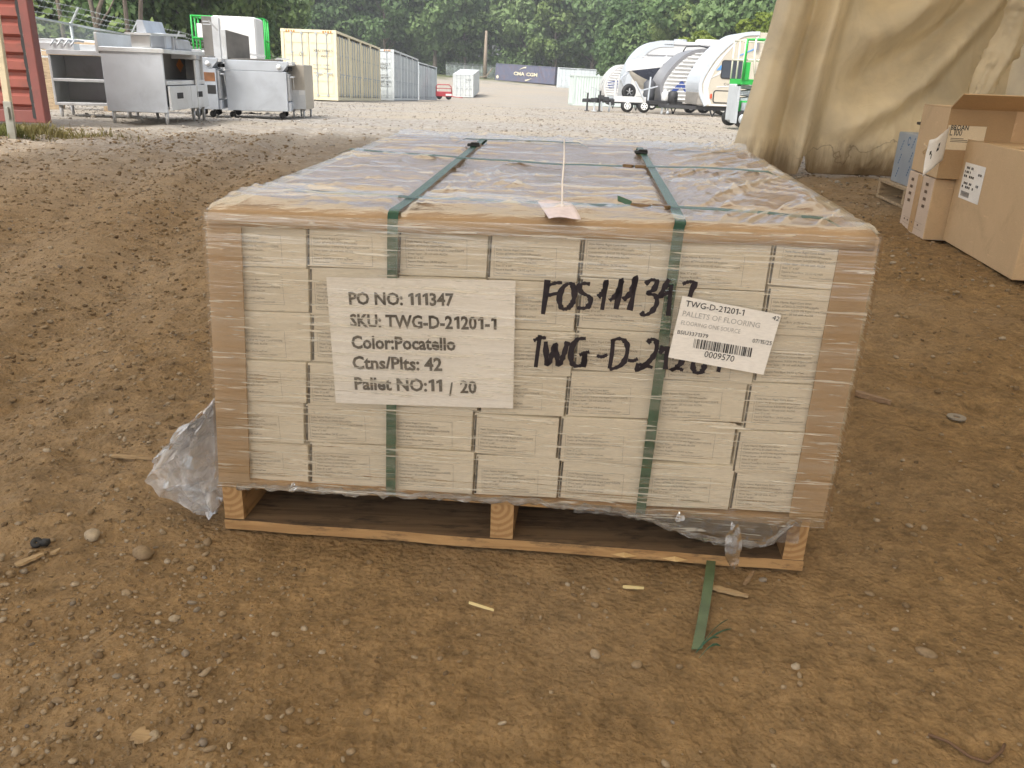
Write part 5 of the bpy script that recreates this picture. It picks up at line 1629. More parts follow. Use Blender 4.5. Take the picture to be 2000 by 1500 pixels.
# red container door at the left edge, swung open towards the load
M_redc = mat('red_container_paint', (.26, .075, .055), .55, 0, .14, 2.2, (.12, .06, .05), .55, 5)
M_redp = mat('dark_red_post', (.20, .065, .055), .6, 0, .15, 3, (.10, .06, .05), .5, 6)
rc = at(93, 251, 10.35); zb = .06
r = thing('container_door', 'weathered red ribbed container door at the left edge behind the pale post', 'container door', (rc.x, rc.y, zb))
lean = .0
f = lambda x, y, z: Vector((rc.x - x, rc.y + y + .02 * x, zb + z))
mb = MB(); fbox(mb, lambda x, y, z: f(x, y, z), .0, .11, -.02, .12, 0, 2.6); mb.build('corner_post', M_redp, r, bev=.008)
mb = MB(); prof = []
nb = 12; hb_ = 2.35 / nb
for k in range(nb):
    z = .14 + k * hb_; prof += [(z, .02), (z + hb_ * .18, .02), (z + hb_ * .36, -.035), (z + hb_ * .82, -.035)]
prof.append((2.49, .02))
vs = [f(.15, .05 + y, z) for z, y in prof] + [f(2.3, .05 + y, z) for z, y in prof]; n_ = len(prof)
mb.add(vs, [(i, n_ + i, n_ + i + 1, i + 1) for i in range(n_ - 1)]); mb.build('ribbed_end', M_redc, r)
mb = MB(); vs = []
for i in range(60):
    z = .05 + 2.5 * i / 59; w = .012 + .012 * abs(math.sin(z * math.pi / hb_)); vs += [f(.128 - w, -.012, z), f(.128 + w, -.012, z)]
mb.add(vs, [(2 * i, 2 * i + 2, 2 * i + 3, 2 * i + 1) for i in range(59)]); mb.build('door_gasket', M_black, r)
mb = MB(); fbox(mb, f, .11, 2.3, 0, .1, 0, .14); fbox(mb, f, .11, 2.3, 0, .1, 2.49, 2.6); mb.build('rail', M_redp, r, bev=.006)
mb = MB(); fbox(mb, f, .44, .80, -.03, -.018, 1.08, 1.19); mb.build('grey_patch', M_lgrey, r, bev=.004)
# pale steel post leaning in front of it
o = Vector(atz(26, 270, .0)); o.z = gz(o.x, o.y); t_ = at(-14, -10, o.y)
r = thing('steel_post', 'cream painted steel post in front of the red container door, weeds round its foot', 'post', o)
dn = (t_ - o)
mb = MB(); mb.bar(o - dn * .03, o + dn * 1.15, .07, .05); mb.build('post', mat('old_cream_paint', (.56, .49, .34), .55, 0, .15, 3, (.3, .25, .16), .5, 4), r, bev=.006)
mb = MB(); mb.bar(o + Vector((.02, -.05, -.03)), o + dn * .26 + Vector((.02, -.05, 0)), .085, .02); mb.bar(o + Vector((.03, -.07, .18)), o + Vector((.03, -.07, .30)), .03, .03); mb.build('bracket', mat('galvanised_bracket', (.34, .34, .30), .55, .5, .2, 4, (.2, .15, .1), .4, 5), r, bev=.003)

# ------------------------------------------------------------------ trailers at the right
M_gel = mat('white_gelcoat', (.66, .66, .65), .3, 0, .03)
M_beige = mat('beige_siding', (.52, .475, .385), .4, 0, .03)
M_bluecap = mat('silver_blue_cap', (.56, .60, .64), .35, .1, .02, .6)
M_greycap = mat('grey_front_cap', (.24, .24, .25), .4, .1, .03, .6)
M_navy = mat('navy_decal', (.05, .09, .30), .4)
M_sky = mat('light_blue_decal', (.10, .30, .62), .4)
M_chassis = mat('black_chassis', (.035, .035, .037), .55)
M_stone = mat('stone_guard', (.30, .28, .25), .5, .2, .3, 8)
def xmin_at(prof, z):
    best = None
    for (x0, z0), (x1, z1) in zip(prof[:-1], prof[1:]):
        if (z0 - z) * (z1 - z) <= 0 and z0 != z1:
            x = x0 + (x1 - x0) * (z - z0) / (z1 - z0); best = x if best is None else min(best, x)
    return best
def wheel(par, f, x, z, y, r_, rim=M_white):
    mb = MB(); mb.tube([f(x, y, z), f(x, y + .05, z), f(x, y + .2, z)], [r_ * .94, r_, r_], 24); w = mb.build('wheel', M_black, par, smooth=True)
    mb = MB(); mb.tube([f(x, y - .012, z), f(x, y + .01, z)], r_ * .58, 20); rm = mb.build('rim', rim, w, bev=.01)
    mb = MB()
    for k in range(6):
        a = k * math.pi / 3; mb.tube([f(x + r_ * .36 * math.cos(a), y - .016, z + r_ * .36 * math.sin(a)), f(x + r_ * .36 * math.cos(a), y - .010, z + r_ * .36 * math.sin(a))], r_ * .10, 8)
    mb.build('rim_holes', M_dark, rm)
def trailer(o, d, nose, L_, H_, zb, label, m_side, m_cap, Wd=2.35, cap_w=.3, ribs=0, name='travel_trailer'):
    f = W3(o, d, 0)
    sm = []                                       # round the nose: Catmull-Rom through its points
    for k in range(len(nose) - 1):
        p0, p1, p2, p3 = nose[max(k - 1, 0)], nose[k], nose[k + 1], nose[min(k + 2, len(nose) - 1)]
        for s_ in range(4):
            t = s_ / 4; sm.append(tuple(.5 * (2 * p1[a] + (-p0[a] + p2[a]) * t + (2 * p0[a] - 5 * p1[a] + 4 * p2[a] - p3[a]) * t * t + (-p0[a] + 3 * p1[a] - 3 * p2[a] + p3[a]) * t ** 3) for a in (0, 1)))
    nose = sm + [nose[-1]]
    r = thing(name, label, 'travel trailer', o)
    prof = nose + [(L_, H_), (L_, zb)]
    mb = MB(); mb.prism(prof, 0, Wd, f=f); mb.build('body', m_side, r, bev=.02)
    # moulded front cap following the nose
    mb = MB()
    pts = [Vector((x, 0, z)) for x, z in nose]
    out, inn = [], []
    for i, p_ in enumerate(pts):
        t = (pts[min(i + 1, len(pts) - 1)] - pts[max(i - 1, 0)]).normalized(); nn = Vector((-t.z, 0, t.x))
        out.append(p_ + nn * .035); inn.append(p_ - nn * cap_w)
    vs, n_ = [], len(pts)
    for y in (-.03, Wd + .03):
        vs += [f(p_.x, y, p_.z) for p_ in out] + [f(p_.x, y, p_.z) for p_ in inn]
    fs = []
    for i in range(n_ - 1):
        fs += [(i, i + 1, n_ + i + 1, n_ + i), (2 * n_ + i, 3 * n_ + i, 3 * n_ + i + 1, 2 * n_ + i + 1), (i, 2 * n_ + i, 2 * n_ + i + 1, i + 1)]
    mb.add(vs, fs); mb.build('front_cap', m_cap, r)
    if ribs:
        mb = MB(); dz = (H_ - .12 - zb - .08) / ribs
        for k in range(ribs):
            z = zb + .08 + dz * k
            x0 = max(xmin_at(prof, z + .01) or 0, xmin_at(prof, z + dz - .01) or 0) + cap_w + .03
            mb.hexa([f(x0, -.004, z), f(L_ - .05, -.004, z), f(L_ - .05, .01, z), f(x0, .01, z), f(x0, -.065, z + dz * .52), f(L_ - .05, -.065, z + dz * .52), f(L_ - .05, .01, z + dz * .86), f(x0, .01, z + dz * .86)])
        mb.build('siding', m_side, r)
    mb = MB(); fbox(mb, f, .1, L_ - .2, .2, .3, zb - .16, zb - .005); fbox(mb, f, .1, L_ - .2, Wd - .3, Wd - .2, zb - .16, zb - .005)
    mb.bar(f(.5, .25, zb - .09), f(-1.05, Wd / 2, zb - .09), .09, .13); mb.bar(f(.5, Wd - .25, zb - .09), f(-1.05, Wd / 2, zb - .09), .09, .13)
    fbox(mb, f, -1.3, -1.0, Wd / 2 - .06, Wd / 2 + .06, zb - .15, zb - .03)
    mb.build('chassis', M_chassis, r)
    for x in (L_ * .52, L_ * .52 + .8): wheel(r, f, x, .34, .0, .34)
    for x in (.7, L_ - .6):
        mb = MB(); mb.bar(f(x - .14, .25, zb - .1), f(x, .25, .0), .05); mb.bar(f(x + .14, .25, zb - .1), f(x, .25, .0), .05); mb.build('stabiliser', M_chassis, r)
    return r, f
# beige trailer, nearest
gzf = lambda p_: Vector((p_.x, p_.y, float(yard_z(p_.x, p_.y))))
o = gzf(at(1359, 229, 34))
nz = [(.30, .40), (.08, .80), (0, 1.15), (.04, 1.38), (.14, 1.62), (.42, 2.13), (.85, 2.62), (1.25, 2.93), (1.6, 3.08), (2.1, 3.12)]
r, f = trailer(o, (1, .03), nz, 6.5, 3.12, .40, 'beige travel trailer with a silver blue nose behind the scissor lift by the curtain', M_beige, M_bluecap, cap_w=.10)
w_ = win(r, f, .78, 1.7, 1.42, 2.1, .1); win(r, f, .58, 1.55, .52, 1.0, .1, mg=M_beige, name='storage_hatch')
mb = MB(); mb.prism([(.05 + .1, 1.25), (.18 + .1, 1.6), (.5 + .12, 2.13), (.95 + .12, 2.62), (1.4, 2.95), (1.25, 2.72), (.85, 2.25), (.55, 1.75), (.40, 1.35), (.36, 1.05), (.42, .75), (.55, .46), (.35, .46), (.20, .8)], -.012, .004, f=f); mb.build('white_band', M_gel, r)
mb = MB(); mb.prism([(.45, .42), (2.6, .42), (2.6, .48), (.45, .48)], -.012, .004, f=f); mb.build('skirt', M_gel, r)
mb = MB(); mb.prism([(.68, 1.10), (2.3, 1.24), (2.3, 1.30), (.68, 1.14)], -.012, .004, f=f); mb.prism([(.42, 1.42), (.75, 1.58), (1.02, 1.86), (.8, 1.74)], -.014, .004, f=f); mb.build('white_sweep', M_gel, r)
mb = MB(); mb.prism([(.6, 1.72), (.74, 1.9), (.98, 2.02), (.98, 1.82), (.82, 1.74)], -.016, .004, f=f); mb.prism([(1.35, 2.22), (1.95, 2.5), (1.95, 2.55), (1.35, 2.26)], -.016, .004, f=f); mb.build('blue_decal', M_sky, r)
mb = MB(); add_text(mb, 'Coachmen', f(.95, -.014, 1.18), f(1.65, -.014, 1.21), (0, 0, 1), 0, .1); mb.build('lettering', M_cprint, r)
mb = MB(); mb.prism(rounded(.46, .54, .68, .86, .03), -.03, 0, f=f); mb.build('marker_light', mat('amber_lens', (.55, .08, .03), .3), r)
mb = MB(); fbox(mb, f, -.0, .25, .05, 2.3, .43, .9); mb.build('stone_guard', M_stone, r, bev=.02)
mb = MB(); fbox(mb, f, 1.95, 2.1, -.1, -.02, 2.5, 2.9); mb.build('awning_bracket', M_greycap, r)
mb = MB(); mb.tube([f(-.9, 1.17, .45), f(-.9, 1.17, .06)], .035, 8); mb.tube([f(-.9, 1.13, .06), f(-.9, 1.21, .06)], .06, 12); mb.build('jack_wheel', M_lgrey, r, smooth=True)
mb = MB(); mb.tube([f(-.75, 1.17, .42), f(-.75, 1.17, .82), f(-.75, 1.17, .9)], [.2, .2, .12], 16); mb.build('gas_bottle_cover', M_chassis, r, smooth=True)
# ribbed white trailer
o = gzf(at(1286, 222, 38.5))
nz = [(.16, .45), (.02, .85), (0, 1.15), (.1, 1.45), (.3, 1.78), (.6, 2.15), (1.0, 2.48), (1.5, 2.68), (2.0, 2.72)]
r, f = trailer(o, (1, .04), nz, 5.6, 2.72, .45, 'white ribbed travel trailer with a dark grey nose between the boat and the beige trailer', M_gel, M_greycap, cap_w=.09, ribs=13)
win(r, f, 1.25, 2.3, 1.3, 2.0, .1)
mb = MB(); mb.prism([(.35, .86), (.9, 1.42), (1.4, .86), (1.15, .86), (.9, 1.14), (.7, .96), (.6, .96), (.52, .86)], -.046, -.03, f=f); mb.build('mountain_decal', M_navy, r)
mb = MB(); mb.tube([f(.9, .35, 2.6), f(1.0, .3, 2.80), f(1.6, .3, 2.86), f(2.0, .3, 2.78)], .03, 7); mb.build('roof_rail', M_chassis, r, smooth=True)
mb = MB()
for dx in (0,):
    mb.tube([f(-.35, .85, .42), f(-.35, .85, .80), f(-.35, .85, .84), f(-.35, .85, 1.25), f(-.35, .85, 1.38)], [.27, .27, .25, .27, .15], 18)
mb.build('gas_bottle_cover', mat('dark_plastic', (.075, .078, .085), .45), r, smooth=True)
mb = MB(); mb.bar(f(-.62, .6, .55), f(-.85, -.3, -.02), .05); mb.build('prop_leg', M_lgrey, r)
mb = MB(); mb.bar(f(.15, -.1, .45), f(.1, -.12, 0), .08); mb.build('stabiliser', M_lgrey, r)
mb = MB(); mb.prism(rounded(.42, .62, .5, .8, .04), -.06, -.02, f=f); mb.build('hatch_frame', M_chassis, r)
# large white trailer behind
o = gzf(at(1218, 215, 47))
nz = [(.12, .6), (.0, 1.2), (.03, 1.7), (.18, 2.15), (.46, 2.72), (.9, 3.2), (1.35, 3.45), (1.8, 3.55), (2.4, 3.56)]
r, f = trailer(o, (1, .05), nz, 8.5, 3.56, .6, 'tall white trailer with a pale blue curved nose, rising behind the boat', M_gel, M_bluecap, cap_w=.28)
for z0, z1, x0, x1 in ((3.36, 3.42, 1.9, 8.3), (2.82, 2.87, 1.0, 4.6), (2.62, 2.69, 1.15, 4.6), (2.52, 2.56, 1.3, 4.6)):
    mb = MB(); mb.prism([(x0, z0), (x1, z0), (x1, z1), (x0, z1)], -.03, .003, f=f); mb.build('dark_trim', M_greycap, r)
mb = MB(); mb.prism([(.75, 1.9), (2.1, 1.9), (2.1, 2.3), (.6, 2.3)], -.02, .003, f=f); mb.build('brown_panel', mat('brown_panel', (.20, .17, .15), .5), r)
mb = MB(); mb.prism([(1.15, 2.1), (1.3, 2.1), (1.3, 2.65), (1.15, 2.65)], -.04, .003, f=f); mb.build('slide_post', M_greycap, r)
win(r, f, 2.0, 2.9, 1.95, 2.35, .1)
mb = MB(); mb.tube([f(3.0, 1.2, 3.56), f(3.0, 1.2, 3.72)], .35, 12); mb.build('roof_vent', M_lgrey, r)
mb = MB(); fbox(mb, f, 3.9, 5.4, .6, 1.6, 3.565, 3.75); mb.build('air_conditioner', M_white, r, bev=.05)
# small striped trailer far left of them
o = gzf(at(1178, 208, 60))
nz = [(.2, .6), (.03, 1.1), (0, 1.45), (.15, 1.95), (.42, 2.35), (.75, 2.65), (1.05, 2.8), (1.5, 2.86)]
r, f = trailer(o, (1, .05), nz, 5.0, 2.86, .6, 'small white ribbed trailer with navy stripes, leftmost of the parked trailers', M_gel, M_gel, cap_w=.06, ribs=13)
for k, (z0, z1) in enumerate(((1.95, 1.62), (1.70, 1.45), (1.5, 1.30))):
    mb = MB(); mb.prism([(.2 + .04 * k, z1 + .02), (1.3, z1 + .2 - .05 * k), (1.3, z1 + .27 - .05 * k), (.2 + .04 * k, z1 + .10)], -.05, -.03, f=f); mb.build('navy_stripe', M_navy, r)
mb = MB(); mb.prism([(1.0, 1.2), (1.2, 1.2), (1.2, 1.75), (1.0, 1.75)], -.05, -.03, f=f); mb.build('window', M_glass, r)
mb = MB(); mb.prism([(.0, .58), (.6, .58), (.85, .25), (.55, .2)], .2, 2.1, f=f); mb.build('front_skirt', M_chassis, r)
# boat
o = gzf(at(1239, 222, 41)); f = W3(o, (.92, .40), 0)
r = thing('motor_boat', 'white motor boat with a dark hull side, bow up on its trailer', 'boat', o)
P1, P2, P3, PT_ = [], [], [], []
for i in range(25):
    s = 5.6 * (i / 24) ** 1.4
    bm_ = 1.12 * (1 - max(0, 1 - s / 2.9) ** 2.1); sh_ = 2.0 + .30 * min(1, s / 1.9) ** .8
    kl = .78 + 1.2 * max(0, 1 - s / 1.55) ** 1.8; ch = kl + (sh_ - kl) * .38; mid_ = sh_ - .22
    c_ = 1.12
    row = lambda y, z: f(s, c_ + y, z)
    P1.append([row(-bm_ * .99, mid_), row(-bm_ * .92, (mid_ + ch) / 2), row(-bm_ * .78, ch)])
    P2.append([row(-bm_ * .78, ch), row(-bm_ * .42, (ch + kl) / 2 - .03), row(0, kl), row(bm_ * .42, (ch + kl) / 2 - .03), row(bm_ * .78, ch), row(bm_ * .92, (mid_ + ch) / 2), row(bm_ * .99, mid_)])
    P3.append([row(bm_ * .99, mid_), row(bm_ * 1.0, sh_), row(bm_ * .6, sh_ + .16), row(0, sh_ + .24), row(-bm_ * .6, sh_ + .16), row(-bm_ * 1.0, sh_), row(-bm_ * .99, mid_)])
mb = MB(); mb.grid(P1); mb.build('hull_side', mat('dark_hull_paint', (.05, .055, .075), .25), r, smooth=True)
mb = MB(); mb.grid(P2); mb.build('hull_bottom', mat('cream_hull', (.62, .58, .50), .35), r, smooth=True)
mb = MB(); mb.grid(P3); mb.build('deck', M_gel, r, smooth=True)
mb = MB(); add_text(mb, '4 HK 1671 R', f(1.35, .05, 2.11), f(2.3, -.02, 2.16), (0, 0, 1), .01, .09); mb.build('lettering', M_cprint, r)
mb = MB(); mb.tube([f(1.7, .6, 2.35), f(2.0, .6, 2.75)], .012, 6); mb.tube([f(.3, 1.0, 2.15), f(.2, 1.0, 2.4), f(.9, .55, 2.5), f(1.6, .4, 2.5)], .014, 6); mb.build('bow_rail', M_steel, r, smooth=True)
bt = thing('boat_trailer', 'galvanised trailer under the boat with a spare wheel leaning on its winch post', 'boat trailer', o)
mb = MB(); mb.bar(f(.9, .75, .62), f(5.4, .6, .62), .1, .12); mb.bar(f(.9, 1.5, .62), f(5.4, 1.7, .62), .1, .12); mb.bar(f(-.9, 1.12, .6), f(.95, .8, .62), .1, .12); mb.bar(f(-.9, 1.12, .6), f(.95, 1.45, .62), .1, .12)
mb.build('frame', M_lgrey, bt)
mb = MB(); mb.bar(f(.3, 1.1, .6), f(-.25, 1.1, 1.45), .12); mb.bar(f(-.25, 1.1, 1.45), f(.5, 1.1, 2.05), .08); mb.build('winch_post', M_bluecap, bt)
for x in (3.2, 4.0): wheel(bt, f, x, .32, .05, .32)
# flatbed in front, with spare wheel
o = gzf(at(1192, 216, 38)); f = W3(o, (1, .10), 0)
r = thing('flatbed_trailer', 'low flatbed utility trailer with white side boards in front of the boat', 'flatbed trailer', o)
mb = MB(); fbox(mb, f, 0, 3.2, 0, 1.8, .36, .52); mb.bar(f(.1, .3, .42), f(-1.1, .9, .4), .09, .12); mb.bar(f(.1, 1.5, .42), f(-1.1, .9, .4), .09, .12); mb.build('bed', M_chassis, r)
mb = MB(); fbox(mb, f, .15, 1.55, -.03, -.003, .42, .66); mb.build('side_board', M_gel, r, bev=.01)
for x in (1.0, 1.75): wheel(r, f, x - .25, .27, -.02, .27)
mb = MB(); mb.bar(f(-.35, .4, .4), f(-.3, .4, 0), .07); mb.bar(f(.0, .1, .4), f(-.05, .1, 0), .07); mb.bar(f(-.9, .8, .4), f(-.95, .8, 0), .06); mb.build('stand', M_lgrey, r)
mb = MB(); mb.tube([f(.2, .2, .52), f(.2, .2, 1.35)], .05, 8); mb.tube([f(.35, .3, .52), f(.35, .3, 1.5)], .03, 8); mb.build('stake', M_gel, r)
sw = thing('spare_wheel', 'spare wheel with a bright spoked rim standing up on the flatbed', 'wheel', f(.75, .2, .52))
fw = W3(f(.85, .22, 0), (.94, .34), 0)
mb = MB(); mb.torus(fw(0, .1, .85), .235, .105, fw(0, 1, 0) - fw(0, 0, 0), 28, 10); mb.build('tyre', M_black, sw, smooth=True)
mb = MB(); mb.tube([fw(0, .06, .85), fw(0, .14, .85)], .17, 20); mb.build('rim', M_dark, sw)
mb = MB()
for k in range(5):
    a = k * 2 * math.pi / 5 + .3; mb.bar(fw(0, .04, .85), fw(.165 * math.cos(a), .045, .85 + .165 * math.sin(a)), .05, .03)
mb.build('spokes', mat('alloy', (.7, .7, .7), .3, .7), sw)
mb = MB()
mb.bar(f(1.0, -.06, 1.28), f(1.45, -.08, .55), .13, .05); mb.bar(f(1.75, .3, 1.5), f(1.7, .25, .5), .06); mb.bar(f(1.25, .2, .9), f(2.1, .3, 1.12), .05)
tag(mb.build('steel_ramp', M_bluecap), 'folded grey loading ramp leaning beside the spare wheel on the flatbed', 'ramp')
gb = thing('gas_bottle', 'white gas bottle standing on the flatbed right of the ramp', 'gas bottle', f(2.45, .2, .52))
mb = MB(); mb.tube([f(2.45, .2, .52), f(2.45, .2, .56), f(2.45, .2, .85), f(2.45, .2, .95)], [.14, .17, .17, .08], 16); mb.build('tank', M_gel, gb, smooth=True)
mb = MB(); mb.tube([f(2.45, .2, .95), f(2.45, .2, 1.02)], .09, 10); mb.build('collar', M_gel, gb)
# trailer jacks, hitches and stands clustered left of the flatbed
for k, (px, hh, lab) in enumerate(((1146, .75, 'black trailer jack at the far left end of the parked trailers'), (1160, .95, 'grey hitch jack with a crank handle standing left of the flatbed'), (1170, .85, 'dark hitch jack next to the crank jack, left of the flatbed'))):
    o = gzf(at(px, 217, 37.5)); f = W3(o, (1, .1 * k), 0)
    r = thing('trailer_jack', lab, 'trailer jack', o)
    mb = MB(); mb.tube([f(0, 0, .03), f(0, 0, hh)], .04, 8); fbox(mb, f, -.1, .1, -.1, .1, 0, .03); mb.build('post', M_chassis if k != 1 else M_lgrey, r)
    mb = MB(); mb.tube([f(-.04, 0, hh), f(-.2, 0, hh + .03), f(-.2, 0, hh - .12)], .02, 6); mb.build('crank', M_lgrey, r)
    mb = MB(); mb.bar(f(0, 0, hh * .55), f(.55, .25, hh * .52), .08, .1); mb.box(f(.28, .05, hh * .62), (.26, .2, .16)); mb.build('coupler', M_chassis, r)

# ------------------------------------------------------------------ fences
M_galv = mat('galvanised_tube', (.46, .50, .50), .45, .4, .1)
m = bpy.data.materials.new('chain_link'); m.use_nodes = True
N, L = m.node_tree.nodes, m.node_tree.links
b = N['Principled BSDF']; b.inputs['Base Color'].default_value = (.42, .47, .46, 1); b.inputs['Roughness'].default_value = .5
t_ = N.new('ShaderNodeTexCoord')
sp = N.new('ShaderNodeSeparateXYZ'); L.new(t_.outputs['UV'], sp.inputs[0])
msk = None
for s in (1, -1):
    a = math_n(N, L, 'ADD', sp.outputs['X'], math_n(N, L, 'MULTIPLY', sp.outputs['Y'], float(s)))
    fr_ = math_n(N, L, 'FRACT', math_n(N, L, 'MULTIPLY', a, 13.0))
    lt = math_n(N, L, 'LESS_THAN', fr_, .2)
    msk = lt if msk is None else math_n(N, L, 'MAXIMUM', msk, lt)
tr = N.new('ShaderNodeBsdfTransparent'); ms = N.new('ShaderNodeMixShader')
L.new(msk, ms.inputs[0]); L.new(tr.outputs[0], ms.inputs[1]); L.new(b.outputs[0], ms.inputs[2]); L.new(ms.outputs[0], N['Material Output'].inputs['Surface'])
M_link = m
def fence(pts, h, label, arm=(.32, -.1, .38), group=None):
    r = thing('chain_link_fence', label, 'fence', pts[0])
    mb = MB()
    me = bpy.data.meshes.new('chain_link'); vs, fs, uv = [], [], []
    acc = 0
    for a, c in zip(pts[:-1], pts[1:]):
        n = len(vs); ln = (c - a).length
        vs += [a, c, c + Vector((0, 0, h)), a + Vector((0, 0, h))]; fs.append((n, n + 1, n + 2, n + 3)); uv += [(acc, 0), (acc + ln, 0), (acc + ln, h), (acc, h)]; acc += ln
    me.from_pydata(vs, [], fs); ul = me.uv_layers.new(name='UVMap')
    for i, q in enumerate(uv): ul.data[i].uv = q
    link_mesh('chain_link', me, M_link, r)
    mb = MB()
    for a, c in zip(pts[:-1], pts[1:]): mb.tube([a + Vector((0, 0, h)), c + Vector((0, 0, h))], .03, 6)
    mb.build('top_rail', M_galv, r, smooth=True)
    for k in range(3):
        mb = MB(); t = (k + 1) / 3
        for a, c in zip(pts[:-1], pts[1:]):
            off = Vector(arm) * t + Vector((0, 0, h + .03)); sag = Vector((0, 0, -.03))
            mb.tube([a + off, (a + c) / 2 + off + sag, c + off], .009, 4)
            nn = 14
            for q in range(nn):
                p_ = (a + off).lerp(c + off, (q + .5) / nn) + sag * (1 - (2 * (q + .5) / nn - 1) ** 2)
                mb.bar(p_ - Vector((.02, .01, .035)), p_ + Vector((.02, .01, .035)), .008)
        mb.build('barbed_wire', M_galv, r)
    for p_ in pts:
        mb = MB(); mb.tube([p_ - Vector((0, 0, .1)), p_ + Vector((0, 0, h + .05))], .04, 8); po = mb.build('post', M_galv, r, smooth=True)
        mb = MB(); mb.bar(p_ + Vector((0, 0, h)), p_ + Vector(arm) + Vector((0, 0, h + .04)), .05, .035); mb.build('arm', M_galv, po)
    return r
pts = []
for k in range(-2, 12):
    Y = 24 + 4.75 * k; x = -12.3 - .11 * (Y - 24); pts.append(Vector((x, Y, float(yard_z(x, Y)))))
fence(pts, 1.92, 'galvanised chain link fence topped with barbed wire along the left of the yard')
pts = []
for k in range(9):
    x = -13.5 + 3.05 * k * .5; Y = 152
    pts.append(Vector((x, Y, float(yard_z(x, Y)) - .2)))
fence(pts, 2.0, 'far chain link fence in front of the woods beside the short white container', (.1, -.3, .32))
# ------------------------------------------------------------------ woods
def leaf_mat(name, stops, trans=.35):
    m = bpy.data.materials.new(name); m.use_nodes = True
    N, L = m.node_tree.nodes, m.node_tree.links
    b = N['Principled BSDF']
    v = coord(N, L)
    oi = N.new('ShaderNodeObjectInfo')
    n = noise(N, L, v, .55, 4, .6)
    n2 = noise(N, L, v, 4.5, 3, .6)
    f_ = math_n(N, L, 'ADD', math_n(N, L, 'MULTIPLY', n, .55), math_n(N, L, 'MULTIPLY', n2, .45))
    f_ = math_n(N, L, 'ADD', f_, math_n(N, L, 'MULTIPLY', math_n(N, L, 'SUBTRACT', oi.outputs['Random'], .5), .35))
    r = ramp(N, stops); L.new(f_, r.inputs[0]); L.new(r.outputs[0], b.inputs['Base Color'])
    b.inputs['Roughness'].default_value = .55; b.inputs['Specular IOR Level'].default_value = .3
    tl = N.new('ShaderNodeBsdfTranslucent'); L.new(r.outputs[0], tl.inputs[0])
    ms = N.new('ShaderNodeMixShader'); ms.inputs[0].default_value = trans
    L.new(b.outputs[0], ms.inputs[1]); L.new(tl.outputs[0], ms.inputs[2]); L.new(ms.outputs[0], N['Material Output'].inputs['Surface'])
    return m
M_leaf = leaf_mat('oak_leaves', [(.30, (.085, .15, .055)), (.5, (.165, .26, .095)), (.7, (.27, .37, .15))])
M_leaf_y = leaf_mat('light_leaves', [(.30, (.12, .17, .02)), (.55, (.20, .26, .03)), (.75, (.28, .33, .05))])
M_leaf_g = leaf_mat('mid_green_leaves', [(.30, (.085, .14, .045)), (.5, (.16, .235, .07)), (.7, (.26, .34, .115))])
M_bark = mat('grey_bark', (.16, .13, .10), .9, 0, .3, 3, stretch=(6, 6, 1), bmp=.6, bs=12, bd=.05)
def leaf_quads(cen, nrm, size, rng):
    """one small pointed leaf clump (a bent diamond) per centre"""
    n = len(cen)
    nrm = nrm / np.linalg.norm(nrm, axis=1, keepdims=True)
    t = rng.normal(size=(n, 3)); t -= nrm * (t * nrm).sum(1, keepdims=True); t /= np.linalg.norm(t, axis=1, keepdims=True)
    bt = np.cross(nrm, t); s = size[:, None]
    a = rng.uniform(.45, .8, (n, 1))
    V = np.stack([cen - t * s, cen + bt * s * a + nrm * s * .18, cen + t * s, cen - bt * s * a + nrm * s * .18], 1).reshape(-1, 3)
    F = np.arange(4 * n).reshape(n, 4)
    return V, F
def crown_mesh(name, seed, R, Hc, zc, nleaf, ls, nl=26, tall=1.0):
    rng = np.random.default_rng(seed)
    d = rng.normal(size=(nl, 3)); d /= np.linalg.norm(d, axis=1, keepdims=True)
    rad = rng.uniform(.35, 1.0, (nl, 1)) ** .6
    cen = d * rad * np.array([R, R, Hc / 2]) * .80 + np.array([0, 0, zc])
    lr = rng.uniform(.20, .40, nl) * R
    k = rng.choice(nl, nleaf, p=lr ** 2 / (lr ** 2).sum())
    dd = rng.normal(size=(nleaf, 3)); dd[:, 2] += .35; dd /= np.linalg.norm(dd, axis=1, keepdims=True)
    rr = lr[k] * rng.uniform(.55, 1.12, nleaf) ** .7
    # sub-clumps: pull leaves towards random twigs so the lobe surface is lumpy
    tw = rng.normal(size=(nl, 14, 3)); tw /= np.linalg.norm(tw, axis=2, keepdims=True)
    q = tw[k, rng.integers(0, 14, nleaf)]
    dd = dd * .55 + q * .75; dd /= np.linalg.norm(dd, axis=1, keepdims=True)
    pos = cen[k] + dd * rr[:, None] * np.array([1, 1, .8])
    nr = dd * .7 + rng.normal(size=(nleaf, 3)) * .55 + np.array([0, 0, .35])
    V, F = leaf_quads(pos, nr, ls * rng.uniform(.6, 1.35, nleaf), rng)
    return np_mesh(name, V, F), cen
def trunk_mesh(seed, H_, r0, cen, zs):
    rng = random.Random(seed); mb = MB()
    top = Vector((rng.uniform(-.6, .6), rng.uniform(-.6, .6), H_))
    pts = [Vector((0, 0, -.4)), Vector((0, 0, .3)), Vector((rng.uniform(-.15, .15), rng.uniform(-.15, .15), H_ * .35)), Vector((top.x * .6, top.y * .6, H_ * .7)), top]
    mb.tube(pts, [r0 * 1.35, r0, r0 * .85, r0 * .5, r0 * .12], 9)
    for c in cen[:12]:
        z0 = max(zs, min(H_ * .8, float(c[2]) - 2.0 - rng.random() * 2)); s = Vector((top.x * z0 / H_ * .8, top.y * z0 / H_ * .8, z0)); e = Vector([float(x) for x in c])
        m_ = s.lerp(e, .5) + Vector((0, 0, -.3)); mb.tube([s, m_, e], [r0 * .32, r0 * .2, r0 * .07], 6)
    return mb.mesh('trunk')
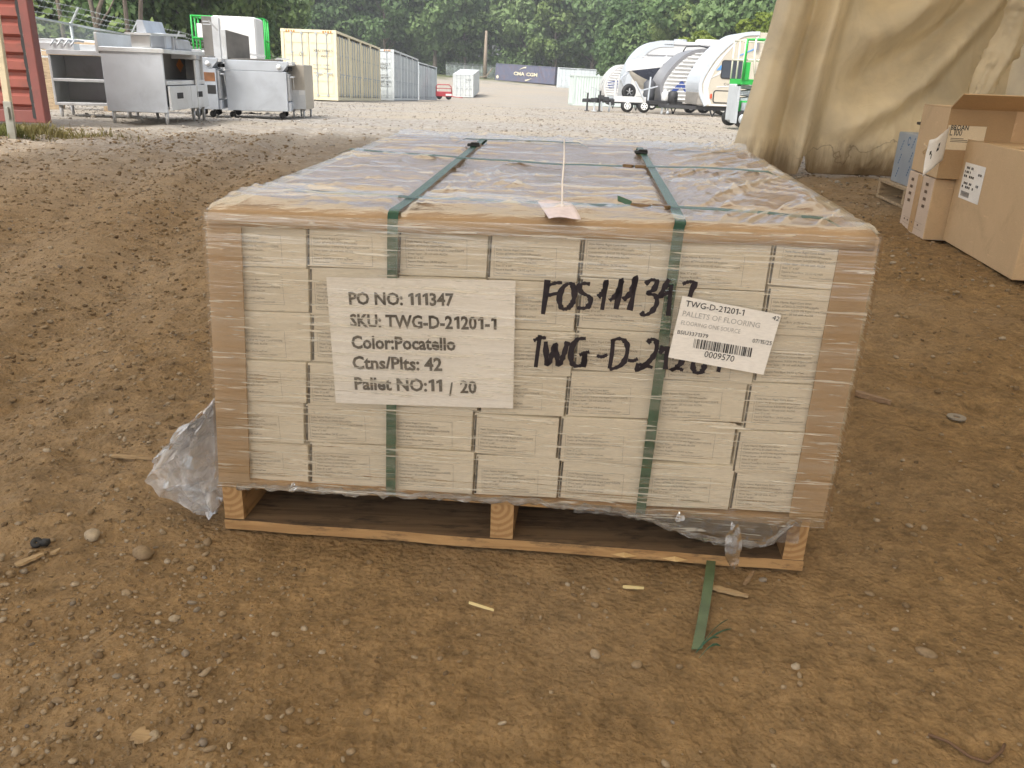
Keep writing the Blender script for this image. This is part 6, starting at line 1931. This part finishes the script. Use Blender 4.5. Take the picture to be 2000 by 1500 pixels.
class TreeKind:
    def __init__(s, name, seed, R, Hc, zc, nleaf, ls, H_, r0, ml, nl=26):
        s.name, s.ml = name, ml
        s.crown, cen = crown_mesh('crown', seed, R, Hc, zc, nleaf, ls, nl)
        s.trunk = trunk_mesh(seed, H_, r0, cen, zc - Hc * .42)
        s.proto = None
    def put(s, loc, sc, rz, label, group):
        if s.proto is None:
            r = bpy.data.objects.new(s.name, None); COL.objects.link(r)
            link_mesh('trunk', s.trunk, M_bark, r, True); link_mesh('crown', s.crown, s.ml, r)
            s.proto = r
        else: r = copy_tree(s.proto)
        r.location = loc; r.rotation_euler = (0, 0, rz); r.scale = sc
        tag(r, label, 'tree', group); return r
far_k = [TreeKind('broadleaf_tree', 100 + i, 5.2, 14.0, 7.9, 10000, .30, 13, .26, M_leaf, 34) for i in range(4)] + [TreeKind('broadleaf_tree', 110, 4.6, 13.0, 7.3, 9000, .30, 12, .22, M_leaf_g, 30)]
near_k = [TreeKind('broadleaf_tree', 120 + i, 4.4, 11.5, 6.9, 15000, .17, 12.5, .17, M_leaf_g if i == 0 else M_leaf, 36) for i in range(2)]
yel_k = TreeKind('light_green_tree', 130, 3.0, 5.0, 4.4, 8000, .16, 6, .12, M_leaf_y, 24)
tr = random.Random(21)
def wz(x, y): return float(yard_z(x, y)) - .3
places = []
# front rank along the far edge of the yard, then ranks behind it
nfront = 0
for row, (Y, n, x0, x1) in enumerate(((158, 15, -48, 58), (167, 15, -54, 62), (178, 14, -60, 68), (192, 13, -68, 76))):
    for i in range(n):
        x = x0 + (x1 - x0) * (i + tr.uniform(.15, .85)) / n
        places.append((row, x, Y + tr.uniform(-3.5, 3.5), tr.uniform(1.12, 1.5) + .09 * row))
LABEL_ROW = ['dark leafy tree in the front rank of the woods across the yard', 'leafy tree in the second rank of the woods, between the front crowns', 'tall tree deep in the woods showing over the front crowns', 'tallest rear tree of the woods seen through gaps above the others']
for row, x, Y, s in places:
    px = 1000 + x * 1711 / Y
    k = far_k[tr.randrange(5)]
    label = LABEL_ROW[row]
    if row == 0:
        where = 'above the short white container' if 860 < px < 950 else 'above the faded blue container' if 950 <= px < 1090 else 'above the long pale side door container' if 1090 <= px < 1170 else 'above the small striped trailer' if 1170 <= px < 1230 else 'above the white container row' if 740 < px <= 860 else 'above the pale yellow container' if 540 < px <= 740 else None
        if where: label = 'dark leafy woodland tree rising ' + where
    k.put((x, Y, wz(x, Y)), (s, s, s * tr.uniform(.95, 1.12)), tr.uniform(0, 6.28), label, 'trees of the woods behind the yard')
# nearer wood along the left fence
for i in range(30):
    px = -60 + 640 * (i + tr.uniform(.2, .8)) / 30
    Y = tr.choice((46, 56, 68, 84, 100)) + tr.uniform(-4, 4)
    x = (px - 1000) / 1711 * Y
    lim = -12.3 - .11 * (Y - 24) - 3.5
    if x > lim: Y = max(Y, 20) ; x = lim - tr.uniform(0, 3)
    k = near_k[tr.randrange(2)]; s = tr.uniform(.85, 1.25) * (1 + (Y - 46) / 220)
    k.put((x, Y, wz(x, Y)), (s, s, s * tr.uniform(1.0, 1.2)), tr.uniform(0, 6.28), 'leafy tree in the wood behind the barbed wire fence at the left', 'trees of the wood behind the left fence')
# wood behind the trailers at the right
for i in range(14):
    px = 1190 + 420 * (i + tr.uniform(.2, .8)) / 14
    Y = tr.choice((92, 104, 118)) + tr.uniform(-4, 4); x = (px - 1000) / 1711 * Y
    k = far_k[tr.randrange(5)]; s = tr.uniform(.85, 1.1)
    k.put((x, Y, wz(x, Y)), (s, s, s * 1.1), tr.uniform(0, 6.28), 'leafy tree in the wood behind the parked trailers', 'trees of the wood behind the trailers')
for px, Y, s, lab in ((1340, 76, .98, 'yellow green young tree above the roof of the tall white trailer'), (1445, 70, 1.12, 'yellow green young tree above the beige trailer beside the curtain')):
    x = (px - 1000) / 1711 * Y
    yel_k.put((x, Y, wz(x, Y)), (s, s, s * 1.05), 0.7 * px, lab, None)
# slender bare trunks standing just behind the left fence
for k, (px0, px1, Y, fork, lab) in enumerate(((198, 176, 30, True, 'forked pale bare trunk rising behind the left fence'), (245, 243, 31, False, 'thin pale bare trunk right of the forked one behind the left fence'), (252, 275, 31.5, False, 'thin leaning bare stem over the steel tub behind the left fence'), (125, 112, 33, False, 'faint slim bare stem left of the forked trunk behind the left fence'))):
    a = at(px0, 80, Y); a.z = wz(a.x, Y); c = at(px1, 0, Y); d = c - a
    r = thing('bare_trunk', lab, 'tree', a, 0, 'bare trunks behind the left fence')
    mb = MB(); mb.tube([a, a + d * .5 + Vector((.05, 0, 0)), c, c + d * .8 + Vector((.2, 0, 0)), c + d * 1.7], [.10, .085, .075, .06, .02], 8)
    if fork:
        s_ = a + d * .62; mb.tube([s_, at(192, 20, Y), at(206, -20, Y), at(212, -120, Y)], [.08, .075, .065, .03], 8); mb.tube([s_ + d * .1, at(212, 22, Y), at(226, -8, Y)], [.04, .03, .015], 6)
    mb.build('trunk', M_bark, r, smooth=True)
    mb = MB()
    vs, fs = leaf_quads(np.array([tuple(c + d * (1.2 + .5 * random.random()) + Vector((random.gauss(0, .9), random.gauss(0, .9), random.gauss(0, .8)))) for _ in range(500)]), np.random.default_rng(k).normal(size=(500, 3)), np.full(500, .13), np.random.default_rng(k))
    link_mesh('crown', np_mesh('crown', vs, fs), M_leaf_g, r)
tk = thing('pale_trunk', 'bare pale trunk standing beside the far fence right of the short white container', 'tree', at(948, 152, 150))
mb = MB(); a = at(947, 154, 150); mb.tube([a, at(948, 110, 150), at(950, 60, 150)], [.35, .3, .2], 8); mb.tube([at(935, 151, 149), at(950, 149, 149), at(962, 133, 149)], [.1, .12, .08], 6); mb.build('trunk', mat('pale_bark', (.30, .24, .18), .9), tk, smooth=True)
# undergrowth along the foot of the woods: nobody could count it
rng = np.random.default_rng(5)
def undergrowth(name, n, xf, label, ml, ls, hmax):
    P = xf(rng, n)
    z = np.array([wz(x, y) for x, y in P[:, :2]]) + np.abs(rng.normal(0, .42, n)) * hmax * (.55 + .9 * np.abs(fbm(P[:, 0] * .22, P[:, 1] * .22, 3, 3)))
    cen = np.stack([P[:, 0], P[:, 1], z], 1)
    V, F = leaf_quads(cen, rng.normal(size=(n, 3)) + np.array([0, 0, .5]), ls * rng.uniform(.6, 1.4, n), rng)
    o = link_mesh(name, np_mesh(name, V, F), ml)
    return tag(o, label, 'undergrowth', kind='stuff')
undergrowth('undergrowth', 52000, lambda r_, n: np.stack([r_.uniform(-66, 72, n), 156 + np.abs(r_.normal(0, 8, n))], 1), 'dark undergrowth along the foot of the far woods', M_leaf, .34, 9.0)
undergrowth('undergrowth', 16000, lambda r_, n: (lambda y: np.stack([-12.3 - .11 * (y - 24) - 2.2 - np.abs(r_.normal(0, 2.2, n)), y], 1))(r_.uniform(16, 140, n)), 'green undergrowth behind the left chain link fence', M_leaf_g, .16, 4.0)
undergrowth('undergrowth', 9000, lambda r_, n: np.stack([r_.uniform(9, 42, n), r_.uniform(86, 98, n)], 1), 'undergrowth behind the parked trailers', M_leaf, .25, 4.0)
# ------------------------------------------------------------------ stones, gravel, chips, strap tail, weeds
def stone_shapes(n, sub=1):
    out = []
    for i in range(n):
        bm = bmesh.new(); bmesh.ops.create_icosphere(bm, subdivisions=sub, radius=1)
        rs_ = random.Random(300 + i); ax = Vector((1, rs_.uniform(.6, .95), rs_.uniform(.38, .68)))
        ph = [rs_.uniform(0, 6) for _ in range(6)]
        cut = [(Vector((rs_.gauss(0, 1), rs_.gauss(0, 1), rs_.gauss(0, 1))).normalized(), rs_.uniform(.62, .9)) for _ in range(4)]
        for v in bm.verts:
            c = v.co.copy()
            for nn, dd in cut:
                e = c.dot(nn) - dd
                if e > 0: c -= nn * e * .85
            f_ = 1 + .10 * math.sin(2.3 * c.x + ph[0]) + .10 * math.sin(2.9 * c.y + ph[1]) + .07 * math.sin(4 * c.z + ph[2])
            v.co = Vector((c.x * ax.x, c.y * ax.y, c.z * ax.z)) * f_
        V_ = np.array([tuple(v.co) for v in bm.verts]); bm.verts.index_update()
        F_ = np.array([[v.index for v in f.verts] for f in bm.faces]); bm.free()
        out.append((V_, F_))
    return out
def scatter(name, P, size, shapes, rng, mt, smooth=False):
    """one mesh of many pebbles resting on the ground"""
    VV, FF, off = [], [], 0
    kind = rng.integers(0, len(shapes), len(P))
    for k, (V_, F_) in enumerate(shapes):
        id_ = np.where(kind == k)[0]
        if not len(id_): continue
        a = rng.uniform(0, 2 * np.pi, len(id_)); ca, sa = np.cos(a)[:, None], np.sin(a)[:, None]
        s = size[id_][:, None]
        x = V_[None, :, 0] * s; y = V_[None, :, 1] * s; z = V_[None, :, 2] * s
        ti = rng.normal(0, .25, len(id_))[:, None]; z = z + x * ti * .6
        X_ = x * ca - y * sa + P[id_, 0:1]; Y_ = x * sa + y * ca + P[id_, 1:2]
        Z_ = z + P[id_, 2:3]
        n = V_.shape[0]
        VV.append(np.stack([X_, Y_, Z_], -1).reshape(-1, 3))
        FF.append((F_[None] + (np.arange(len(id_)) * n)[:, None, None] + off).reshape(-1, 3)); off += n * len(id_)
    return link_mesh(name, np_mesh(name, np.concatenate(VV), np.concatenate(FF)), mt, smooth=smooth)
def pebble_mat(name, stops):
    m, N, L, b = new_mat(name)
    v = coord(N, L, world_pos=True); oi = N.new('ShaderNodeObjectInfo')
    g_ = N.new('ShaderNodeNewGeometry')
    vo = N.new('ShaderNodeTexVoronoi'); vo.inputs['Scale'].default_value = 45; L.new(v, vo.inputs['Vector'])
    sc_ = N.new('ShaderNodeSeparateColor'); L.new(vo.outputs['Color'], sc_.inputs[0])
    rnd = math_n(N, L, 'FRACT', math_n(N, L, 'ADD', math_n(N, L, 'ADD', g_.outputs['Random Per Island'], oi.outputs['Random']), 0.0))
    r = ramp(N, stops); L.new(rnd, r.inputs[0])
    n = noise(N, L, v, 120, 5, .65); rr = ramp(N, [(.3, .72), (.7, 1.15)]); L.new(n, rr.inputs[0])
    L.new(mixc(N, L, 1.0, r.outputs[0], rr.outputs[0], 'MULTIPLY'), b.inputs['Base Color'])
    b.inputs['Roughness'].default_value = .85; b.inputs['Specular IOR Level'].default_value = .3
    L.new(bump(N, L, n, .4, .003), b.inputs['Normal'])
    return m
M_peb = pebble_mat('dusty_pebbles', [(0, (.15, .10, .055)), (.35, (.24, .17, .095)), (.7, (.30, .225, .14)), (.93, (.40, .33, .24)), (1, (.16, .13, .105))])
M_peb_y = pebble_mat('crushed_stone', [(0, (.20, .172, .14)), (.4, (.32, .285, .24)), (.8, (.42, .38, .325)), (1, (.26, .22, .17))])
M_stone_big = pebble_mat('dusty_stone', [(0, (.20, .14, .08)), (.5, (.28, .205, .125)), (1, (.38, .31, .22))])
SH1, SH2 = stone_shapes(7, 1), stone_shapes(8, 2)
def in_load(x, y, pad=.0):
    return (abs(x - .1 - (y - 2) * .1) < .60 + pad) & (np.abs(y - 2.0) < .75 + pad)
rng = np.random.default_rng(77)
# fine gravel under the shelter: density falls off with distance, more on the left of the load
n = 85000
y = .38 + 10.5 * rng.random(n) ** 2.1; x = (rng.random(n) - .5) * (1.5 + 1.45 * y)
dens = .12 + .88 * sstep(-x - .25 * y, -.1, .55) + .25 * sstep(x, 1.2, 2.2)
dens = dens * (.35 + 1.3 * np.clip(fbm(x * 2.2, y * 2.2, 3, 101) + .45, 0, 1)); keep = (rng.random(n) < dens) & ~in_load(x, y, -.02)
x, y = x[keep], y[keep]; s = np.clip(np.exp(rng.normal(-5.75, .48, len(x))), .0014, .009) * (1 + .30 * np.clip(y - 1, 0, 8))
o = scatter('gravel', np.stack([x, y, ground_z(x, y) + s * .12], 1), s, SH1, rng, M_peb)
tag(o, 'fine dusty gravel strewn over the dirt round the load', 'gravel', kind='stuff')
n = 26000
y = 7.5 + 40 * rng.random(n) ** 1.9; x = (rng.random(n) - .5) * (1.25 * y + 2)
keep = rng.random(n) < sstep(y + 4 * fbm(x * .35, y * .35, 3, 8), 7.0, 19.0) * np.where(np.abs(x + 2.5) < 2.2, .45, 1.0)
x, y = x[keep], y[keep]; s = np.clip(np.exp(rng.normal(-4.1, .4, len(x))), .006, .045)
o = scatter('crushed_stone', np.stack([x, y, ground_z(x, y) + s * .2], 1), s, SH1, rng, M_peb_y)
tag(o, 'pale crushed stone covering the open yard', 'gravel', kind='stuff')
# single pebbles one can tell apart
ME_ST = []
for V_, F_ in SH2:
    me = np_mesh('pebble', V_, F_); me.materials.append(M_stone_big); me.polygons.foreach_set('use_smooth', [True] * len(me.polygons)); ME_ST.append(me)
def pebble(x, y, s, label, group=None, sink=.25, k=None, rz=None, name='pebble', sc=(1, 1, 1)):
    o = bpy.data.objects.new(name, ME_ST[random.randrange(len(ME_ST)) if k is None else k]); COL.objects.link(o)
    o.location = (x, y, gz(x, y) + s * sc[2] * (.5 - sink)); o.rotation_euler = (random.uniform(-.2, .2), random.uniform(-.2, .2), random.uniform(0, 6.28) if rz is None else rz); o.scale = (s * sc[0], s * sc[1], s * sc[2])
    return tag(o, label, 'stone', group)
named = [  # pixel, half-width px, label
    (182, 1060, 22, 'pale flat stone lying alone left of the pallet, biggest of the light ones'), (275, 1086, 26, 'broad sandy stone with a small grey one at its side, left of the pallet'), (296, 1080, 8, 'small grey stone touching the broad sandy one left of the pallet'),
    (405, 1054, 14, 'flat stone just in front of the left corner of the pallet'), (380, 1372, 13, 'round tan stone standing clear in the dirt at the lower left'), (405, 1325, 15, 'angular stone half sunk in the dirt below the left end of the pallet'),
    (342, 1212, 14, 'dark brown stone in the gravel at the lower left'), (910, 1280, 11, 'round pale stone in bare dirt in front of the middle of the pallet'), (1162, 1176, 13, 'round stone sitting in a small hole before the pallet'), (1160, 1283, 18, 'lumpy earth coloured stone left of the green strap tail'),
    (1242, 1307, 16, 'oval tan stone left of the tip of the green strap tail'), (1326, 1311, 10, 'small round stone in a hollow just below the strap tail'), (1810, 1276, 20, 'smooth pale stone at the lower right'), (1738, 1293, 9, 'little round stone left of the smooth pale one at lower right'), (1437, 1332, 9, 'tan stone below the blades of the strap tail'),
    (568, 1400, 13, 'larger of the clustered stones at the bottom centre left'), (527, 1416, 11, 'left stone of the cluster at the bottom centre left'), (552, 1412, 7, 'smallest stone of the cluster at the bottom centre left'), (586, 1398, 7, 'right stone of the cluster at the bottom centre left'),
    (300, 1452, 18, 'tall tan stone beside a flat chip near the bottom left edge'), (412, 1480, 15, 'stone at the bottom edge left of centre'), (450, 1478, 10, 'small stone next to the one at the bottom edge'), (718, 1402, 13, 'pale buried stone at the bottom centre'), (345, 1090, 8, 'small pebble right of the broad sandy stone'),
    (200, 1065, 7, 'tiny pebble by the pale flat stone'), (860, 1292, 9, 'flattened stone left of the round pale one in front of the pallet'), (1700, 1150, 10, 'stone right of the pallet in the open dirt'), (1560, 1345, 9, 'pebble in bare dirt at the lower right'), (980, 1425, 11, 'stone low in the middle foreground'), (120, 1385, 14, 'stone half buried at the lower left edge'), (150, 1160, 10, 'flat pebble in the gravel at the left edge'), (250, 1165, 12, 'light cobble in the gravel left of the pallet')]
for i, (px, py, hw, lab) in enumerate(named):
    p_ = atz(px, py, 0); s = hw * p_.length / 1600 * .95
    pebble(p_.x, p_.y, s, lab, None, .3, i % 8, None, 'stone')
cnt = 0
rp_ = random.Random(8)
while cnt < 230:
    px, py = rp_.uniform(0, 2000), 560 + 940 * rp_.random() ** .8
    if rp_.random() > (.9 if px < 700 else .38): continue
    p_ = atz(px, py, 0)
    if in_load(p_.x, p_.y, .05): continue
    hw = min(11, max(3.4, math.exp(rp_.gauss(1.45, .36)))); s = hw * p_.length / 1600
    pebble(p_.x, p_.y, s, 'small dusty pebble lying loose in the brown dirt', 'loose pebbles in the dirt', .28); cnt += 1
# wood chips and straws
M_chip = wood('split_chip', (.27, .18, .09), (.42, .30, .16), (4, 40, 40)); M_straw = mat('pale_straw', (.72, .60, .30), .6)
def chip(a, b_, w, label, mt, name='wood_chip', lift=.004, th=.004):
    p0, p1 = atz(*a, 0), atz(*b_, 0); p0.z, p1.z = gz(p0.x, p0.y) + lift, gz(p1.x, p1.y) + lift
    d = (p1 - p0); sx = Vector((-d.y, d.x, 0)).normalized() * w
    n = 7; vs, fs = [], []
    for i in range(n):
        t = i / (n - 1); c = p0.lerp(p1, t); ww = sx * (.55 + .45 * math.sin(math.pi * min(1, t + .15))) * (1 + .25 * math.sin(i * 2.3 + a[0]))
        vs += [c - ww, c + ww, c + ww * .8 + Vector((0, 0, th)), c - ww * .8 + Vector((0, 0, th))]
    for i in range(n - 1):
        q = 4 * i; fs += [(q + k, q + (k + 1) % 4, q + 4 + (k + 1) % 4, q + 4 + k) for k in range(4)]
    fs += [(3, 2, 1, 0), tuple(4 * (n - 1) + k for k in range(4))]
    mb = MB(); mb.add(vs, fs); return tag(mb.build(name, mt), label, 'wood chip')
chip((1394, 1142), (1462, 1160), .007, 'long splintered wood chip right of the green strap tail', M_chip)
chip((1217, 1141), (1258, 1144), .0025, 'bright straw coloured sliver in front of the pallet', M_straw)
chip((916, 1177), (964, 1194), .0016, 'thin pale straw lying before the middle of the pallet', M_straw)
chip((36, 1133), (90, 1110), .007, 'pale splinter of wood in the gravel at the left edge', M_chip)
chip((1455, 1135), (1474, 1110), .004, 'small dark splinter under the right end of the pallet', wood('dark_chip', (.2, .13, .07), (.3, .2, .11)))
chip((222, 908), (300, 912), .006, 'brown sliver left of the loose film bunch', M_chip)
chip((508, 1003), (528, 1008), .008, 'orange wood flake inside the left opening of the pallet', mat('orange_flake', (.62, .36, .12), .7), lift=.02)
chip((270, 1448), (292, 1462), .012, 'flat tan chip beside the tall stone at the bottom left', M_chip)
chip((1670, 768), (1740, 785), .012, 'dry leaf like strip of bark right of the stack', wood('bark_strip', (.2, .13, .08), (.32, .22, .14)), th=.012)
chip((105, 1108), (122, 1096), .005, 'short stick beside the black lump at the left edge', M_chip)
# fallen twigs and bits at the lower right
mb = MB(); pts = [atz(x, y, .004) for x, y in ((1812, 1438), (1850, 1452), (1895, 1478), (1930, 1486), (1955, 1470), (1962, 1455))]
for p_ in pts: p_.z = gz(p_.x, p_.y) + .004
mb.tube(lerp_path(pts, 3), .0022, 6); tag(mb.build('root', mat('dark_root', (.14, .08, .045), .8), smooth=True), 'curled brown root lying on the dirt at the lower right', 'root')
# black rubber bit, steel washer
p_ = atz(76, 1084, 0); p_.z = gz(p_.x, p_.y)
mb = MB(); mb.torus(p_ + Vector((0, 0, .006)), .0055, .0045, (.3, -.6, .7), 16, 8); mb.box(p_ + Vector((.013, .003, .005)), (.013, .012, .009)); o = mb.build('rubber_bit', M_black, smooth=True)
tag(o, 'small black rubber piece with a hole, lying at the left edge', 'rubber piece')
p_ = atz(1869, 811, 0); p_.z = gz(p_.x, p_.y) + .004
mb = MB()
P = [[p_ + Vector((rr * math.cos(a * math.pi / 12), rr * math.sin(a * math.pi / 12), zz)) for rr, zz in ((.009, 0), (.009, .004), (.024, .004), (.024, 0))] for a in range(25)]
mb.grid(P); tag(mb.build('washer', mat('tarnished_steel', (.28, .25, .21), .6, .3)), 'dull steel washer lying in the dirt right of the load', 'washer')
# green strap tail sticking out from under the pallet
pth = [atz(1390, 1085, .0), atz(1385, 1130, .0), atz(1376, 1190, 0), atz(1367, 1240, 0), atz(1360, 1277, 0)]
for i, p_ in enumerate(pth): p_.z = max(gz(p_.x, p_.y) + .005, .004) + (.003 if i in (2, 3) else 0)
pth = lerp_path(pth, 6)
M_strap_d = strap_mat('dusty_green_strap', (.085, .125, .062))
st = thing('strap_tail', 'frayed end of green strap lying on the dirt in front of the pallet', 'strap', pth[-1])
mb = MB(); ribbon(mb, pth, [Vector((.0088, .0012, 0))] * len(pth), .001); mb.build('band', M_strap_d, st)
for k, (tx, ty, z) in enumerate(((1421, 1210, .022), (1428, 1228, .02), (1404, 1245, .012), (1406, 1268, .004))):
    a = atz(1361 if k < 3 else 1368, 1280 if k < 3 else 1290, 0); a.z = gz(a.x, a.y) + .004; e = atz(tx, ty, z)
    e.z = max(e.z, gz(e.x, e.y) + .006)
    path = [a.lerp(e, t) + Vector((0, 0, .010 * math.sin(math.pi * t))) for t in (0, .25, .5, .75, 1)]
    mb = MB(); ribbon(mb, path, [Vector((.003, .002, .0025)) * w_ for w_ in (1, .95, .8, .5, .12)], .0008); mb.build('frayed_strand', M_strap, st)
# weeds at the foot of the red container and post, grass clumps
M_weed = leaf_mat('dry_grass', [(.3, (.16, .13, .045)), (.5, (.22, .19, .07)), (.72, (.14, .18, .05))], .3)
def grass(name, cx, cy, rx, ry, n, h, label, seed):
    rg = np.random.default_rng(seed); VV = []
    x = cx + rg.normal(0, rx, n); y_ = cy + rg.normal(0, ry, n); z = ground_z(x, y_); hh = h * rg.uniform(.35, 1.2, n); a = rg.uniform(0, 6.28, n); ln = rg.uniform(.1, .7, n)
    w = .004 + .003 * rg.random(n)
    dx, dy = np.cos(a) * ln * hh, np.sin(a) * ln * hh; wx, wy = -np.sin(a) * w, np.cos(a) * w
    V_ = np.stack([np.stack([x - wx, y_ - wy, z], 1), np.stack([x + wx, y_ + wy, z], 1), np.stack([x + dx * .45 + wx * .7, y_ + dy * .45 + wy * .7, z + hh * .65], 1), np.stack([x + dx, y_ + dy, z + hh], 1)], 1).reshape(-1, 3)
    o = link_mesh(name, np_mesh(name, V_, np.arange(4 * n).reshape(n, 4)), M_weed); return tag(o, label, 'weeds', kind='stuff')
c = atz(70, 262, 0); grass('weeds', c.x, c.y, .33, .12, 900, .10, 'dry weeds at the foot of the red container door', 1)
c = atz(24, 268, 0); grass('weeds', c.x, c.y, .11, .07, 350, .12, 'taller weeds round the foot of the cream post', 2)
c = atz(150, 268, 0); grass('weeds', c.x, c.y, .3, .15, 220, .06, 'sparse weeds on the gravel right of the red container door', 3)
# ------------------------------------------------------------------ summer haze over the yard
m = bpy.data.materials.new('haze'); m.use_nodes = True
N, L = m.node_tree.nodes, m.node_tree.links
N.remove(N['Principled BSDF'])
pv = N.new('ShaderNodeVolumePrincipled')
pv.inputs['Color'].default_value = (.96, .98, 1.0, 1)
pv.inputs['Density'].default_value = .0010
pv.inputs['Anisotropy'].default_value = .2
L.new(pv.outputs[0], N['Material Output'].inputs['Volume'])
mb = MB(); mb.bx(-262, 262, -42, 422, -4.5, 38)
tag(mb.build('haze', m), 'thin pale summer haze over the yard and woods', 'haze', kind='stuff')
